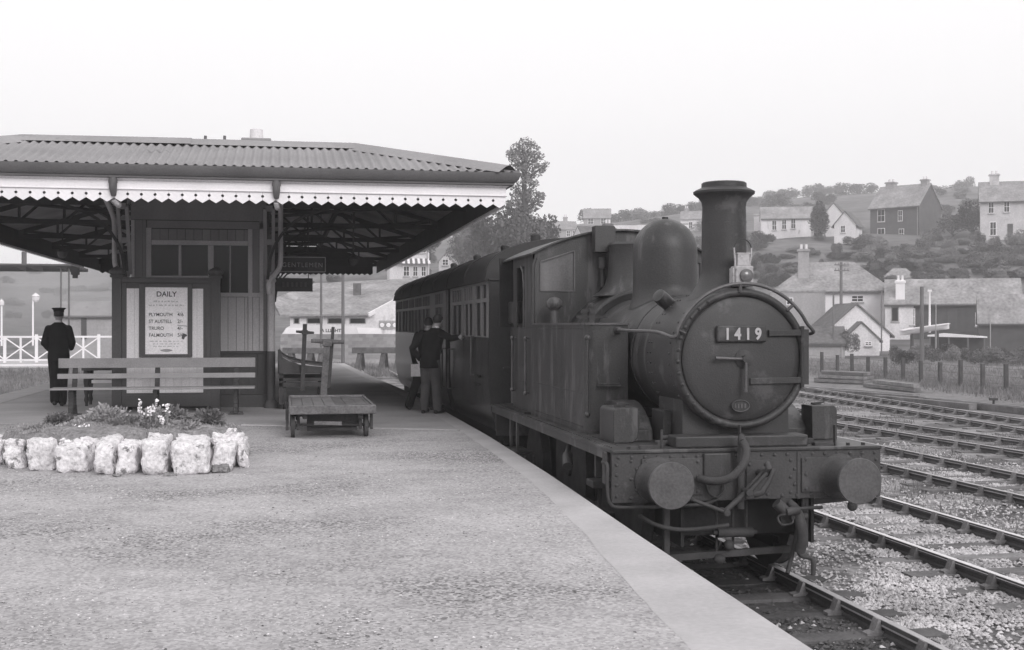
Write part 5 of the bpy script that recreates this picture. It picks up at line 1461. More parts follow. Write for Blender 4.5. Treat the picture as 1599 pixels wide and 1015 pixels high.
for i in range(2600):
    g = cq.random() * 6.283; e = cq.random() ** 0.5
    x = -1.8 + 1.36 * e * cos(g); y = 15.0 + 0.95 * e * sin(g); z = 0.34 + 0.085 * (1 - e * e)
    if noise.noise(Vector((x * 2, y * 2, 2))) < -0.1: continue
    d = Vector((cq.gauss(0, 1), cq.gauss(0, 1), abs(cq.gauss(0, 0.8)) + 0.2)).normalized() * cq.uniform(0.02, 0.06); w_ = d.orthogonal().normalized() * 0.008
    CV.add([(x - w_.x, y - w_.y, z), (x + w_.x, y + w_.y, z), (x + d.x, y + d.y, z + d.z)], [(0, 1, 2)])
o = CV.build('ground_cover', M['leafpale'], FBD); o['kind'] = 'stuff'
def tuft(nl, r, h, lw, seed, droop=0.5):
    q = random.Random(seed); b = MB()
    for i in range(nl):
        g = q.random() * 6.283; e = q.random() ** 0.7
        bx, by = r * 0.75 * e * cos(g) * q.random(), r * 0.75 * e * sin(g) * q.random()
        L = h * q.uniform(0.35, 1.0) * (1.1 - 0.35 * e); out = r * e * q.uniform(0.5, 1.1)
        d = Vector((cos(g), sin(g), 0)); sd_ = Vector((-sin(g), cos(g), 0)) * lw * q.uniform(0.6, 1.2)
        p0 = Vector((bx, by, L * 0.12)); p1 = p0 + d * out * 0.45 + Vector((0, 0, L * 0.62)); p2 = p0 + d * out + Vector((0, 0, L * (1.0 - droop * e)))
        b.add([p0 - sd_ * 0.5, p0 + sd_ * 0.5, p1 + sd_, p1 - sd_, p2], [(0, 1, 2, 3), (3, 2, 4)])
    return b
def bushlet(nl, r, h, seed):
    q = random.Random(seed); b = MB()
    for i in range(nl):
        v = Vector((q.gauss(0, 1), q.gauss(0, 1), abs(q.gauss(0, 1)) * 0.9)).normalized()
        k = q.random() ** 0.4 * (0.85 + 0.35 * noise.noise(v * 3 + Vector((seed, 0, 0))))
        p0 = Vector((v.x * r * k, v.y * r * k, v.z * h * k))
        d = (v + Vector((q.gauss(0, 0.5), q.gauss(0, 0.5), q.gauss(0.25, 0.5)))).normalized()
        L = q.uniform(0.035, 0.075); sd_ = d.orthogonal().normalized() * L * 0.2
        p1 = p0 + d * L * 0.55; p2 = p0 + d * L + Vector((0, 0, -0.15 * L))
        b.add([p0, p1 + sd_, p2, p1 - sd_], [(0, 1, 2, 3)])
    return b
PLN = [(95, 682, 0.2, 0.2, 'leafdark', 'small bushy plant at the left end of the rockery bed'), (168, 684, 0.34, 0.34, 'leafpale', 'wide pale feathery plant left of the white flowers'),
       (205, 690, 0.3, 0.22, 'leafdark', 'low dark fern-like plant behind the middle rocks'), (243, 682, 0.26, 0.32, 'leafpale', 'leafy plant at the foot of the white flowers'),
       (272, 676, 0.24, 0.3, 'leafdark', 'dark upright plant just right of the white flowers'), (326, 680, 0.24, 0.27, 'leafdark', 'rounded dark plant near the right end of the rockery bed'), (140, 686, 0.2, 0.16, 'leafpale', 'low trailing plant between the two left-hand shrubs'), (118, 690, 0.24, 0.16, 'leafpale', 'low pale plant spilling over the left-hand rocks'), (190, 694, 0.3, 0.24, 'leafdark', 'dark leafy clump just behind the rocks left of the blooms'), (232, 690, 0.26, 0.2, 'leafdark', 'dark clump under the white blooms, close behind the rocks'), (290, 690, 0.26, 0.16, 'leafpale', 'pale low plant behind the widest white rock'), (258, 694, 0.22, 0.18, 'leafpale', 'small pale tuft in front of the right-hand bloom'), (60, 692, 0.22, 0.1, 'leafpale', 'thin creeping plant at the far left of the bed')]
for i, (px, py, r_, h_, mk, lab) in enumerate(PLN):
    d = (14.35 if py < 687 else 14.05) + 0.1 * (i % 3); p = at_depth(px, py, d); p.z = 0.33 + 0.06 * (py < 687)
    o = bushlet(1100, r_ * 0.85, h_ * 0.62, 40 + i).build('rockery_plant', M[mk], org=(0, 0, 0)); o.location = p
    tag(o, lab, 'plant', 'plants in the rockery bed')
q = random.Random(9)
FLW = [(219, 632, 'tall white flower spike, leftmost of the white blooms'), (234, 643, 'broad white bloom low between the two tall flower spikes'), (243, 632, 'tall white flower spike in the middle of the blooms'), (261, 640, 'single white flower head at the right of the blooms'), (253, 655, 'lowest white bloom, nestled in the leaves'), (137, 668, 'low cluster of tiny white flowers left of the tall blooms')]
for i, (px, py, lab) in enumerate(FLW):
    tp = at_depth(px, py - (3 if i < 4 else 0), 14.0)
    r = thing('white_flower', (tp.x, tp.y, 0.36), lab, 'flower', 'white flowers in the rockery bed')
    b = MB(); b.tube([(tp.x, tp.y, 0.36), (tp.x + 0.01, tp.y, (0.36 + tp.z) / 2), (tp.x, tp.y, tp.z)], 0.006, 5); b.build('stem', M['leafpale'], r)
    b = MB()
    hh = (0.12, 0.07, 0.1, 0.05, 0.05, 0.05)[i]; ww = (0.03, 0.055, 0.03, 0.035, 0.03, 0.13)[i]
    for k in range(17 if i < 5 else 40):
        c = Vector((tp.x + q.gauss(0, ww * 0.55), tp.y + q.gauss(0, ww * 0.5), tp.z + q.uniform(-hh, 0.035)))
        a = Vector((q.gauss(0, 1), q.gauss(0, 1), q.gauss(0, 1))).normalized(); bb = a.orthogonal().normalized() * 0.016; a = a * 0.018
        b.add([c - a, c + bb, c + a, c - bb], [(0, 1, 2, 3)])
    b.build('petals', M['petal'], r)

# ------------------------------------------------------------------ platform barrows
TX0, TX1 = on_y(452, 631, 16.95)[0], on_y(588, 631, 16.95)[0]
T1 = thing('platform_trolley', ((TX0 + TX1) / 2, 18.2, 0), 'low flat wooden four-wheeled luggage trolley with upright tee handle, nearest on the platform', 'trolley', 'luggage trolleys')
def Tb(name, b, m, parent=None, smooth=None, bevel=0.006): return b.build(name, m, parent or T1, smooth, bevel)
Y0, Y1 = 16.95, 19.5
dz0 = 0.42
k = 0; x_ = TX0 + 0.04
while x_ < TX1 - 0.05:
    xe_ = min(x_ + 0.15, TX1 - 0.04)
    b = MB(); b.box(x_, xe_ - 0.005, Y0 + 0.045, Y1 - 0.045, dz0 - 0.035, dz0 + 0.004 * (k % 2)); Tb('plank', b, M['oldwood'], bevel=0.003); x_ += 0.15; k += 1
b = MB(); b.box(TX0, TX1, Y0, Y0 + 0.042, dz0 - 0.09, dz0 + 0.03); Tb('end_board', b, M['oldwood'], bevel=0.012)
b = MB(); b.box(TX0, TX1, Y1 - 0.042, Y1, dz0 - 0.09, dz0 + 0.03); Tb('end_board', b, M['oldwood'], bevel=0.012)
for xa in (TX0, TX1 - 0.036):
    b = MB(); b.box(xa, xa + 0.036, Y0 + 0.043, Y1 - 0.043, dz0 - 0.09, dz0 + 0.025); Tb('side_board', b, M['oldwood'], bevel=0.01)
b = MB()
for xa in (TX0 + 0.18, TX1 - 0.24): b.box(xa, xa + 0.06, Y0 + 0.1, Y1 - 0.1, dz0 - 0.16, dz0 - 0.037)
b.box(TX0 + 0.24, TX1 - 0.24, Y0 + 0.35, Y0 + 0.4, 0.08, dz0 - 0.04)
Tb('underframe', b, M['darkwood'])
for ya in (Y0 + 0.3, Y1 - 0.4):
    b = MB(); b.cyl((TX0 + 0.02, ya, 0.165), (TX1 - 0.06, ya, 0.165), 0.02, n=10); Tb('axle', b, M['iron'], smooth=40)
    for xa in (TX0 + 0.05, TX1 - 0.12):
        b = MB(); b.lathe([(0.06, -0.02), (0.135, -0.02), (0.135, -0.028), (0.165, -0.028), (0.165, 0.028), (0.135, 0.028), (0.135, 0.02), (0.06, 0.02), (0.05, 0.045), (0.0, 0.045)], (xa, ya, 0.166), 'x', 26); Tb('wheel', b, M['iron'], smooth=40)
        for s in (-1, 1):
            b = MB(); b.box(xa - 0.02 + s * 0.075, xa + 0.02 + s * 0.075, ya - 0.04, ya + 0.04, 0.1, dz0 - 0.04); Tb('axle_guard', b, M['darkwood'])
b = MB(); b.bar((TX0 + 0.33, Y0 + 0.1, 0.21), (TX0 + 0.7, Y0 + 0.05, 0.2), 0.025, 0.05); Tb('draw_bar', b, M['oldwood'])
b = MB(); hx = 0.60
b.bar((hx, Y1 + 0.03, 0.3), (hx + 0.07, Y1 + 0.1, 1.27), 0.1, 0.06, (0, 1, 0)); hd = Tb('handle_post', b, M['oldwood'])
b = MB(); b.tube([(hx - 0.18, Y1 + 0.1, 1.285), (hx + 0.07, Y1 + 0.1, 1.275), (hx + 0.33, Y1 + 0.1, 1.265)], [0.03, 0.042, 0.03], 10); b.box(hx + 0.0, hx + 0.14, Y1 + 0.05, Y1 + 0.15, 1.2, 1.31); Tb('handle_bar', b, M['oldwood'], hd)
b = MB(); b.bar((hx + 0.1, Y1 + 0.2, 0.55), (hx + 0.165, Y1 + 0.2, 1.5), 0.05, 0.035, (0, 1, 0)); Tb('prop_rod', b, M['darkwood'])
# second barrow with curved ends
T2 = thing('platform_trolley', (0.36, 23.4, 0), 'taller dark luggage barrow with a swept end, standing beyond the flat trolley', 'trolley', 'luggage trolleys')
def T2b(name, b, m, parent=None, smooth=None, bevel=0.006): return b.build(name, m, parent or T2, smooth, bevel)
b = MB()
cv = [(-0.08, 1.08), (-0.02, 1.0), (0.1, 0.93), (0.3, 0.87), (0.55, 0.83), (0.8, 0.81)]
b.prism(cv + [(0.8, 0.78), (0.55, 0.8), (0.3, 0.84), (0.1, 0.9), (-0.02, 0.965), (-0.08, 1.04)], 22.75, 24.6); T2b('deck', b, M['oldwood'])
b = MB(); b.prism([(-0.1, 1.09), (-0.06, 1.09), (-0.02, 0.96), (0.1, 0.88), (0.3, 0.82), (0.55, 0.79), (0.8, 0.77), (0.8, 0.66), (-0.08, 0.66)], 22.7, 22.745); b.box(-0.1, -0.06, 22.76, 24.6, 0.66, 1.0); T2b('side_rail', b, M['darkwood'])
b = MB()
for xa in (-0.04, 0.74):
    for ya in (22.8, 24.5): b.box(xa - 0.04, xa + 0.04, ya - 0.04, ya + 0.04, 0.1, 0.7)
b.box(-0.08, 0.78, 22.76, 22.82, 0.42, 0.5); b.box(-0.08, 0.78, 22.76, 24.5, 0.52, 0.58)
T2b('underframe', b, M['darkwood'])
for xa in (0.02, 0.68):
    for ya in (22.95, 24.3):
        b = MB(); b.lathe([(0.05, -0.02), (0.2, -0.025), (0.23, -0.03), (0.23, 0.03), (0.2, 0.025), (0.05, 0.02)], (xa, ya, 0.232), 'x', 24); T2b('wheel', b, M['iron'], smooth=40)
b = MB(); b.bar((0.33, 22.62, 0.35), (0.38, 22.6, 1.55), 0.075, 0.05, (0, 1, 0)); hd = T2b('handle_post', b, M['darkwood'])
b = MB(); b.tube([(0.22, 22.6, 1.415), (0.375, 22.6, 1.4), (0.54, 22.6, 1.39)], [0.022, 0.032, 0.022], 8); b.box(0.32, 0.43, 22.56, 22.64, 1.36, 1.44); T2b('handle_bar', b, M['darkwood'], hd)

# ------------------------------------------------------------------ people
def loft(b, secs, n=18):
    q = [(cx_ + rx * cos(2 * pi * k / n), cy_ + ry * sin(2 * pi * k / n), z) for cx_, cy_, z, rx, ry in secs for k in range(n)]
    m = len(secs)
    b.add(q, [(i * n + k, i * n + (k + 1) % n, (i + 1) * n + (k + 1) % n, (i + 1) * n + k) for i in range(m - 1) for k in range(n)] + [tuple(range(n))[::-1], tuple((m - 1) * n + k for k in range(n))])
def limb(b, pts, rad, n=12):
    b.tube(pts, rad, n)
    for p, r in zip(pts, rad): b.ell(p, (r, r, r), 12, 8)
def remesh(o, vox, it=4):
    m = o.modifiers.new('skin', 'REMESH'); m.mode = 'VOXEL'; m.voxel_size = vox; m.use_smooth_shade = True
    s = o.modifiers.new('soften', 'SMOOTH'); s.iterations = it; s.factor = 0.5
def hand(b, w, d, side, curl):
    """palm, four unequal bent fingers and a thumb; w wrist, d pointing direction, side = thumb direction"""
    d = Vector(d).normalized(); s = Vector(side); s = (s - d * s.dot(d)).normalized(); n_ = d.cross(s)
    w = Vector(w)
    limb(b, [w, w + d * 0.035, w + d * 0.085], [0.026, 0.033, 0.032], 10)
    for o_ in (-0.024, 0.024): limb(b, [w + d * 0.03 + s * o_ * 0.6, w + d * 0.09 + s * o_], [0.018, 0.016], 8)
    for i, L in enumerate((0.068, 0.078, 0.073, 0.058)):
        base = w + d * 0.095 + s * (0.032 - 0.021 * i)
        p1 = base + (d * cos(curl * 0.6) + n_ * sin(curl * 0.6)) * L * 0.5
        p2 = p1 + (d * cos(curl * 1.4) + n_ * sin(curl * 1.4)) * L * 0.32
        p3 = p2 + (d * cos(curl * 2.1) + n_ * sin(curl * 2.1)) * L * 0.25
        limb(b, [base, p1, p2, p3], [0.0098, 0.0092, 0.0085, 0.0075], 8)
    t0 = w + d * 0.03 + s * 0.03
    t1 = t0 + (d * 0.7 + s * 0.7).normalized() * 0.042
    limb(b, [t0, t1, t1 + (d * 0.9 + s * 0.25 + n_ * 0.2).normalized() * 0.032], [0.014, 0.011, 0.009], 8)
def person(loc, rz, label, J, sc=1.0, cap=False, coat='serge', legs='serge', coat_hem=0.82, tilt=(0, 0)):
    r = thing('person', loc, label, 'person', rz=rz, local=True)
    r.scale = (sc, sc, sc)
    hx, hy, hz = J['head']
    body = MB()
    body.ell((hx, hy, hz), (0.077, 0.098, 0.115), 20, 14); body.ell((hx, hy + 0.03, hz - 0.06), (0.058, 0.066, 0.07), 14, 10)
    body.ell((hx, hy + 0.1, hz - 0.015), (0.014, 0.022, 0.026), 8, 6)
    for s in (-1, 1):
        body.ell((hx + s * 0.079, hy - 0.005, hz - 0.01), (0.012, 0.022, 0.033), 8, 6); body.ell((hx + s * 0.032, hy + 0.088, hz + 0.012), (0.014, 0.01, 0.009), 8, 6)
    body.ell((hx, hy + 0.09, hz - 0.062), (0.026, 0.012, 0.009), 8, 6)
    nx, ny_, nz = J['neck']
    limb(body, [(nx, ny_, nz - 0.05), (nx, ny_, nz + 0.02), (hx, hy - 0.015, hz - 0.08)], [0.062, 0.057, 0.056], 14)
    loft(body, [(0, 0, J['hip'][2] - 0.08, 0.14, 0.1), (0, 0, J['hip'][2] + 0.1, 0.14, 0.1), (nx * 0.4, ny_ * 0.4, 1.15, 0.13, 0.095), (nx * 0.7, ny_ * 0.7, 1.32, 0.16, 0.11), (nx, ny_, nz - 0.05, 0.12, 0.085)])
    for s in 'LR':
        sh, el, wr = J['sh' + s], J['el' + s], J['wr' + s]
        limb(body, [sh, el, wr], [0.052, 0.042, 0.028])
        hand(body, wr, J['hd' + s], J['th' + s], J.get('curl', 0.5))
        k_, a_, t_ = J['kn' + s], J['an' + s], J['to' + s]
        limb(body, [J['hip' + s], k_, a_], [0.085, 0.058, 0.04])
        limb(body, [a_, (a_[0] + (t_[0] - a_[0]) * 0.6, a_[1] + (t_[1] - a_[1]) * 0.6, a_[2] - 0.03)], [0.04, 0.03])
    bo = body.build('body', M['skin'], r); remesh(bo, 0.0085, 3)
    # jacket
    c = MB(); hem = coat_hem
    loft(c, [(0, -0.005, hem, 0.185, 0.14), (0, -0.005, hem + 0.12, 0.182, 0.138), (nx * 0.35, ny_ * 0.35, 1.08, 0.165, 0.125), (nx * 0.6, ny_ * 0.6, 1.25, 0.19, 0.135), (nx * 0.85, ny_ * 0.85, 1.38, 0.2, 0.125), (nx, ny_, nz - 0.035, 0.13, 0.1), (nx, ny_, nz + 0.012, 0.07, 0.072)])
    for s in 'LR':
        sh, el, wr = Vector(J['sh' + s]), Vector(J['el' + s]), Vector(J['wr' + s])
        limb(c, [sh, sh.lerp(el, 0.5), el, el.lerp(wr, 0.5), wr.lerp(el, 0.05)], [0.07, 0.064, 0.058, 0.053, 0.046])
    co = c.build('jacket', M[coat], r); remesh(co, 0.012, 4)
    b = MB(); b.lathe([(0.064, -0.02), (0.062, 0.03), (0.058, 0.03)], (nx + (hx - nx) * 0.25, ny_ + (hy - ny_) * 0.2, nz + 0.015), 'z', 20); b.build('shirt_collar', M['shirt'], r, smooth=60)
    t = MB()
    loft(t, [(0, 0, J['hip'][2] - 0.1, 0.16, 0.125), (0, 0.01, J['hip'][2] + 0.06, 0.15, 0.1)])
    for s in 'LR':
        hp_, k_, a_ = Vector(J['hip' + s]), Vector(J['kn' + s]), Vector(J['an' + s])
        dn = (a_ - k_).normalized()
        limb(t, [hp_, hp_.lerp(k_, 0.5), k_, k_.lerp(a_, 0.5), a_ - dn * 0.0], [0.108, 0.1, 0.085, 0.08, 0.078], 14)
    to_ = t.build('trousers', M[legs], r); remesh(to_, 0.012, 4)
    for s in 'LR':
        a_, t_ = Vector(J['an' + s]), Vector(J['to' + s]); d = (t_ - a_); d.z = 0; d.normalize()
        b = MB(); heel = a_ - d * 0.05; heel.z = max(0.03, a_.z - 0.055); toe = a_ + d * 0.19; toe.z = t_[2] + 0.028
        limb(b, [heel, a_ + Vector((0, 0, -0.03)), a_ + d * 0.1 + Vector((0, 0, toe.z - a_.z + 0.012)), toe], [0.04, 0.047, 0.045, 0.036], 12)
        o = b.build('shoe', M['leather'], r); remesh(o, 0.01, 2)
    b = MB()
    q = []
    b.ell((hx, hy - 0.012, hz + 0.022), (0.084, 0.1, 0.1), 20, 14)
    b.v = [(x, y, z if not (y > hy + 0.045 and z < hz + 0.07) else hz + 0.07) for x, y, z in b.v]
    b.v = [(x, y, max(z, hz - 0.055)) for x, y, z in b.v]
    b.build('hair', M['hair'], r, smooth=60)
    if cap:
        b = MB(); b.lathe([(0.09, -0.01), (0.092, 0.025), (0.12, 0.045), (0.122, 0.055), (0.1, 0.064), (0.0, 0.068)], (hx, hy, hz + 0.055), 'z', 28)
        b.v = [(x, hy + (y - hy) * 1.14, z + 0.02 * (y - hy)) for x, y, z in b.v]
        co_ = b.build('cap', M['serge'], r, smooth=40)
        b = MB(); b.prism([(hx + 0.09 * cos(radians(a)), hy + 0.02 + 0.14 * sin(radians(a))) for a in range(10, 171, 16)], hz + 0.038, hz + 0.046, 'xy'); b.build('peak', M['leather'], co_)
    return r
base = dict(head=(0, 0.03, 1.625), neck=(0, 0.0, 1.475), hip=(0, 0, 0.93), hipL=(-0.08, 0, 0.9), hipR=(0.08, 0, 0.9))
J = dict(base, shL=(-0.165, -0.01, 1.37), shR=(0.165, -0.01, 1.37), elL=(-0.238, -0.07, 1.12), wrL=(-0.16, 0.14, 0.99), elR=(0.24, -0.06, 1.13), wrR=(0.2, 0.15, 1.02), hdL=(0.35, 0.9, -0.15), thL=(0.2, 0.1, 1), hdR=(-0.35, 0.9, -0.1), thR=(-0.2, 0.1, 1),
         knL=(-0.07, 0.03, 0.49), anL=(-0.055, -0.12, 0.12), toL=(-0.07, 0.07, 0.02), knR=(0.065, 0.08, 0.49), anR=(0.05, 0.14, 0.085), toR=(0.07, 0.33, 0.012))
person((*on_z(92, 636), 0.013), radians(4), 'man in dark railway uniform and peaked cap walking away along the platform', J, 1.055, cap=True, coat_hem=0.8)
mx_, my_ = on_z(672, 647)
ang = radians(-32)
def loc_of(wx, wy, wz, ox, oy, a, sc): # world -> figure space
    dx, dy = (wx - ox) / sc, (wy - oy) / sc
    return (dx * cos(-a) - dy * sin(-a), dx * sin(-a) + dy * cos(-a), wz / sc)
hw_ = loc_of(2.87, 20.5, 1.32, mx_, my_, ang, 1.0)
J = dict(base, head=(0.09, 0.14, 1.59), neck=(0.06, 0.07, 1.455), shL=(-0.17, 0.05, 1.37), shR=(0.19, 0.02, 1.38), elL=(-0.32, -0.04, 1.12), wrL=(-0.24, 0.1, 0.92), hdL=(0.3, 0.6, -0.6), thL=(0.5, 0.5, 0.5),
         wrR=hw_, elR=tuple(Vector((0.19, 0.02, 1.38)).lerp(Vector(hw_), 0.5) + Vector((0.02, 0, -0.06))), hdR=tuple(Vector(hw_) - Vector((0.19, 0.02, 1.42))), thR=(0, 0, 1),
         knL=(-0.1, 0.05, 0.49), anL=(-0.1, -0.03, 0.085), toL=(-0.13, 0.2, 0.012), knR=(0.1, 0.04, 0.49), anR=(0.13, 0.02, 0.085), toR=(0.16, 0.26, 0.012))
person((mx_, my_, 0.013), ang, 'man in dark jacket and grey trousers reaching out to the coach door', J, 1.0, coat_hem=0.78, legs='flannel')
ox_, oy_ = on_z(667, 641)
J = dict(base, head=(0.02, 0.1, 1.6), neck=(0.01, 0.04, 1.46), shL=(-0.18, 0.03, 1.38), shR=(0.18, 0.03, 1.38), elL=(-0.26, -0.06, 1.1), wrL=(-0.22, 0.0, 0.84), hdL=(0.1, 0.25, -1), thL=(1, 0.5, 0), elR=(0.24, 0.0, 1.1), wrR=(0.12, 0.3, 0.95), hdR=(-0.1, 0.6, -0.4), thR=(-1, 0.5, 0),
         knL=(-0.2, 0.02, 0.49), anL=(-0.32, -0.08, 0.09), toL=(-0.38, 0.13, 0.012), knR=(0.1, 0.05, 0.49), anR=(0.1, 0.0, 0.085), toR=(0.13, 0.25, 0.012))
person((ox_, oy_, 0.013), radians(-14), 'man in dark clothes half hidden behind the man reaching for the door', J, 0.965, coat_hem=0.8)
pp = at_depth(651, 577, oy_ + 0.1 - 0.35)
b = MB()
b.grid(lambda u, v: (pp.x - 0.1 + 0.2 * u, pp.y + 0.03 * sin(3 * u), pp.z - 0.13 + 0.22 * v), [i / 6 for i in range(7)], [0, 1])
b.v += [(x, y + 0.006, z) for x, y, z in b.v]; b.f += [tuple(i + 14 for i in f) for f in b.f]
b.tube([(pp.x - 0.03, pp.y - 0.03, pp.z + 0.28), (pp.x + 0.03, pp.y - 0.03, pp.z + 0.13), (pp.x + 0.1, pp.y - 0.02, pp.z + 0.02)], [0.02, 0.02, 0.014], 8)
tag(b.build('newspaper', M['paper'], smooth=60), 'folded white newspaper held low by the half-hidden man', 'newspaper')
# ------------------------------------------------------------------ houses and sheds beyond the line
def view_rz(px): return -(YAW + atan((px - CX0) / FPX))
def house(name, px, py, d, W_, D_, h_, rise_, label, roof='gable_x', turn=0.0, wall='offwhite', roofm='slate', wins=(), doors=(), chims=(), eave=5, cat='house', pane='glass', frame='white', below=2.5, corner=None, group=None, wall_side=None):
    """sizes in photo pixels at distance d; front faces the camera, turned by `turn` degrees"""
    s = d / FPX
    p = at_depth(px, py, d)
    r = thing(name, p, label, cat, group, rz=view_rz(px) + radians(turn), local=True)
    W, D, h, rise, o = W_ * s, D_ * s, h_ * s, rise_ * s, eave * s
    b = MB()
    if roof == 'gable_x': b.prism([(0, -below), (D, -below), (D, h), (D / 2, h + rise), (0, h)], -W / 2, W / 2, 'yz')
    elif roof == 'gable_y': b.prism([(-W / 2, -below), (W / 2, -below), (W / 2, h), (0, h + rise), (-W / 2, h)], 0, D, 'xz')
    else: b.box(-W / 2, W / 2, 0, D, -below, h)
    b.build('wall', M[wall], r)
    t = 0.16
    if roof in ('gable_x', 'hip') and d < 200:
        b = MB(); yo = -o if roof == 'hip' else -o * 1.0; zz = h if roof == 'hip' else h - o * rise / (D / 2)
        b.bar((-W / 2 - o * 0.5, yo - 0.06, zz), (W / 2 + o * 0.5, yo - 0.06, zz), 0.12, 0.12); b.build('gutter', M['walldark'], r)
        b = MB(); b.cyl((W / 2 - 0.25, -0.08, zz), (W / 2 - 0.25, -0.08, -0.5), 0.05, n=8); b.build('downpipe', M['render'], r)
    b = MB()
    k = rise / (D / 2 if roof == 'gable_x' else W / 2)
    if roof == 'gable_x':
        b.prism([(-o, h - o * k), (D / 2, h + rise), (D + o, h - o * k), (D + o, h - o * k + t), (D / 2, h + rise + t), (-o, h - o * k + t)], -W / 2 - o * 0.5, W / 2 + o * 0.5, 'yz')
    elif roof == 'gable_y':
        b.prism([(-W / 2 - o, h - o * k), (0, h + rise), (W / 2 + o, h - o * k), (W / 2 + o, h - o * k + t), (0, h + rise + t), (-W / 2 - o, h - o * k + t)], -o * 0.5, D + o * 0.5, 'xz')
    elif roof == 'hip':
        i = min(W, D) / 2
        e = [(-W / 2 - o, -o), (W / 2 + o, -o), (W / 2 + o, D + o), (-W / 2 - o, D + o)]
        rg = [(-W / 2 + i, D / 2), (W / 2 - i + 0.01, D / 2)] if W > D else [(0, i), (0, D - i + 0.01)]
        v = [(x, y, h) for x, y in e] + [(x, y, h + t) for x, y in e] + [(x, y, h + rise) for x, y in rg]
        f = [(0, 1, 2, 3)] + [(j, (j + 1) % 4, 4 + (j + 1) % 4, 4 + j) for j in range(4)]
        f += [(4, 5, 9, 8), (6, 7, 8, 9), (5, 6, 9), (7, 4, 8)] if W > D else [(4, 5, 8), (5, 6, 9, 8), (6, 7, 9), (7, 4, 8, 9)]
        b.add(v, f)
    else:  # lean-to, falling to the front
        b.prism([(-o, h), (D + o, h + rise), (D + o, h + rise + t), (-o, h + t)], -W / 2 - o, W / 2 + o, 'yz')
    rf = b.build('roof', M[roofm], r)
    for face, wx, wz, ww, wh in wins:
        x, z, w2, h2 = wx * s, wz * s, ww * s, wh * s
        def q(a0, a1, z0, z1, d0, d1, name, m, par):
            bb = MB()
            if face == 'f': bb.box(a0, a1, -d1, -d0, z0, z1)
            elif face == 'r': bb.box(W / 2 + d0, W / 2 + d1, a0, a1, z0, z1)
            else: bb.box(-W / 2 - d1, -W / 2 - d0, a0, a1, z0, z1)
            return bb.build(name, m, par)
        fr = q(x - w2 / 2 - 0.08, x + w2 / 2 + 0.08, z - h2 / 2 - 0.08, z + h2 / 2 + 0.08, 0.003, 0.05, 'window', M[frame], r)
        q(x - w2 / 2, x - 0.03, z - h2 / 2, z - 0.03, 0.05, 0.06, 'pane', M[pane], fr); q(x + 0.03, x + w2 / 2, z - h2 / 2, z - 0.03, 0.05, 0.06, 'pane', M[pane], fr)
        q(x - w2 / 2, x - 0.03, z + 0.03, z + h2 / 2, 0.05, 0.06, 'pane', M[pane], fr); q(x + 0.03, x + w2 / 2, z + 0.03, z + h2 / 2, 0.05, 0.06, 'pane', M[pane], fr)
        q(x - w2 / 2 - 0.12, x + w2 / 2 + 0.12, z - h2 / 2 - 0.2, z - h2 / 2 - 0.085, 0.003, 0.14, 'sill', M['render'], fr)
    for wx, ww, wh, mk in doors:
        b = MB(); b.box((wx - ww / 2) * s, (wx + ww / 2) * s, -0.06, -0.003, 0, wh * s); b.build('door', M[mk], r)
    for cx_, cy_, w2, top, mk in chims:
        b = MB(); hw = w2 * s / 2; cy2 = cy_ * D
        b.box(cx_ * s - hw, cx_ * s + hw, cy2 - hw * 0.8, cy2 + hw * 0.8, h * 0.9, top * s); b.box(cx_ * s - hw * 1.2, cx_ * s + hw * 1.2, cy2 - hw, cy2 + hw, top * s - 0.25, top * s - 0.05)
        c = b.build('chimney', M[mk], rf)
        b = MB()
        for k2 in (-0.45, 0.45): b.cyl((cx_ * s + k2 * hw, cy2, top * s - 0.02), (cx_ * s + k2 * hw, cy2, top * s + 0.45), hw * 0.3, hw * 0.25, n=10)
        b.build('chimney_pot', M['cream'], c, smooth=40)
    return r
# upper row on the hill
house('brick_house', 1397, 376, 190, 82, 74, 54, 34, 'tall dark brick house with white windows and two chimneys on the hill', turn=-27, wall='brick', wins=[('f', -22, 40, 11, 18), ('f', 10, 38, 6, 15), ('f', -22, 11, 11, 17), ('f', 12, 10, 7, 14)], chims=[(-24, 0.5, 14, 96, 'render'), (33, 0.5, 11, 96, 'render')], eave=4)
house('stone_house', 1578, 374, 175, 88, 60, 62, 30, 'pale stone villa with a white dormer at the right edge of the hill', turn=3, wall='palestone', wins=[('f', -28, 50, 7, 16), ('f', -5, 51, 7, 16), ('f', -25, 17, 8, 20), ('f', 30, 50, 7, 16)], doors=[(0, 8, 24, 'darkwood')], chims=[(-22, 0.5, 14, 106, 'palestone'), (36, 0.5, 12, 104, 'palestone')], eave=4)
p = at_depth(1571, 307, 172.5)
rr_ = thing('dormer', p, 'x', 'x') if False else None
house('dormer_house', 1320, 360, 182, 34, 40, 9, 20, 'small white gabled cottage with a porch beside the dark conifer', 'gable_y', turn=-14, roofm='slatedark', wins=[('f', -3, 2, 6, 10)], eave=4)
house('long_house', 1230, 372, 195, 80, 40, 31, 18, 'long low white house with three tall windows on the hill', turn=4, wins=[('f', -20, 20, 6, 14), ('f', -5, 21, 6, 14), ('f', 9, 22, 6, 14)], roofm='slate', eave=2)
house('white_annexe', 1185, 352, 200, 14, 20, 14, 4, 'tiny white outbuilding at the left end of the long white house', 'lean', eave=1, cat='outbuilding')
house('white_gable', 1302, 374, 192, 34, 40, 36, 20, 'steep white gable standing half behind the dark conifer', 'gable_y', turn=-10, roofm='slatedark', eave=2)
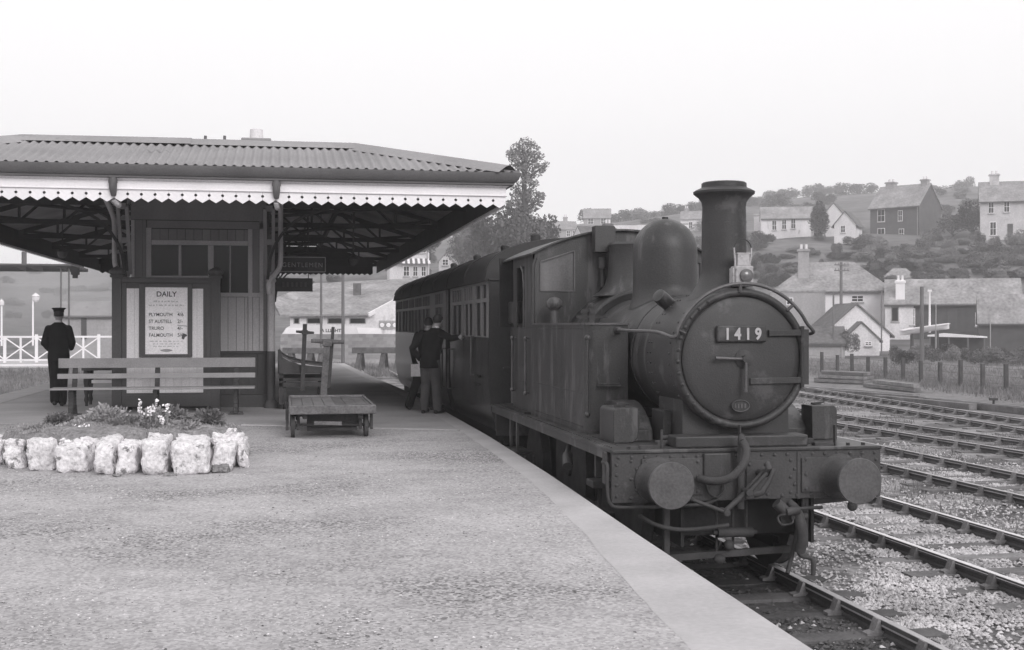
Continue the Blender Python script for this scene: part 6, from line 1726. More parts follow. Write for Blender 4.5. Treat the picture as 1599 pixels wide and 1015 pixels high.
# along the skyline to the left of the chimney
house('white_terrace', 958, 396, 150, 96, 60, 16, 26, 'broad white walled house just behind the engine cab roof', turn=24, roofm='slatedark', wall='offwhite', eave=0, chims=[(-10, -0.02, 12, 46, 'brick')])
house('white_terrace', 1010, 394, 152, 130, 10, 42, 1, 'plain white rendered wall of a house beyond the cab ventilator', 'lean', wall='offwhite', eave=0)
house('far_house', 880, 372, 220, 44, 30, 14, 12, 'small grey roofed house on the skyline right of the tall tree', turn=10, wall='render', wins=[('f', 8, 7, 5, 8), ('f', 18, 7, 5, 8)], eave=2, chims=[(6, 0.5, 6, 34, 'render')])
house('far_house', 933, 352, 260, 42, 30, 12, 14, 'house with two white windows among the rounded trees on the skyline', turn=0, wall='render', wins=[('f', -10, 6, 8, 8), ('f', 10, 6, 8, 8)], eave=2)
house('far_house', 1083, 362, 240, 40, 30, 20, 12, 'skyline house with pale walls glimpsed left of the engine chimney', turn=-6, wall='offwhite', wins=[('f', -4, 10, 5, 9)], eave=2, chims=[(-12, 0.5, 6, 38, 'render')])
house('villa', 640, 432, 150, 62, 44, 58, 18, 'white house with a striped balcony awning behind the canopy edge', turn=6, wins=[('f', 10, 42, 7, 9), ('f', 21, 42, 7, 9), ('f', -5, 8, 8, 14), ('f', 9, 8, 6, 14), ('f', 22, 8, 6, 14)], eave=2, chims=[(24, 0.5, 6, 82, 'render')])
s = 150 / FPX
o = [c for c in bpy.data.objects if c.name.startswith('villa')][-1]
for i in range(14):
    b = MB(); xa = (-24 + i * 4) * s; b.prism([(-0.02, 28 * s), (-0.7, 20 * s), (-0.7, 19.5 * s), (-0.02, 27.4 * s)], xa, xa + 3.9 * s, 'yz'); b.build('awning_strip', M['white' if i % 2 else 'gutter'], o)
house('small_white_house', 697, 427, 140, 23, 30, 18, 12, 'small white gabled house with twin windows above the coach roof', 'gable_y', turn=-8, wins=[('f', -1, 17, 8, 8)], eave=2)
# lower row behind the yard fence
house('hip_roof_house', 1300, 545, 118, 176, 110, 88, 50, 'large white house with a big mottled hipped slate roof and one broad chimney', 'hip', turn=0, wall='white', wins=[('f', -64, 80, 10, 10), ('f', 38, 78, 16, 8)], chims=[(-44, 0.25, 17, 158, 'render')], eave=5)
house('shaded_wing', 1246, 545, 114, 84, 20, 88, 4, 'flat left-hand wall of the hipped house, its shade painted in as grey', 'lean', wall='render', wins=[('f', -12, 74, 8, 9)], eave=1)  # stands for the house's left-facing wall; its shade is painted as grey
house('gabled_cottage', 1338, 548, 107, 104, 120, 26, 46, 'white gabled cottage with a dark slate roof in front of the hipped house', 'gable_y', turn=16, roofm='slatedark', eave=7)
house('white_shed', 1346, 553, 101, 54, 50, 22, 26, 'small white gabled shed with a little window before the cottage', 'gable_y', turn=8, roofm='slatedark', wins=[('f', 10, 16, 8, 4)], eave=5, cat='shed')
house('board_shed', 1286, 557, 98, 66, 46, 22, 22, 'low grey boarded shed with a long slate roof beside the bushy shrub', 'gable_x', turn=6, wall='render', roofm='slatedark', eave=4, cat='shed')
house('far_roof_house', 1405, 470, 145, 90, 70, 14, 38, 'grey hipped roof behind the long dark building', 'hip', wall='render', eave=4)
house('long_building', 1488, 545, 112, 200, 84, 72, 36, 'long low building with slate roof, white end room and tarred timber wall', turn=2, wall='darkboard', wins=[('f', -86, 54, 10, 22), ('f', -60, 50, 6, 24), ('f', 40, 46, 11, 18)], doors=[(0, 14, 62, 'walldark')], chims=[(-78, 0.1, 14, 108, 'white')], eave=5)
o = [c for c in bpy.data.objects if c.name.startswith('long_building')][-1]
s = 112 / FPX
b = MB(); b.box(-101 * s, -58 * s, -0.12, -0.003, -2.5, 71 * s); b.build('white_end_wall', M['offwhite'], o)
b = MB(); b.box(-92 * s, -80 * s, -0.17, -0.123, 42 * s, 66 * s); wq = b.build('window', M['render'], o)
b = MB(); b.box(-90.5 * s, -81.5 * s, -0.18, -0.171, 43.5 * s, 64.5 * s); b.build('pane', M['glass'], wq)
house('yard_shed', 1578, 552, 104, 92, 50, 52, 38, 'grey roofed open shed at the right edge behind the fence', 'gable_x', turn=4, wall='darkboard', roofm='slate', eave=5, cat='shed')
house('far_roof_house', 1585, 470, 150, 90, 60, 20, 30, 'pale roofed house with two squat chimneys beyond the long building', 'gable_x', turn=-8, wall='render', eave=3, chims=[(-18, 0.2, 12, 62, 'offwhite'), (14, 0.2, 10, 56, 'offwhite')])
# low white roofed shelter and beached boat with its mast
r = thing('open_shelter', at_depth(1495, 548, 96), 'low open shelter with a thin white roof before the tarred wall', 'shelter', rz=view_rz(1495), local=True)
s = 96 / FPX
b = MB(); b.prism([(-44 * s, 22 * s), (44 * s, 20 * s), (44 * s, 22 * s), (-20 * s, 27 * s), (-44 * s, 24 * s)], -0.3, 2.4); b.build('roof', M['white'], r)
for x in (-40, -12, 16, 40):
    b = MB(); b.box(x * s - 0.05, x * s + 0.05, -0.2, -0.1, -0.6, 21 * s); b.build('post', M['greypole'], r)
b = MB(); b.box(-42 * s, 42 * s, 2.2, 2.3, -0.6, 20 * s); b.build('back_wall', M['darkboard'], r)
r = thing('boat', at_depth(1444, 526, 94), 'white sailing boat with bare mast laid up behind the fence', 'boat', rz=view_rz(1444) + 0.25, local=True)
s = 94 / FPX
b = MB()
b.grid(lambda u, v: (-38 * s + 76 * s * u, 0.55 * (v * 2 - 1) * (1 - (2 * u - 1) ** 4), 0.05 + 12 * s * u * 0.9 + 0.45 * abs(v * 2 - 1) ** 1.5), [i / 16 for i in range(17)], [i / 8 for i in range(9)]); b.build('hull', M['white'], r, smooth=60)
b = MB(); b.prism([(-36 * s, 0.42), (37 * s, 0.42 + 11 * s), (37 * s, 0.46 + 11 * s), (-36 * s, 0.47)], -0.5, 0.5); b.build('deck', M['cream'], r)
b = MB(); b.cyl((8 * s, 0, 0.3), (8 * s, 0, 72 * s), 0.09, 0.06, n=10); b.box(5 * s, 11 * s, -0.1, 0.1, 70 * s, 73 * s); b.build('mast', M['white'], r, smooth=40)
b = MB(); b.box(-20 * s, -18 * s, -0.4, 0.4, -1.4, 0.2); b.box(18 * s, 20 * s, -0.4, 0.4, -1.4, 0.4); b.build('cradle', M['darkwood'], r)
# big shed with porthole windows behind the block wall, far end of the station
SH = thing('goods_shed', at_depth(560, 545, 92), 'big shed with a long slate roof and white gable beyond the platform end', 'shed', rz=view_rz(530), local=True)
s = 92 / FPX
def sx(px): return (px - 560) * s
def sz(py): return (545 - py) * s
b = MB(); b.prism([(sx(455), -0.6), (sx(577), -0.6), (sx(577), sz(492)), (sx(455), sz(493))], 0.0, 0.2)
b.add([(sx(577), 0.2, -0.6), (sx(650), 0.2, -0.6), (sx(650), 0.2, sz(455)), (sx(577), 0.2, sz(490))], [(0, 1, 2, 3)])
b.v += [(x, y + 0.2, z) for x, y, z in b.v[-4:]]; b.f += [(8 + 4, 8 + 5, 8 + 6, 8 + 7)]
b.build('wall', M['offwhite'], SH)
b = MB()
RY = 9.0
b.v = [(sx(440), -0.5, sz(495)), (sx(577), -0.5, sz(493)), (sx(700), RY, sz(428)), (sx(487), RY, sz(440)), (sx(425), 2, sz(470))]
b.f = [(0, 1, 2, 3), (0, 3, 4)]
b.v += [(x, y, z + 0.14) for x, y, z in b.v]; b.f += [(5, 6, 7, 8), (5, 8, 9), (0, 1, 6, 5), (1, 2, 7, 6), (2, 3, 8, 7)]
rf = b.build('roof', M['slate'], SH)
b = MB(); b.bar((sx(576), -0.52, sz(492)), (sx(640), 4.4, sz(458)), 0.12, 0.3); b.build('barge_board', M['white'], SH)
b = MB(); b.box(sx(553), sx(566), 4.2, 4.8, sz(474), sz(440)); b.build('chimney', M['slatedark'], rf)
for a, c in ((460, 470), (480, 505), (512, 540), (546, 572)):
    b = MB(); b.box(sx(a), sx(c), -0.05, -0.003, sz(506), sz(497)); w = b.build('window', M['render'], SH)
    b = MB(); b.box(sx(a) + 0.08, sx(c) - 0.08, -0.06, -0.051, sz(505), sz(498)); b.build('pane', M['glass'], w)
for px in (597, 607, 617):
    b = MB(); b.box(sx(px - 4.6), sx(px + 4.6), 0.1, 0.19, sz(514), sz(501)); w = b.build('porthole_window', M['render'], SH)
    b = MB(); b.lathe([(0.17, 0.0), (0.17, -0.02), (0.0, -0.03)], (sx(px), 0.1, sz(508)), 'y', 18); b.build('pane', M['white'], w)
    b = MB(); b.lathe([(0.2, 0.0), (0.2, -0.012), (0.17, -0.012)], (sx(px), 0.1, sz(508)), 'y', 18); b.build('rim', M['gutter'], w)
# block wall
BWd = 80
BW = thing('block_wall', at_depth(532, 562, BWd), 'grey concrete block wall across the end of the station yard', 'wall', rz=view_rz(532), local=True)
s = BWd / FPX
bw_, bh_ = 0.45, 0.225
first = None
nx_ = int(185 * s / bw_) + 1; nz_ = 7
for j in range(nz_):
    for i in range(nx_):
        x = -92 * s + (i + 0.5 * (j % 2)) * bw_; z = 40 * s - (j + 1) * bh_
        if first is None:
            b = MB(); b.box(0.004, bw_ - 0.004, 0, 0.2, 0.004, bh_ - 0.004); first = b.build('block', M['block'], BW, org=(0, 0, 0)); c = first
        else: c = again(first, 'block', BW)
        c.location = (x, rnd.uniform(-0.006, 0.006), z)
b = MB(); b.box(-92 * s, -92 * s + nx_ * bw_, 0.03, 0.17, -1.5, 40 * s - 0.01); b.build('mortar', M['render'], BW)
# long pale awning with lettering above the wall
AW = thing('awning', at_depth(520, 522, 84), 'long white awning with small dark lettering just above the block wall', 'awning', rz=view_rz(520), local=True)
s = 84 / FPX
b = MB(); b.prism([(-78 * s, 0), (78 * s, -1 * s), (70 * s, 9 * s), (45 * s, 12 * s), (-62 * s, 15 * s), (-72 * s, 9 * s)], -0.02, 1.6); b.build('canvas', M['cream'], AW)
b = MB()
for xa, xb in ((-76, -42), (40, 76)):
    b = MB(); b.prism([(xa * s, 0.4 * s), (xb * s, 0), (xb * s * 0.98, 9 * s), (xa * s * 0.93, 10 * s)], -0.05, -0.022); b.build('white_end', M['white'], AW)
text('A LLIGHT', 'lettering', M['ink'], AW, -18 * s, -0.025, 3 * s, 0.3, 'LEFT', 0.003, 1.05, bold=0.01)
b = MB()
for x in (-70, -40, 0, 40, 70): b.box(x * s - 0.04, x * s + 0.04, 0.1, 0.18, -2.6, 2 * s)
b.build('post', M['greypole'], AW)
# timber buffer stops
def bufferstop(x0, x1, y, label):
    r = thing('buffer_stop', ((x0 + x1) / 2, y, -1.1), label, 'buffer stop', 'timber buffer stops')
    b = MB(); b.box(x0, x1, y - 0.16, y + 0.16, -0.03, 0.3); b.build('beam', M['oldwood'], r, bevel=0.02)
    for x in (x0 + 0.45, (x0 + x1) / 2 + 0.35, x1 - 0.2):
        b = MB(); b.bar((x, y, -0.03), (x - 0.25, y - 0.3, -1.1), 0.22, 0.2); b.bar((x + 0.1, y + 0.1, -0.03), (x + 0.3, y + 1.2, -1.1), 0.2, 0.2); b.build('support', M['oldwood'], r)
bufferstop(3.7, 6.5, 69, 'timber buffer stop at the end of the coach track, right one of two')
bufferstop(-0.05, 2.25, 69, 'timber buffer stop beyond the barrows, left one of two')
# ------------------------------------------------------------------ left background: crossing gate, lamps, far canopy, shed
GT = thing('crossing_gate', at_depth(60, 568, 80), 'long white lattice level crossing gate across the road', 'gate', rz=view_rz(80) * 0.35, local=True)
s = 80 / FPX
L0, L1 = -95 * s, 120 * s
zt, zb = 43 * s, 4 * s
b = MB(); b.box(L0, L1, -0.05, 0.05, zt - 0.12, zt); b.build('top_rail', M['white'], GT)
b = MB(); b.box(L0, L1, -0.05, 0.05, zb, zb + 0.12); b.build('bottom_rail', M['white'], GT)
xg = L0; k = 0
while xg < L1 - 0.2:
    b = MB(); w_ = 0.06 if k % 2 else 0.09; b.box(xg - w_, xg + w_, -0.06, 0.06, zb - 0.1, zt + (0.1 if k % 4 == 0 else 0)); b.build('upright', M['white'], GT)
    if xg + 1.9 < L1 + 0.5:
        for p_, q_ in (((xg, 0.03, zb + 0.1), (xg + 1.9, 0.03, zt - 0.1)), ((xg, -0.03, zt - 0.1), (xg + 1.9, -0.03, zb + 0.1))):
            if k % 2 == 0: b = MB(); b.bar(p_, q_, 0.05, 0.08); b.build('brace', M['white'], GT)
    xg += 0.95; k += 1
b = MB(); b.prism([(L0, zb - 0.35), (L1, zb - 0.35), (L1, zb - 0.2), (L0, zb - 0.2)], -0.03, 0.03); b.build('foot_board', M['white'], GT)
b = MB(); pr = [at_depth(-60, 573, 77), at_depth(186, 573, 77), at_depth(186, 566, 92), at_depth(-60, 566, 92)]
b.prism([(p_.x, p_.y) for p_ in pr], -1.11, -1.085, 'xy'); tag(b.build('road', M['concrete'], org=(0, 0, 0)), kind='structure')
def lamp_post(px, yt, yb, d, label, head):
    p = at_depth(px, yb, d); s = d / FPX; H = (yb - yt) * s
    r = thing('lamp_post', p, label, 'lamp post', local=True)
    b = MB(); b.cyl((0, 0, -0.8), (0, 0, H), 0.07, 0.055, n=10); b.build('post', M['white'], r, smooth=40)
    b = MB()
    if head: b.lathe([(0.08, 0), (0.22, 0.15), (0.26, 0.4), (0.3, 0.42), (0.1, 0.6), (0.0, 0.66)], (0.18, 0, H - 0.2), 'z', 8)
    else: b.lathe([(0.1, 0), (0.16, 0.05), (0.16, 0.3), (0.05, 0.4), (0.0, 0.5)], (0, 0, H), 'z', 8)
    b.build('lantern', M['cream'], r)
lamp_post(52, 468, 522, 86, 'white lamp post with a lantern behind the crossing gate, left of the uniformed man', True)
lamp_post(3, 478, 522, 84, 'short white post at the far left behind the crossing gate', False)
house('crossing_hut', 140, 530, 96, 84, 60, 36, 20, 'grey boarded hut with a pale roof beyond the crossing gate', 'gable_x', turn=-6, wall='render', roofm='tin', doors=[(-8, 8, 34, 'walldark')], eave=3, cat='hut')
FC = thing('platform_canopy', at_depth(40, 560, 60), 'dark flat canopy of the opposite platform seen under the near canopy', 'canopy', rz=0, local=True)
s = 60 / FPX
b = MB(); b.box(-14, 70 * s, 0, 5, 142 * s, 147 * s); b.build('roof', M['truss'], FC)
b = MB(); b.box(-14, 70 * s, -0.05, -0.002, 145 * s, 147.8 * s); b.build('gutter', M['gutter'], FC)
for xa, xb in ((-12, 0), (8, 26), (52, 62)):
    b = MB(); b.prism([(xa * s, 142 * s), (xb * s, 142 * s), (xb * s, 136 * s), ((xa + 4) * s, 139 * s)], 0.0, 0.06); b.build('bracket', M['truss'], FC)
for x in (52, 64, -120):
    b = MB(); b.cyl((x * s, 0.2, -1), (x * s, 0.2, 142 * s), 0.045, n=8); b.build('post', M['greypole'], FC, smooth=40)
b = MB(); b.cyl((-8 * s, 1, 147 * s), (-8 * s, 1, 168 * s), 0.12, n=10); b.build('flue', M['greypole'], FC, smooth=40)
b = MB(); xq = on_y(118, 425, 44.9)[0]; zq = on_y(118, 435, 44.9)[1]
b.box(xq - 0.13, xq + 0.13, 44.8, 45.0, zq + 0.12, zq + 0.75); b.box(xq - 0.08, xq + 0.08, 44.82, 44.98, zq, zq + 0.12); b.build('pendant', M['truss'], ST)
# ------------------------------------------------------------------ fence, poles, timber heaps on the right
FN = thing('wire_fence', at_depth(1440, 605, 56), 'wire fence of dark wooden posts between the sidings and the houses', 'fence')
def fence_at(px):
    t = (px - 1284) / (1571.8 - 1284)
    return 1 / (1 / 68 + (1 / 48.4 - 1 / 68) * t)
posts = [1215, 1238, 1261, 1283.8, 1308, 1331.4, 1356, 1383, 1410.6, 1438.7, 1469, 1500, 1535, 1571.8, 1611, 1654]
pv = []
for px in posts:
    d = fence_at(px); p = at_depth(px, 508, d); p.z = -1.12
    h = rnd.uniform(1.02, 1.2); ln = rnd.uniform(-0.04, 0.04)
    b = MB(); b.bar(p - Vector((0, 0, 0.3)), p + Vector((ln, 0, h)), 0.14, 0.13, (0, 1, 0)); b.build('post', M['darkwood'], FN); pv.append(p)
for hz in (0.35, 0.65, 0.95):
    b = MB(); b.tube([p + Vector((0, -0.08, hz - 0.01 * (i % 2))) for i, p in enumerate(pv)], 0.006, 4); b.build('wire', M['iron'], FN)
def pole(px, yt, yb, d, r0, m, label, arms=0):
    p = at_depth(px, yb, d); p.z = terrain(p.x, p.y) if d > 99 else -1.12
    top = at_depth(px, yt, d)
    r = thing('telegraph_pole', p, label, 'pole')
    b = MB(); b.cyl(p - Vector((0, 0, 0.3)), (p.x, p.y, top.z), r0, r0 * 0.75, n=10); b.build('pole', M[m], r, smooth=40)
    for k in range(arms):
        b = MB(); z = top.z - 0.25 - 0.5 * k; b.bar((p.x - 0.7, p.y - 0.1, z), (p.x + 0.7, p.y - 0.1, z), 0.08, 0.1)
        for x in (-0.6, -0.3, 0.3, 0.6): b.cyl((p.x + x, p.y - 0.1, z + 0.05), (p.x + x, p.y - 0.1, z + 0.2), 0.03, n=6)
        b.build('cross_arm', M['greypole'], r)
pole(1440, 448, 600, 62, 0.12, 'greypole', 'stout grey wooden pole standing in the fence line before the long building')
pole(1462, 474, 545, 92, 0.045, 'render', 'thin pale pole beside the boat mast')
pole(1377, 455, 552, 100, 0.06, 'greypole', 'thin grey pole in front of the white hipped house')
pole(1302, 458, 540, 98, 0.09, 'greypole', 'dark pole in front of the dark cottage roof')
pole(1314, 410, 500, 112, 0.16, 'greypole', 'thick grey telegraph pole with cross arms before the hipped roof', 2)
pole(1547, 500, 545, 100, 0.045, 'render', 'short pale pole by the open shed at the right')
pole(502, 428, 540, 76, 0.09, 'greypole', 'slender pole before the big shed roof, left of two')
pole(536, 425, 520, 78, 0.12, 'greypole', 'dark pole before the big shed roof, right of two')
def timber(p0, p1, w, h, label, group):
    b = MB(); b.bar(p0, p1, w, h); o = b.build('old_timber', M['timber'], None, bevel=0.01); tag(o, label, 'timber', group)
GRP = 'old timbers heaped by the fence'
for k in range(9):
    d = 57 + 0.5 * (k % 3); p = at_depth(1274 + 6 * (k // 3), 594, d); q_ = at_depth(1352 + 5 * (k % 3), 594, d - 2)
    z = -1.0 + 0.17 * (k // 3)
    p.z = z + 0.03 * (k % 2); q_.z = z + 0.02
    timber(p, q_, 0.26, 0.14, 'old dark timber in the raised heap by the far fence posts', GRP)
for k in range(6):
    d = 49.5 + 0.4 * (k % 3); p = at_depth(1352 + 5 * k, 606, d + 3); q_ = at_depth(1432 + (k % 3), 610, d - 1)
    z = -1.0 + 0.16 * (k // 3); p.z = q_.z = z
    timber(p, q_, 0.25, 0.14, 'old dark timber in the lower heap nearer the sidings', GRP)
for k, (a, c, d0, d1) in enumerate(((1250, 1432, 50, 44), (1262, 1440, 48.5, 42.8), (1440, 1600, 42.5, 37), (1448, 1610, 41.8, 36.5), (1370, 1520, 43.4, 38.6))):
    p, q_ = at_depth(a, 610, d0), at_depth(c, 625, d1); p.z = q_.z = -1.0
    timber(p, q_, 0.3, 0.2, 'very long dark timber lying along the outer siding', 'long timbers beside the outer siding')
r = thing('point_lever', at_depth(1551, 640, 38.5), 'small point lever with a weighted head near the outer siding', 'lever')
p = at_depth(1551, 640, 38.5)
b = MB(); b.bar(p, p + Vector((0.03, 0, 0.3)), 0.05, 0.05, (0, 1, 0)); b.build('lever', M['iron'], r)
b = MB(); b.box(p.x - 0.1, p.x + 0.14, p.y - 0.06, p.y + 0.06, p.z + 0.28, p.z + 0.36); b.build('weight', M['iron'], r)

# ------------------------------------------------------------------ trees, bushes, hedges
def crown(lobes, per, leaf, seed, squash=1.0):
    q = random.Random(seed); b = MB()
    for (cx_, cy_, cz_, r) in lobes:
        n = int(per * r * r) + 12
        for i in range(n):
            v = Vector((q.gauss(0, 1), q.gauss(0, 1), q.gauss(0, 1))).normalized()
            nn = noise.noise(v * 2.3 + Vector((seed, cx_, cz_)))
            v = v * r * (0.98 + 0.3 * nn) * (q.random() ** 0.28)
            c = Vector((cx_ + v.x, cy_ + v.y, cz_ + v.z * squash))
            a = Vector((q.gauss(0, 1), q.gauss(0, 1), q.gauss(0, 0.6))).normalized(); e = a.orthogonal().normalized()
            ss = leaf * q.uniform(0.6, 1.3)
            a = a * ss; e = e * ss * 0.7
            b.add([c - a, c + e, c + a * 0.9, c - e], [(0, 1, 2, 3)])
    return b
def lobes_round(seed, n=14):
    q = random.Random(seed)
    out = [(0, 0, 0, 0.62)]
    for i in range(n):
        g = q.random() * 6.283; e = q.uniform(-0.45, 0.75)
        out.append((0.62 * cos(g) * sqrt(1 - e * e), 0.62 * sin(g) * sqrt(1 - e * e), e * 0.62, q.uniform(0.28, 0.45)))
    return out
TM = []
for k in range(4): TM.append(crown(lobes_round(11 + k), 900, 0.06, 11 + k))
CONE = crown([(0, 0, -0.8 + 0.2 * i, 0.42 * (1 - (abs(i - 3.2) / 6) ** 2)) for i in range(9)], 2600, 0.05, 77)
meshes = []
for i, bm2 in enumerate(TM + [CONE]):
    o = bm2.build('crown', M['conifer' if i == 4 else 'foliage'], org=(0, 0, 0)); meshes.append(o.data); bpy.data.objects.remove(o)
nb = [0]
def leafy(name, p, rx, rz, kind, label, cat, group=None, trunk=0.0, lift=0.75):
    nb[0] += 1
    if trunk:
        r = thing(name, p, label, cat, group, local=True)
        b = MB(); th = max(0.08, rx * 0.07)
        b.tube([(0, 0, -0.5), (0.02, 0, trunk * 0.6), (0, 0, trunk + rz * 0.6)], [th * 1.2, th, th * 0.5], 8)
        for g in range(5): b.tube([(0, 0, trunk * 0.7 + 0.1 * g), (rx * 0.5 * cos(g * 1.3), rx * 0.5 * sin(g * 1.3), trunk + rz * (0.3 + 0.15 * g))], [th * 0.45, th * 0.15], 6)
        b.build('trunk', M['bark'], r)
        c = bpy.data.objects.new('crown', meshes[kind]); COL.objects.link(c); c.parent = r; c.location = (0, 0, trunk + rz * 0.8)
    else:
        c = bpy.data.objects.new(name, meshes[kind]); COL.objects.link(c); c.location = p + Vector((0, 0, rz * lift)); tag(c, label, cat, group); r = c
    c.scale = (rx, rx, rz); c.rotation_euler = (0, 0, nb[0] * 1.7)
    return r
def tree_px(px, pyb, wpx, hpx, kind, label, d=None, trunk=0.25, group=None, name='tree', cat='tree'):
    if d is None: p, d = hit(px, pyb)
    else: p = at_depth(px, pyb, d)
    s = d / FPX
    tr = hpx * s * trunk
    return leafy(name, p, wpx * s / 2, hpx * s * (1 - trunk) / 1.8, kind, label, cat, group, tr)
M['softfoliage'] = mat('airy_foliage', 0.17, 0.9, var=0.4, scale=0.5, fine=2.5, fvar=0.3, bump=0)
# the tall ragged tree above the coach: one crown of many separate sprays on a tall trunk
d = 125; s = d / FPX
p = at_depth(822, 430, d)
r = thing('tall_tree', p, 'tall ragged tree rising above the canopy corner with open sprays of foliage', 'tree', local=True)
def tz(py): return (430 - py) * s
def tx(px): return (px - 822) * s
b = MB()
b.tube([(0, 0, -2), (tx(824), 0, tz(360)), (tx(820), 0.2, tz(310)), (tx(818), 0, tz(240))], [0.55, 0.42, 0.3, 0.1], 10)
SP = [(806, 236, 9), (818, 230, 10), (830, 234, 9), (800, 246, 8), (812, 250, 11), (826, 250, 10), (838, 246, 7), (846, 243, 5), (848, 262, 6), (840, 266, 8), (828, 270, 8), (814, 268, 9), (804, 262, 7), (852, 258, 4), (820, 284, 7), (834, 284, 6), (806, 290, 8), (818, 300, 11), (808, 306, 9), (830, 306, 10), (842, 310, 7), (848, 305, 5), (838, 318, 9), (822, 320, 11), (808, 324, 10), (836, 288, 4), (796, 240, 4), (824, 334, 10), (814, 340, 11)]
lb = []
q = random.Random(4)
for px, py, rr2 in SP:
    lb.append((tx(px), q.uniform(-0.8, 0.8), tz(py), rr2 * s)); 
    b.tube([(tx(820), 0, tz(py + 22)), (tx(px), lb[-1][1], tz(py))], [0.1, 0.03], 5)
b.build('trunk', M['bark'], r)
crown([(a_, b_, c_, r_ * (1.4 if c_ > 9 else 1.2)) for a_, b_, c_, r_ in lb], 230, 0.15, 5).build('crown', M['softfoliage'], r, org=(0, 0, 0))
# leafy mass under it
for i, (px, pyb, w_, h_, k_, lab) in enumerate(((812, 432, 96, 132, 0, 'broad leafy tree at the foot of the tall ragged tree'), (762, 440, 86, 126, 1, 'leafy tree left of the tall ragged tree, above the coach'), (842, 425, 72, 104, 2, 'bushy tree between the tall tree and the engine cab'), (722, 430, 56, 92, 3, 'smaller leafy tree beside the small white gabled house'), (790, 440, 80, 100, 3, 'dense low tree directly above the coach ventilators'), (672, 400, 40, 34, 1, 'low trees behind the white balcony house'), (742, 410, 70, 84, 2, 'leafy tree behind the canopy edge'))):
    tree_px(px, pyb, w_, h_, k_, lab, d=118 + 4 * i, trunk=0.06)
# trees with their own look on the hill and skyline
tree_px(1280, 364, 74, 52, 4, 'dense dark egg-shaped conifer between the long white house and the white gable', d=188, trunk=0.03, name='conifer')
for i, (px, pyb, w_, h_, k_, dd, lab) in enumerate(((930, 356, 46, 36, 0, 250, 'rounded tree on the skyline behind the cab roof'), (970, 360, 34, 26, 1, 255, 'low skyline tree left of the dome'), (992, 358, 30, 28, 2, 255, 'skyline tree nearest the left of the dome'), (1014, 356, 30, 20, 3, 262, 'small skyline tree just left of the dome top'), (1052, 350, 40, 24, 1, 262, 'flat topped skyline tree right of the dome'), (1090, 346, 36, 24, 2, 262, 'skyline tree directly behind the engine chimney'), (1185, 336, 36, 16, 1, 300, 'low skyline tree right of the engine chimney'), (1212, 334, 34, 22, 0, 300, 'rounded skyline tree above the long white house'), (1232, 334, 30, 24, 2, 300, 'second rounded skyline tree above the long white house'), (1270, 332, 30, 32, 3, 300, 'tallest rounded skyline tree, above the dark conifer'), (1298, 330, 34, 22, 0, 300, 'low skyline tree right of the dark conifer'), (1322, 330, 34, 26, 1, 300, 'skyline tree above the white cottage'), (1350, 330, 34, 24, 2, 300, 'skyline tree left of the brick house roof'), (1508, 326, 26, 36, 0, 290, 'solitary round tree on the skyline field left of the stone villa'), (1470, 325, 60, 18, 3, 300, 'low hedge-like tree below the skyline field'), (1520, 372, 70, 62, 1, 180, 'large dark tree between the brick house and the stone villa'), (1488, 372, 50, 44, 2, 182, 'dark bushy tree at the right of the brick house'), (1590, 400, 44, 46, 0, 165, 'dark tree below the stone villa at the right edge'), (1328, 556, 32, 50, 3, 98, 'upright bushy shrub before the white shed'))):
    if dd >= 250:
        p = at_depth(px, 508, 400 if px > 1100 else 330); d = 400 if px > 1100 else 330; p.z = terrain(p.x, p.y); s = d / FPX
        p.z -= h_ * s * 0.25; leafy('tree', p, w_ * s / 2 * 1.35, h_ * s / 1.7, k_, lab, 'tree', None, 0.05)
        continue
    tree_px(px, pyb, w_, h_, k_, lab, d=dd, trunk=0.08 if dd > 100 else 0.0)
# bushes over the hillside
q = random.Random(21)
BL = 'rounded bush on the hillside among the houses'
for i in range(225):
    px = q.uniform(1095, 1610); py = q.uniform(300, 452) if i % 3 else q.uniform(380, 440)
    if 1180 < px < 1275 and 340 < py < 374: continue
    if 1340 < px < 1465 and py < 374: continue
    if 1530 < px and py < 376: continue
    if 1295 < px < 1340 and py < 364: continue
    p, d = hit(px, py)
    if d > 440: continue
    w = q.uniform(18, 48) * d / FPX; h = q.uniform(10, 26) * d / FPX
    BL = ('broad ' if w > 30 * d / FPX else 'small ') + 'bush ' + ('high on the hill ' if py < 376 else 'halfway up the hill ' if py < 412 else 'low on the hill ') + ('right of the engine chimney' if px < 1200 else 'below the long white house' if px < 1290 else 'near the small white gabled cottage' if px < 1360 else 'near the dark brick house' if px < 1470 else 'between the brick house and the stone villa' if px < 1540 else 'by the stone villa')
    leafy('bush', p, w / 2, h / 1.6, q.choice((0, 1, 2, 3)), BL, 'bush', 'bushes on the hillside', lift=0.55)
for i in range(70):
    px = q.uniform(430, 1090); py = q.uniform(350, 450)
    p, d = hit(px, py)
    if d > 330: continue
    leafy('bush', p, q.uniform(14, 40) * d / FPX / 2, q.uniform(8, 22) * d / FPX / 1.6, q.choice((0, 1, 2, 3)), 'bush on the slope behind the shed and the coach', 'bush', 'bushes on the slope behind the shed', lift=0.55)
for i in range(20):
    px = q.uniform(-60, 190); py = q.uniform(420, 505)
    p, d = hit(px, py)
    if d > 420: continue
    leafy('bush', p, q.uniform(16, 46) * d / FPX / 2, q.uniform(8, 20) * d / FPX / 1.6, q.choice((0, 1, 2, 3)), 'hazy bush on the slope beyond the crossing', 'bush', 'bushes beyond the crossing', lift=0.5)
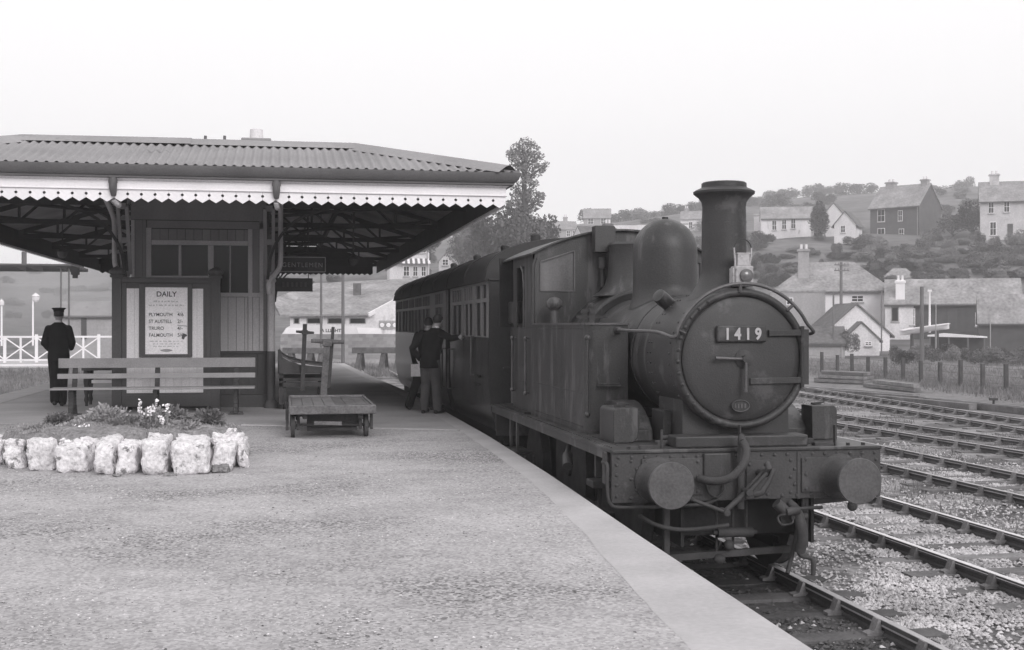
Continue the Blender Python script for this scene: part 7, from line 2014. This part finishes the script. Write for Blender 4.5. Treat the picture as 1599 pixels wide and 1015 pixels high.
# hedges stepping across the slope
for i, (x0, y0_, x1, y1_, hp, lab) in enumerate(((1340, 402, 1500, 384, 12, 'dark hedge sloping up across the hill below the brick house'), (1400, 416, 1540, 404, 10, 'second dark hedge below the brick house'), (1230, 428, 1370, 424, 12, 'dark hedge behind the hipped roof'), (1470, 412, 1600, 408, 12, 'long straight hedge behind the long building'), (1150, 440, 1240, 424, 12, 'ragged hedge right of the headlamp'))):
    n_ = 7
    r = thing('hedge', hit((x0 + x1) / 2, (y0_ + y1_) / 2)[0], lab, 'hedge', local=True)
    o_ = r.location.copy()
    for k in range(n_):
        t = k / (n_ - 1); p, d = hit(x0 + (x1 - x0) * t, y0_ + (y1_ - y0_) * t)
        c = bpy.data.objects.new('foliage', meshes[(k + i) % 4]); COL.objects.link(c); c.parent = r
        c.location = p - o_ + Vector((0, 0, hp * 0.4 * d / FPX)); c.scale = ((x1 - x0) / n_ * 0.75 * d / FPX, 1.6, hp * 0.75 * d / FPX); c.rotation_euler = (0, 0, view_rz(x0))
for i in range(16):
    px = 1400 + 14 * i + q.uniform(-4, 4); d = 84 + q.uniform(-4, 8); p = at_depth(px, 508, d); p.z = -1.1
    leafy('bush', p, q.uniform(0.6, 1.1), q.uniform(0.6, 0.95), i % 4, 'scrubby bush in the rough ground behind the wire fence', 'bush', 'scrub behind the fence', lift=0.6)
# rough grass behind the fence and on the bank at the platform end
b = MB()
q = random.Random(31)
def blades(n, pick, h0, h1):
    for i in range(n):
        x, y, z = pick()
        h = q.uniform(h0, h1); g = q.random() * 6.283; w = h * 0.12
        b.add([(x - w * cos(g), y - w * sin(g), z), (x + w * cos(g), y + w * sin(g), z), (x + q.gauss(0, h * 0.3), y + q.gauss(0, h * 0.3), z + h)], [(0, 1, 2)])
def pick_r():
    px = q.uniform(1240, 1640); d = fence_at(px) + q.uniform(-6, 32) * q.random(); p = at_depth(px, 508, d); return p.x, p.y, terrain(p.x, p.y) if d > 99 else -1.12
def pick_l():
    p = at_depth(q.uniform(430, 640), 508, q.uniform(62, 80)); return p.x, p.y, -1.1
def pick_w():
    p = at_depth(q.uniform(-20, 190), 508, q.uniform(40, 74)); return (p.x if p.x < -9.2 else -9.2 - q.random() * 6), p.y, -1.1
blades(26000, pick_r, 0.08, 0.3)
def pick_t():
    while True:
        x = q.uniform(8.6, 17.5); y = q.uniform(11, 42)
        if min(abs(x - t) for t in (11.15,)) < 0.9 and q.random() < 0.7: continue
        if noise.noise(Vector((x * 0.5, y * 0.3, 8))) > -0.05: return x, y, -1.07
blades(16000, pick_t, 0.03, 0.11); blades(6000, pick_l, 0.1, 0.4); blades(5000, pick_w, 0.08, 0.25)
tag(b.build('grass', M['grass'], org=(0, 0, 0)), kind='stuff')

# drifting engine smoke beyond the crossing
p = at_depth(70, 470, 118)
b = MB(); b.ell(p, (17, 9, 5.2), 28, 16)
sm = b.build('smoke', None, smooth=80, org=p)
m = bpy.data.materials.new('smoke'); m.use_nodes = True
N, L = m.node_tree.nodes, m.node_tree.links; N.clear()
ou = N.new('ShaderNodeOutputMaterial'); vp = N.new('ShaderNodeVolumePrincipled'); vp.inputs['Color'].default_value = (0.97, 0.955, 0.97, 1)
tc = N.new('ShaderNodeTexCoord'); mp = N.new('ShaderNodeMapping'); mp.inputs['Scale'].default_value = (1 / 17, 1 / 9, 1 / 5.2)
ln_ = N.new('ShaderNodeVectorMath'); ln_.operation = 'LENGTH'
nz = N.new('ShaderNodeTexNoise'); nz.inputs['Scale'].default_value = 2.2; nz.inputs['Detail'].default_value = 3
a = N.new('ShaderNodeMath'); a.operation = 'MULTIPLY_ADD'; a.inputs[1].default_value = 1.3; a.inputs[2].default_value = 0.25
c = N.new('ShaderNodeMath'); c.operation = 'SUBTRACT'
e = N.new('ShaderNodeMath'); e.operation = 'MULTIPLY'; e.inputs[1].default_value = 0.09; e.use_clamp = True
L.new(tc.outputs['Object'], mp.inputs[0]); L.new(mp.outputs[0], ln_.inputs[0]); L.new(mp.outputs[0], nz.inputs[0])
L.new(nz.outputs[0], a.inputs[0]); L.new(a.outputs[0], c.inputs[0]); L.new(ln_.outputs['Value'], c.inputs[1]); L.new(c.outputs[0], e.inputs[0])
L.new(e.outputs[0], vp.inputs['Density']); L.new(vp.outputs[0], ou.inputs['Volume'])
sm.data.materials.append(m); tag(sm, kind='stuff')
# ------------------------------------------------------------------ the air
b = MB(); b.box(-470, 470, -470, 470, -2.4, 66)
hz = b.build('haze', None, org=(0, 0, 0))
m = bpy.data.materials.new('haze'); m.use_nodes = True
m.node_tree.nodes.clear()
ou = m.node_tree.nodes.new('ShaderNodeOutputMaterial'); pv_ = m.node_tree.nodes.new('ShaderNodeVolumePrincipled')
pv_.inputs['Color'].default_value = (0.97, 0.955, 0.97, 1); pv_.inputs['Density'].default_value = 0.0016
m.node_tree.links.new(pv_.outputs[0], ou.inputs['Volume'])
hz.data.materials.append(m)
tag(hz, kind='stuff')
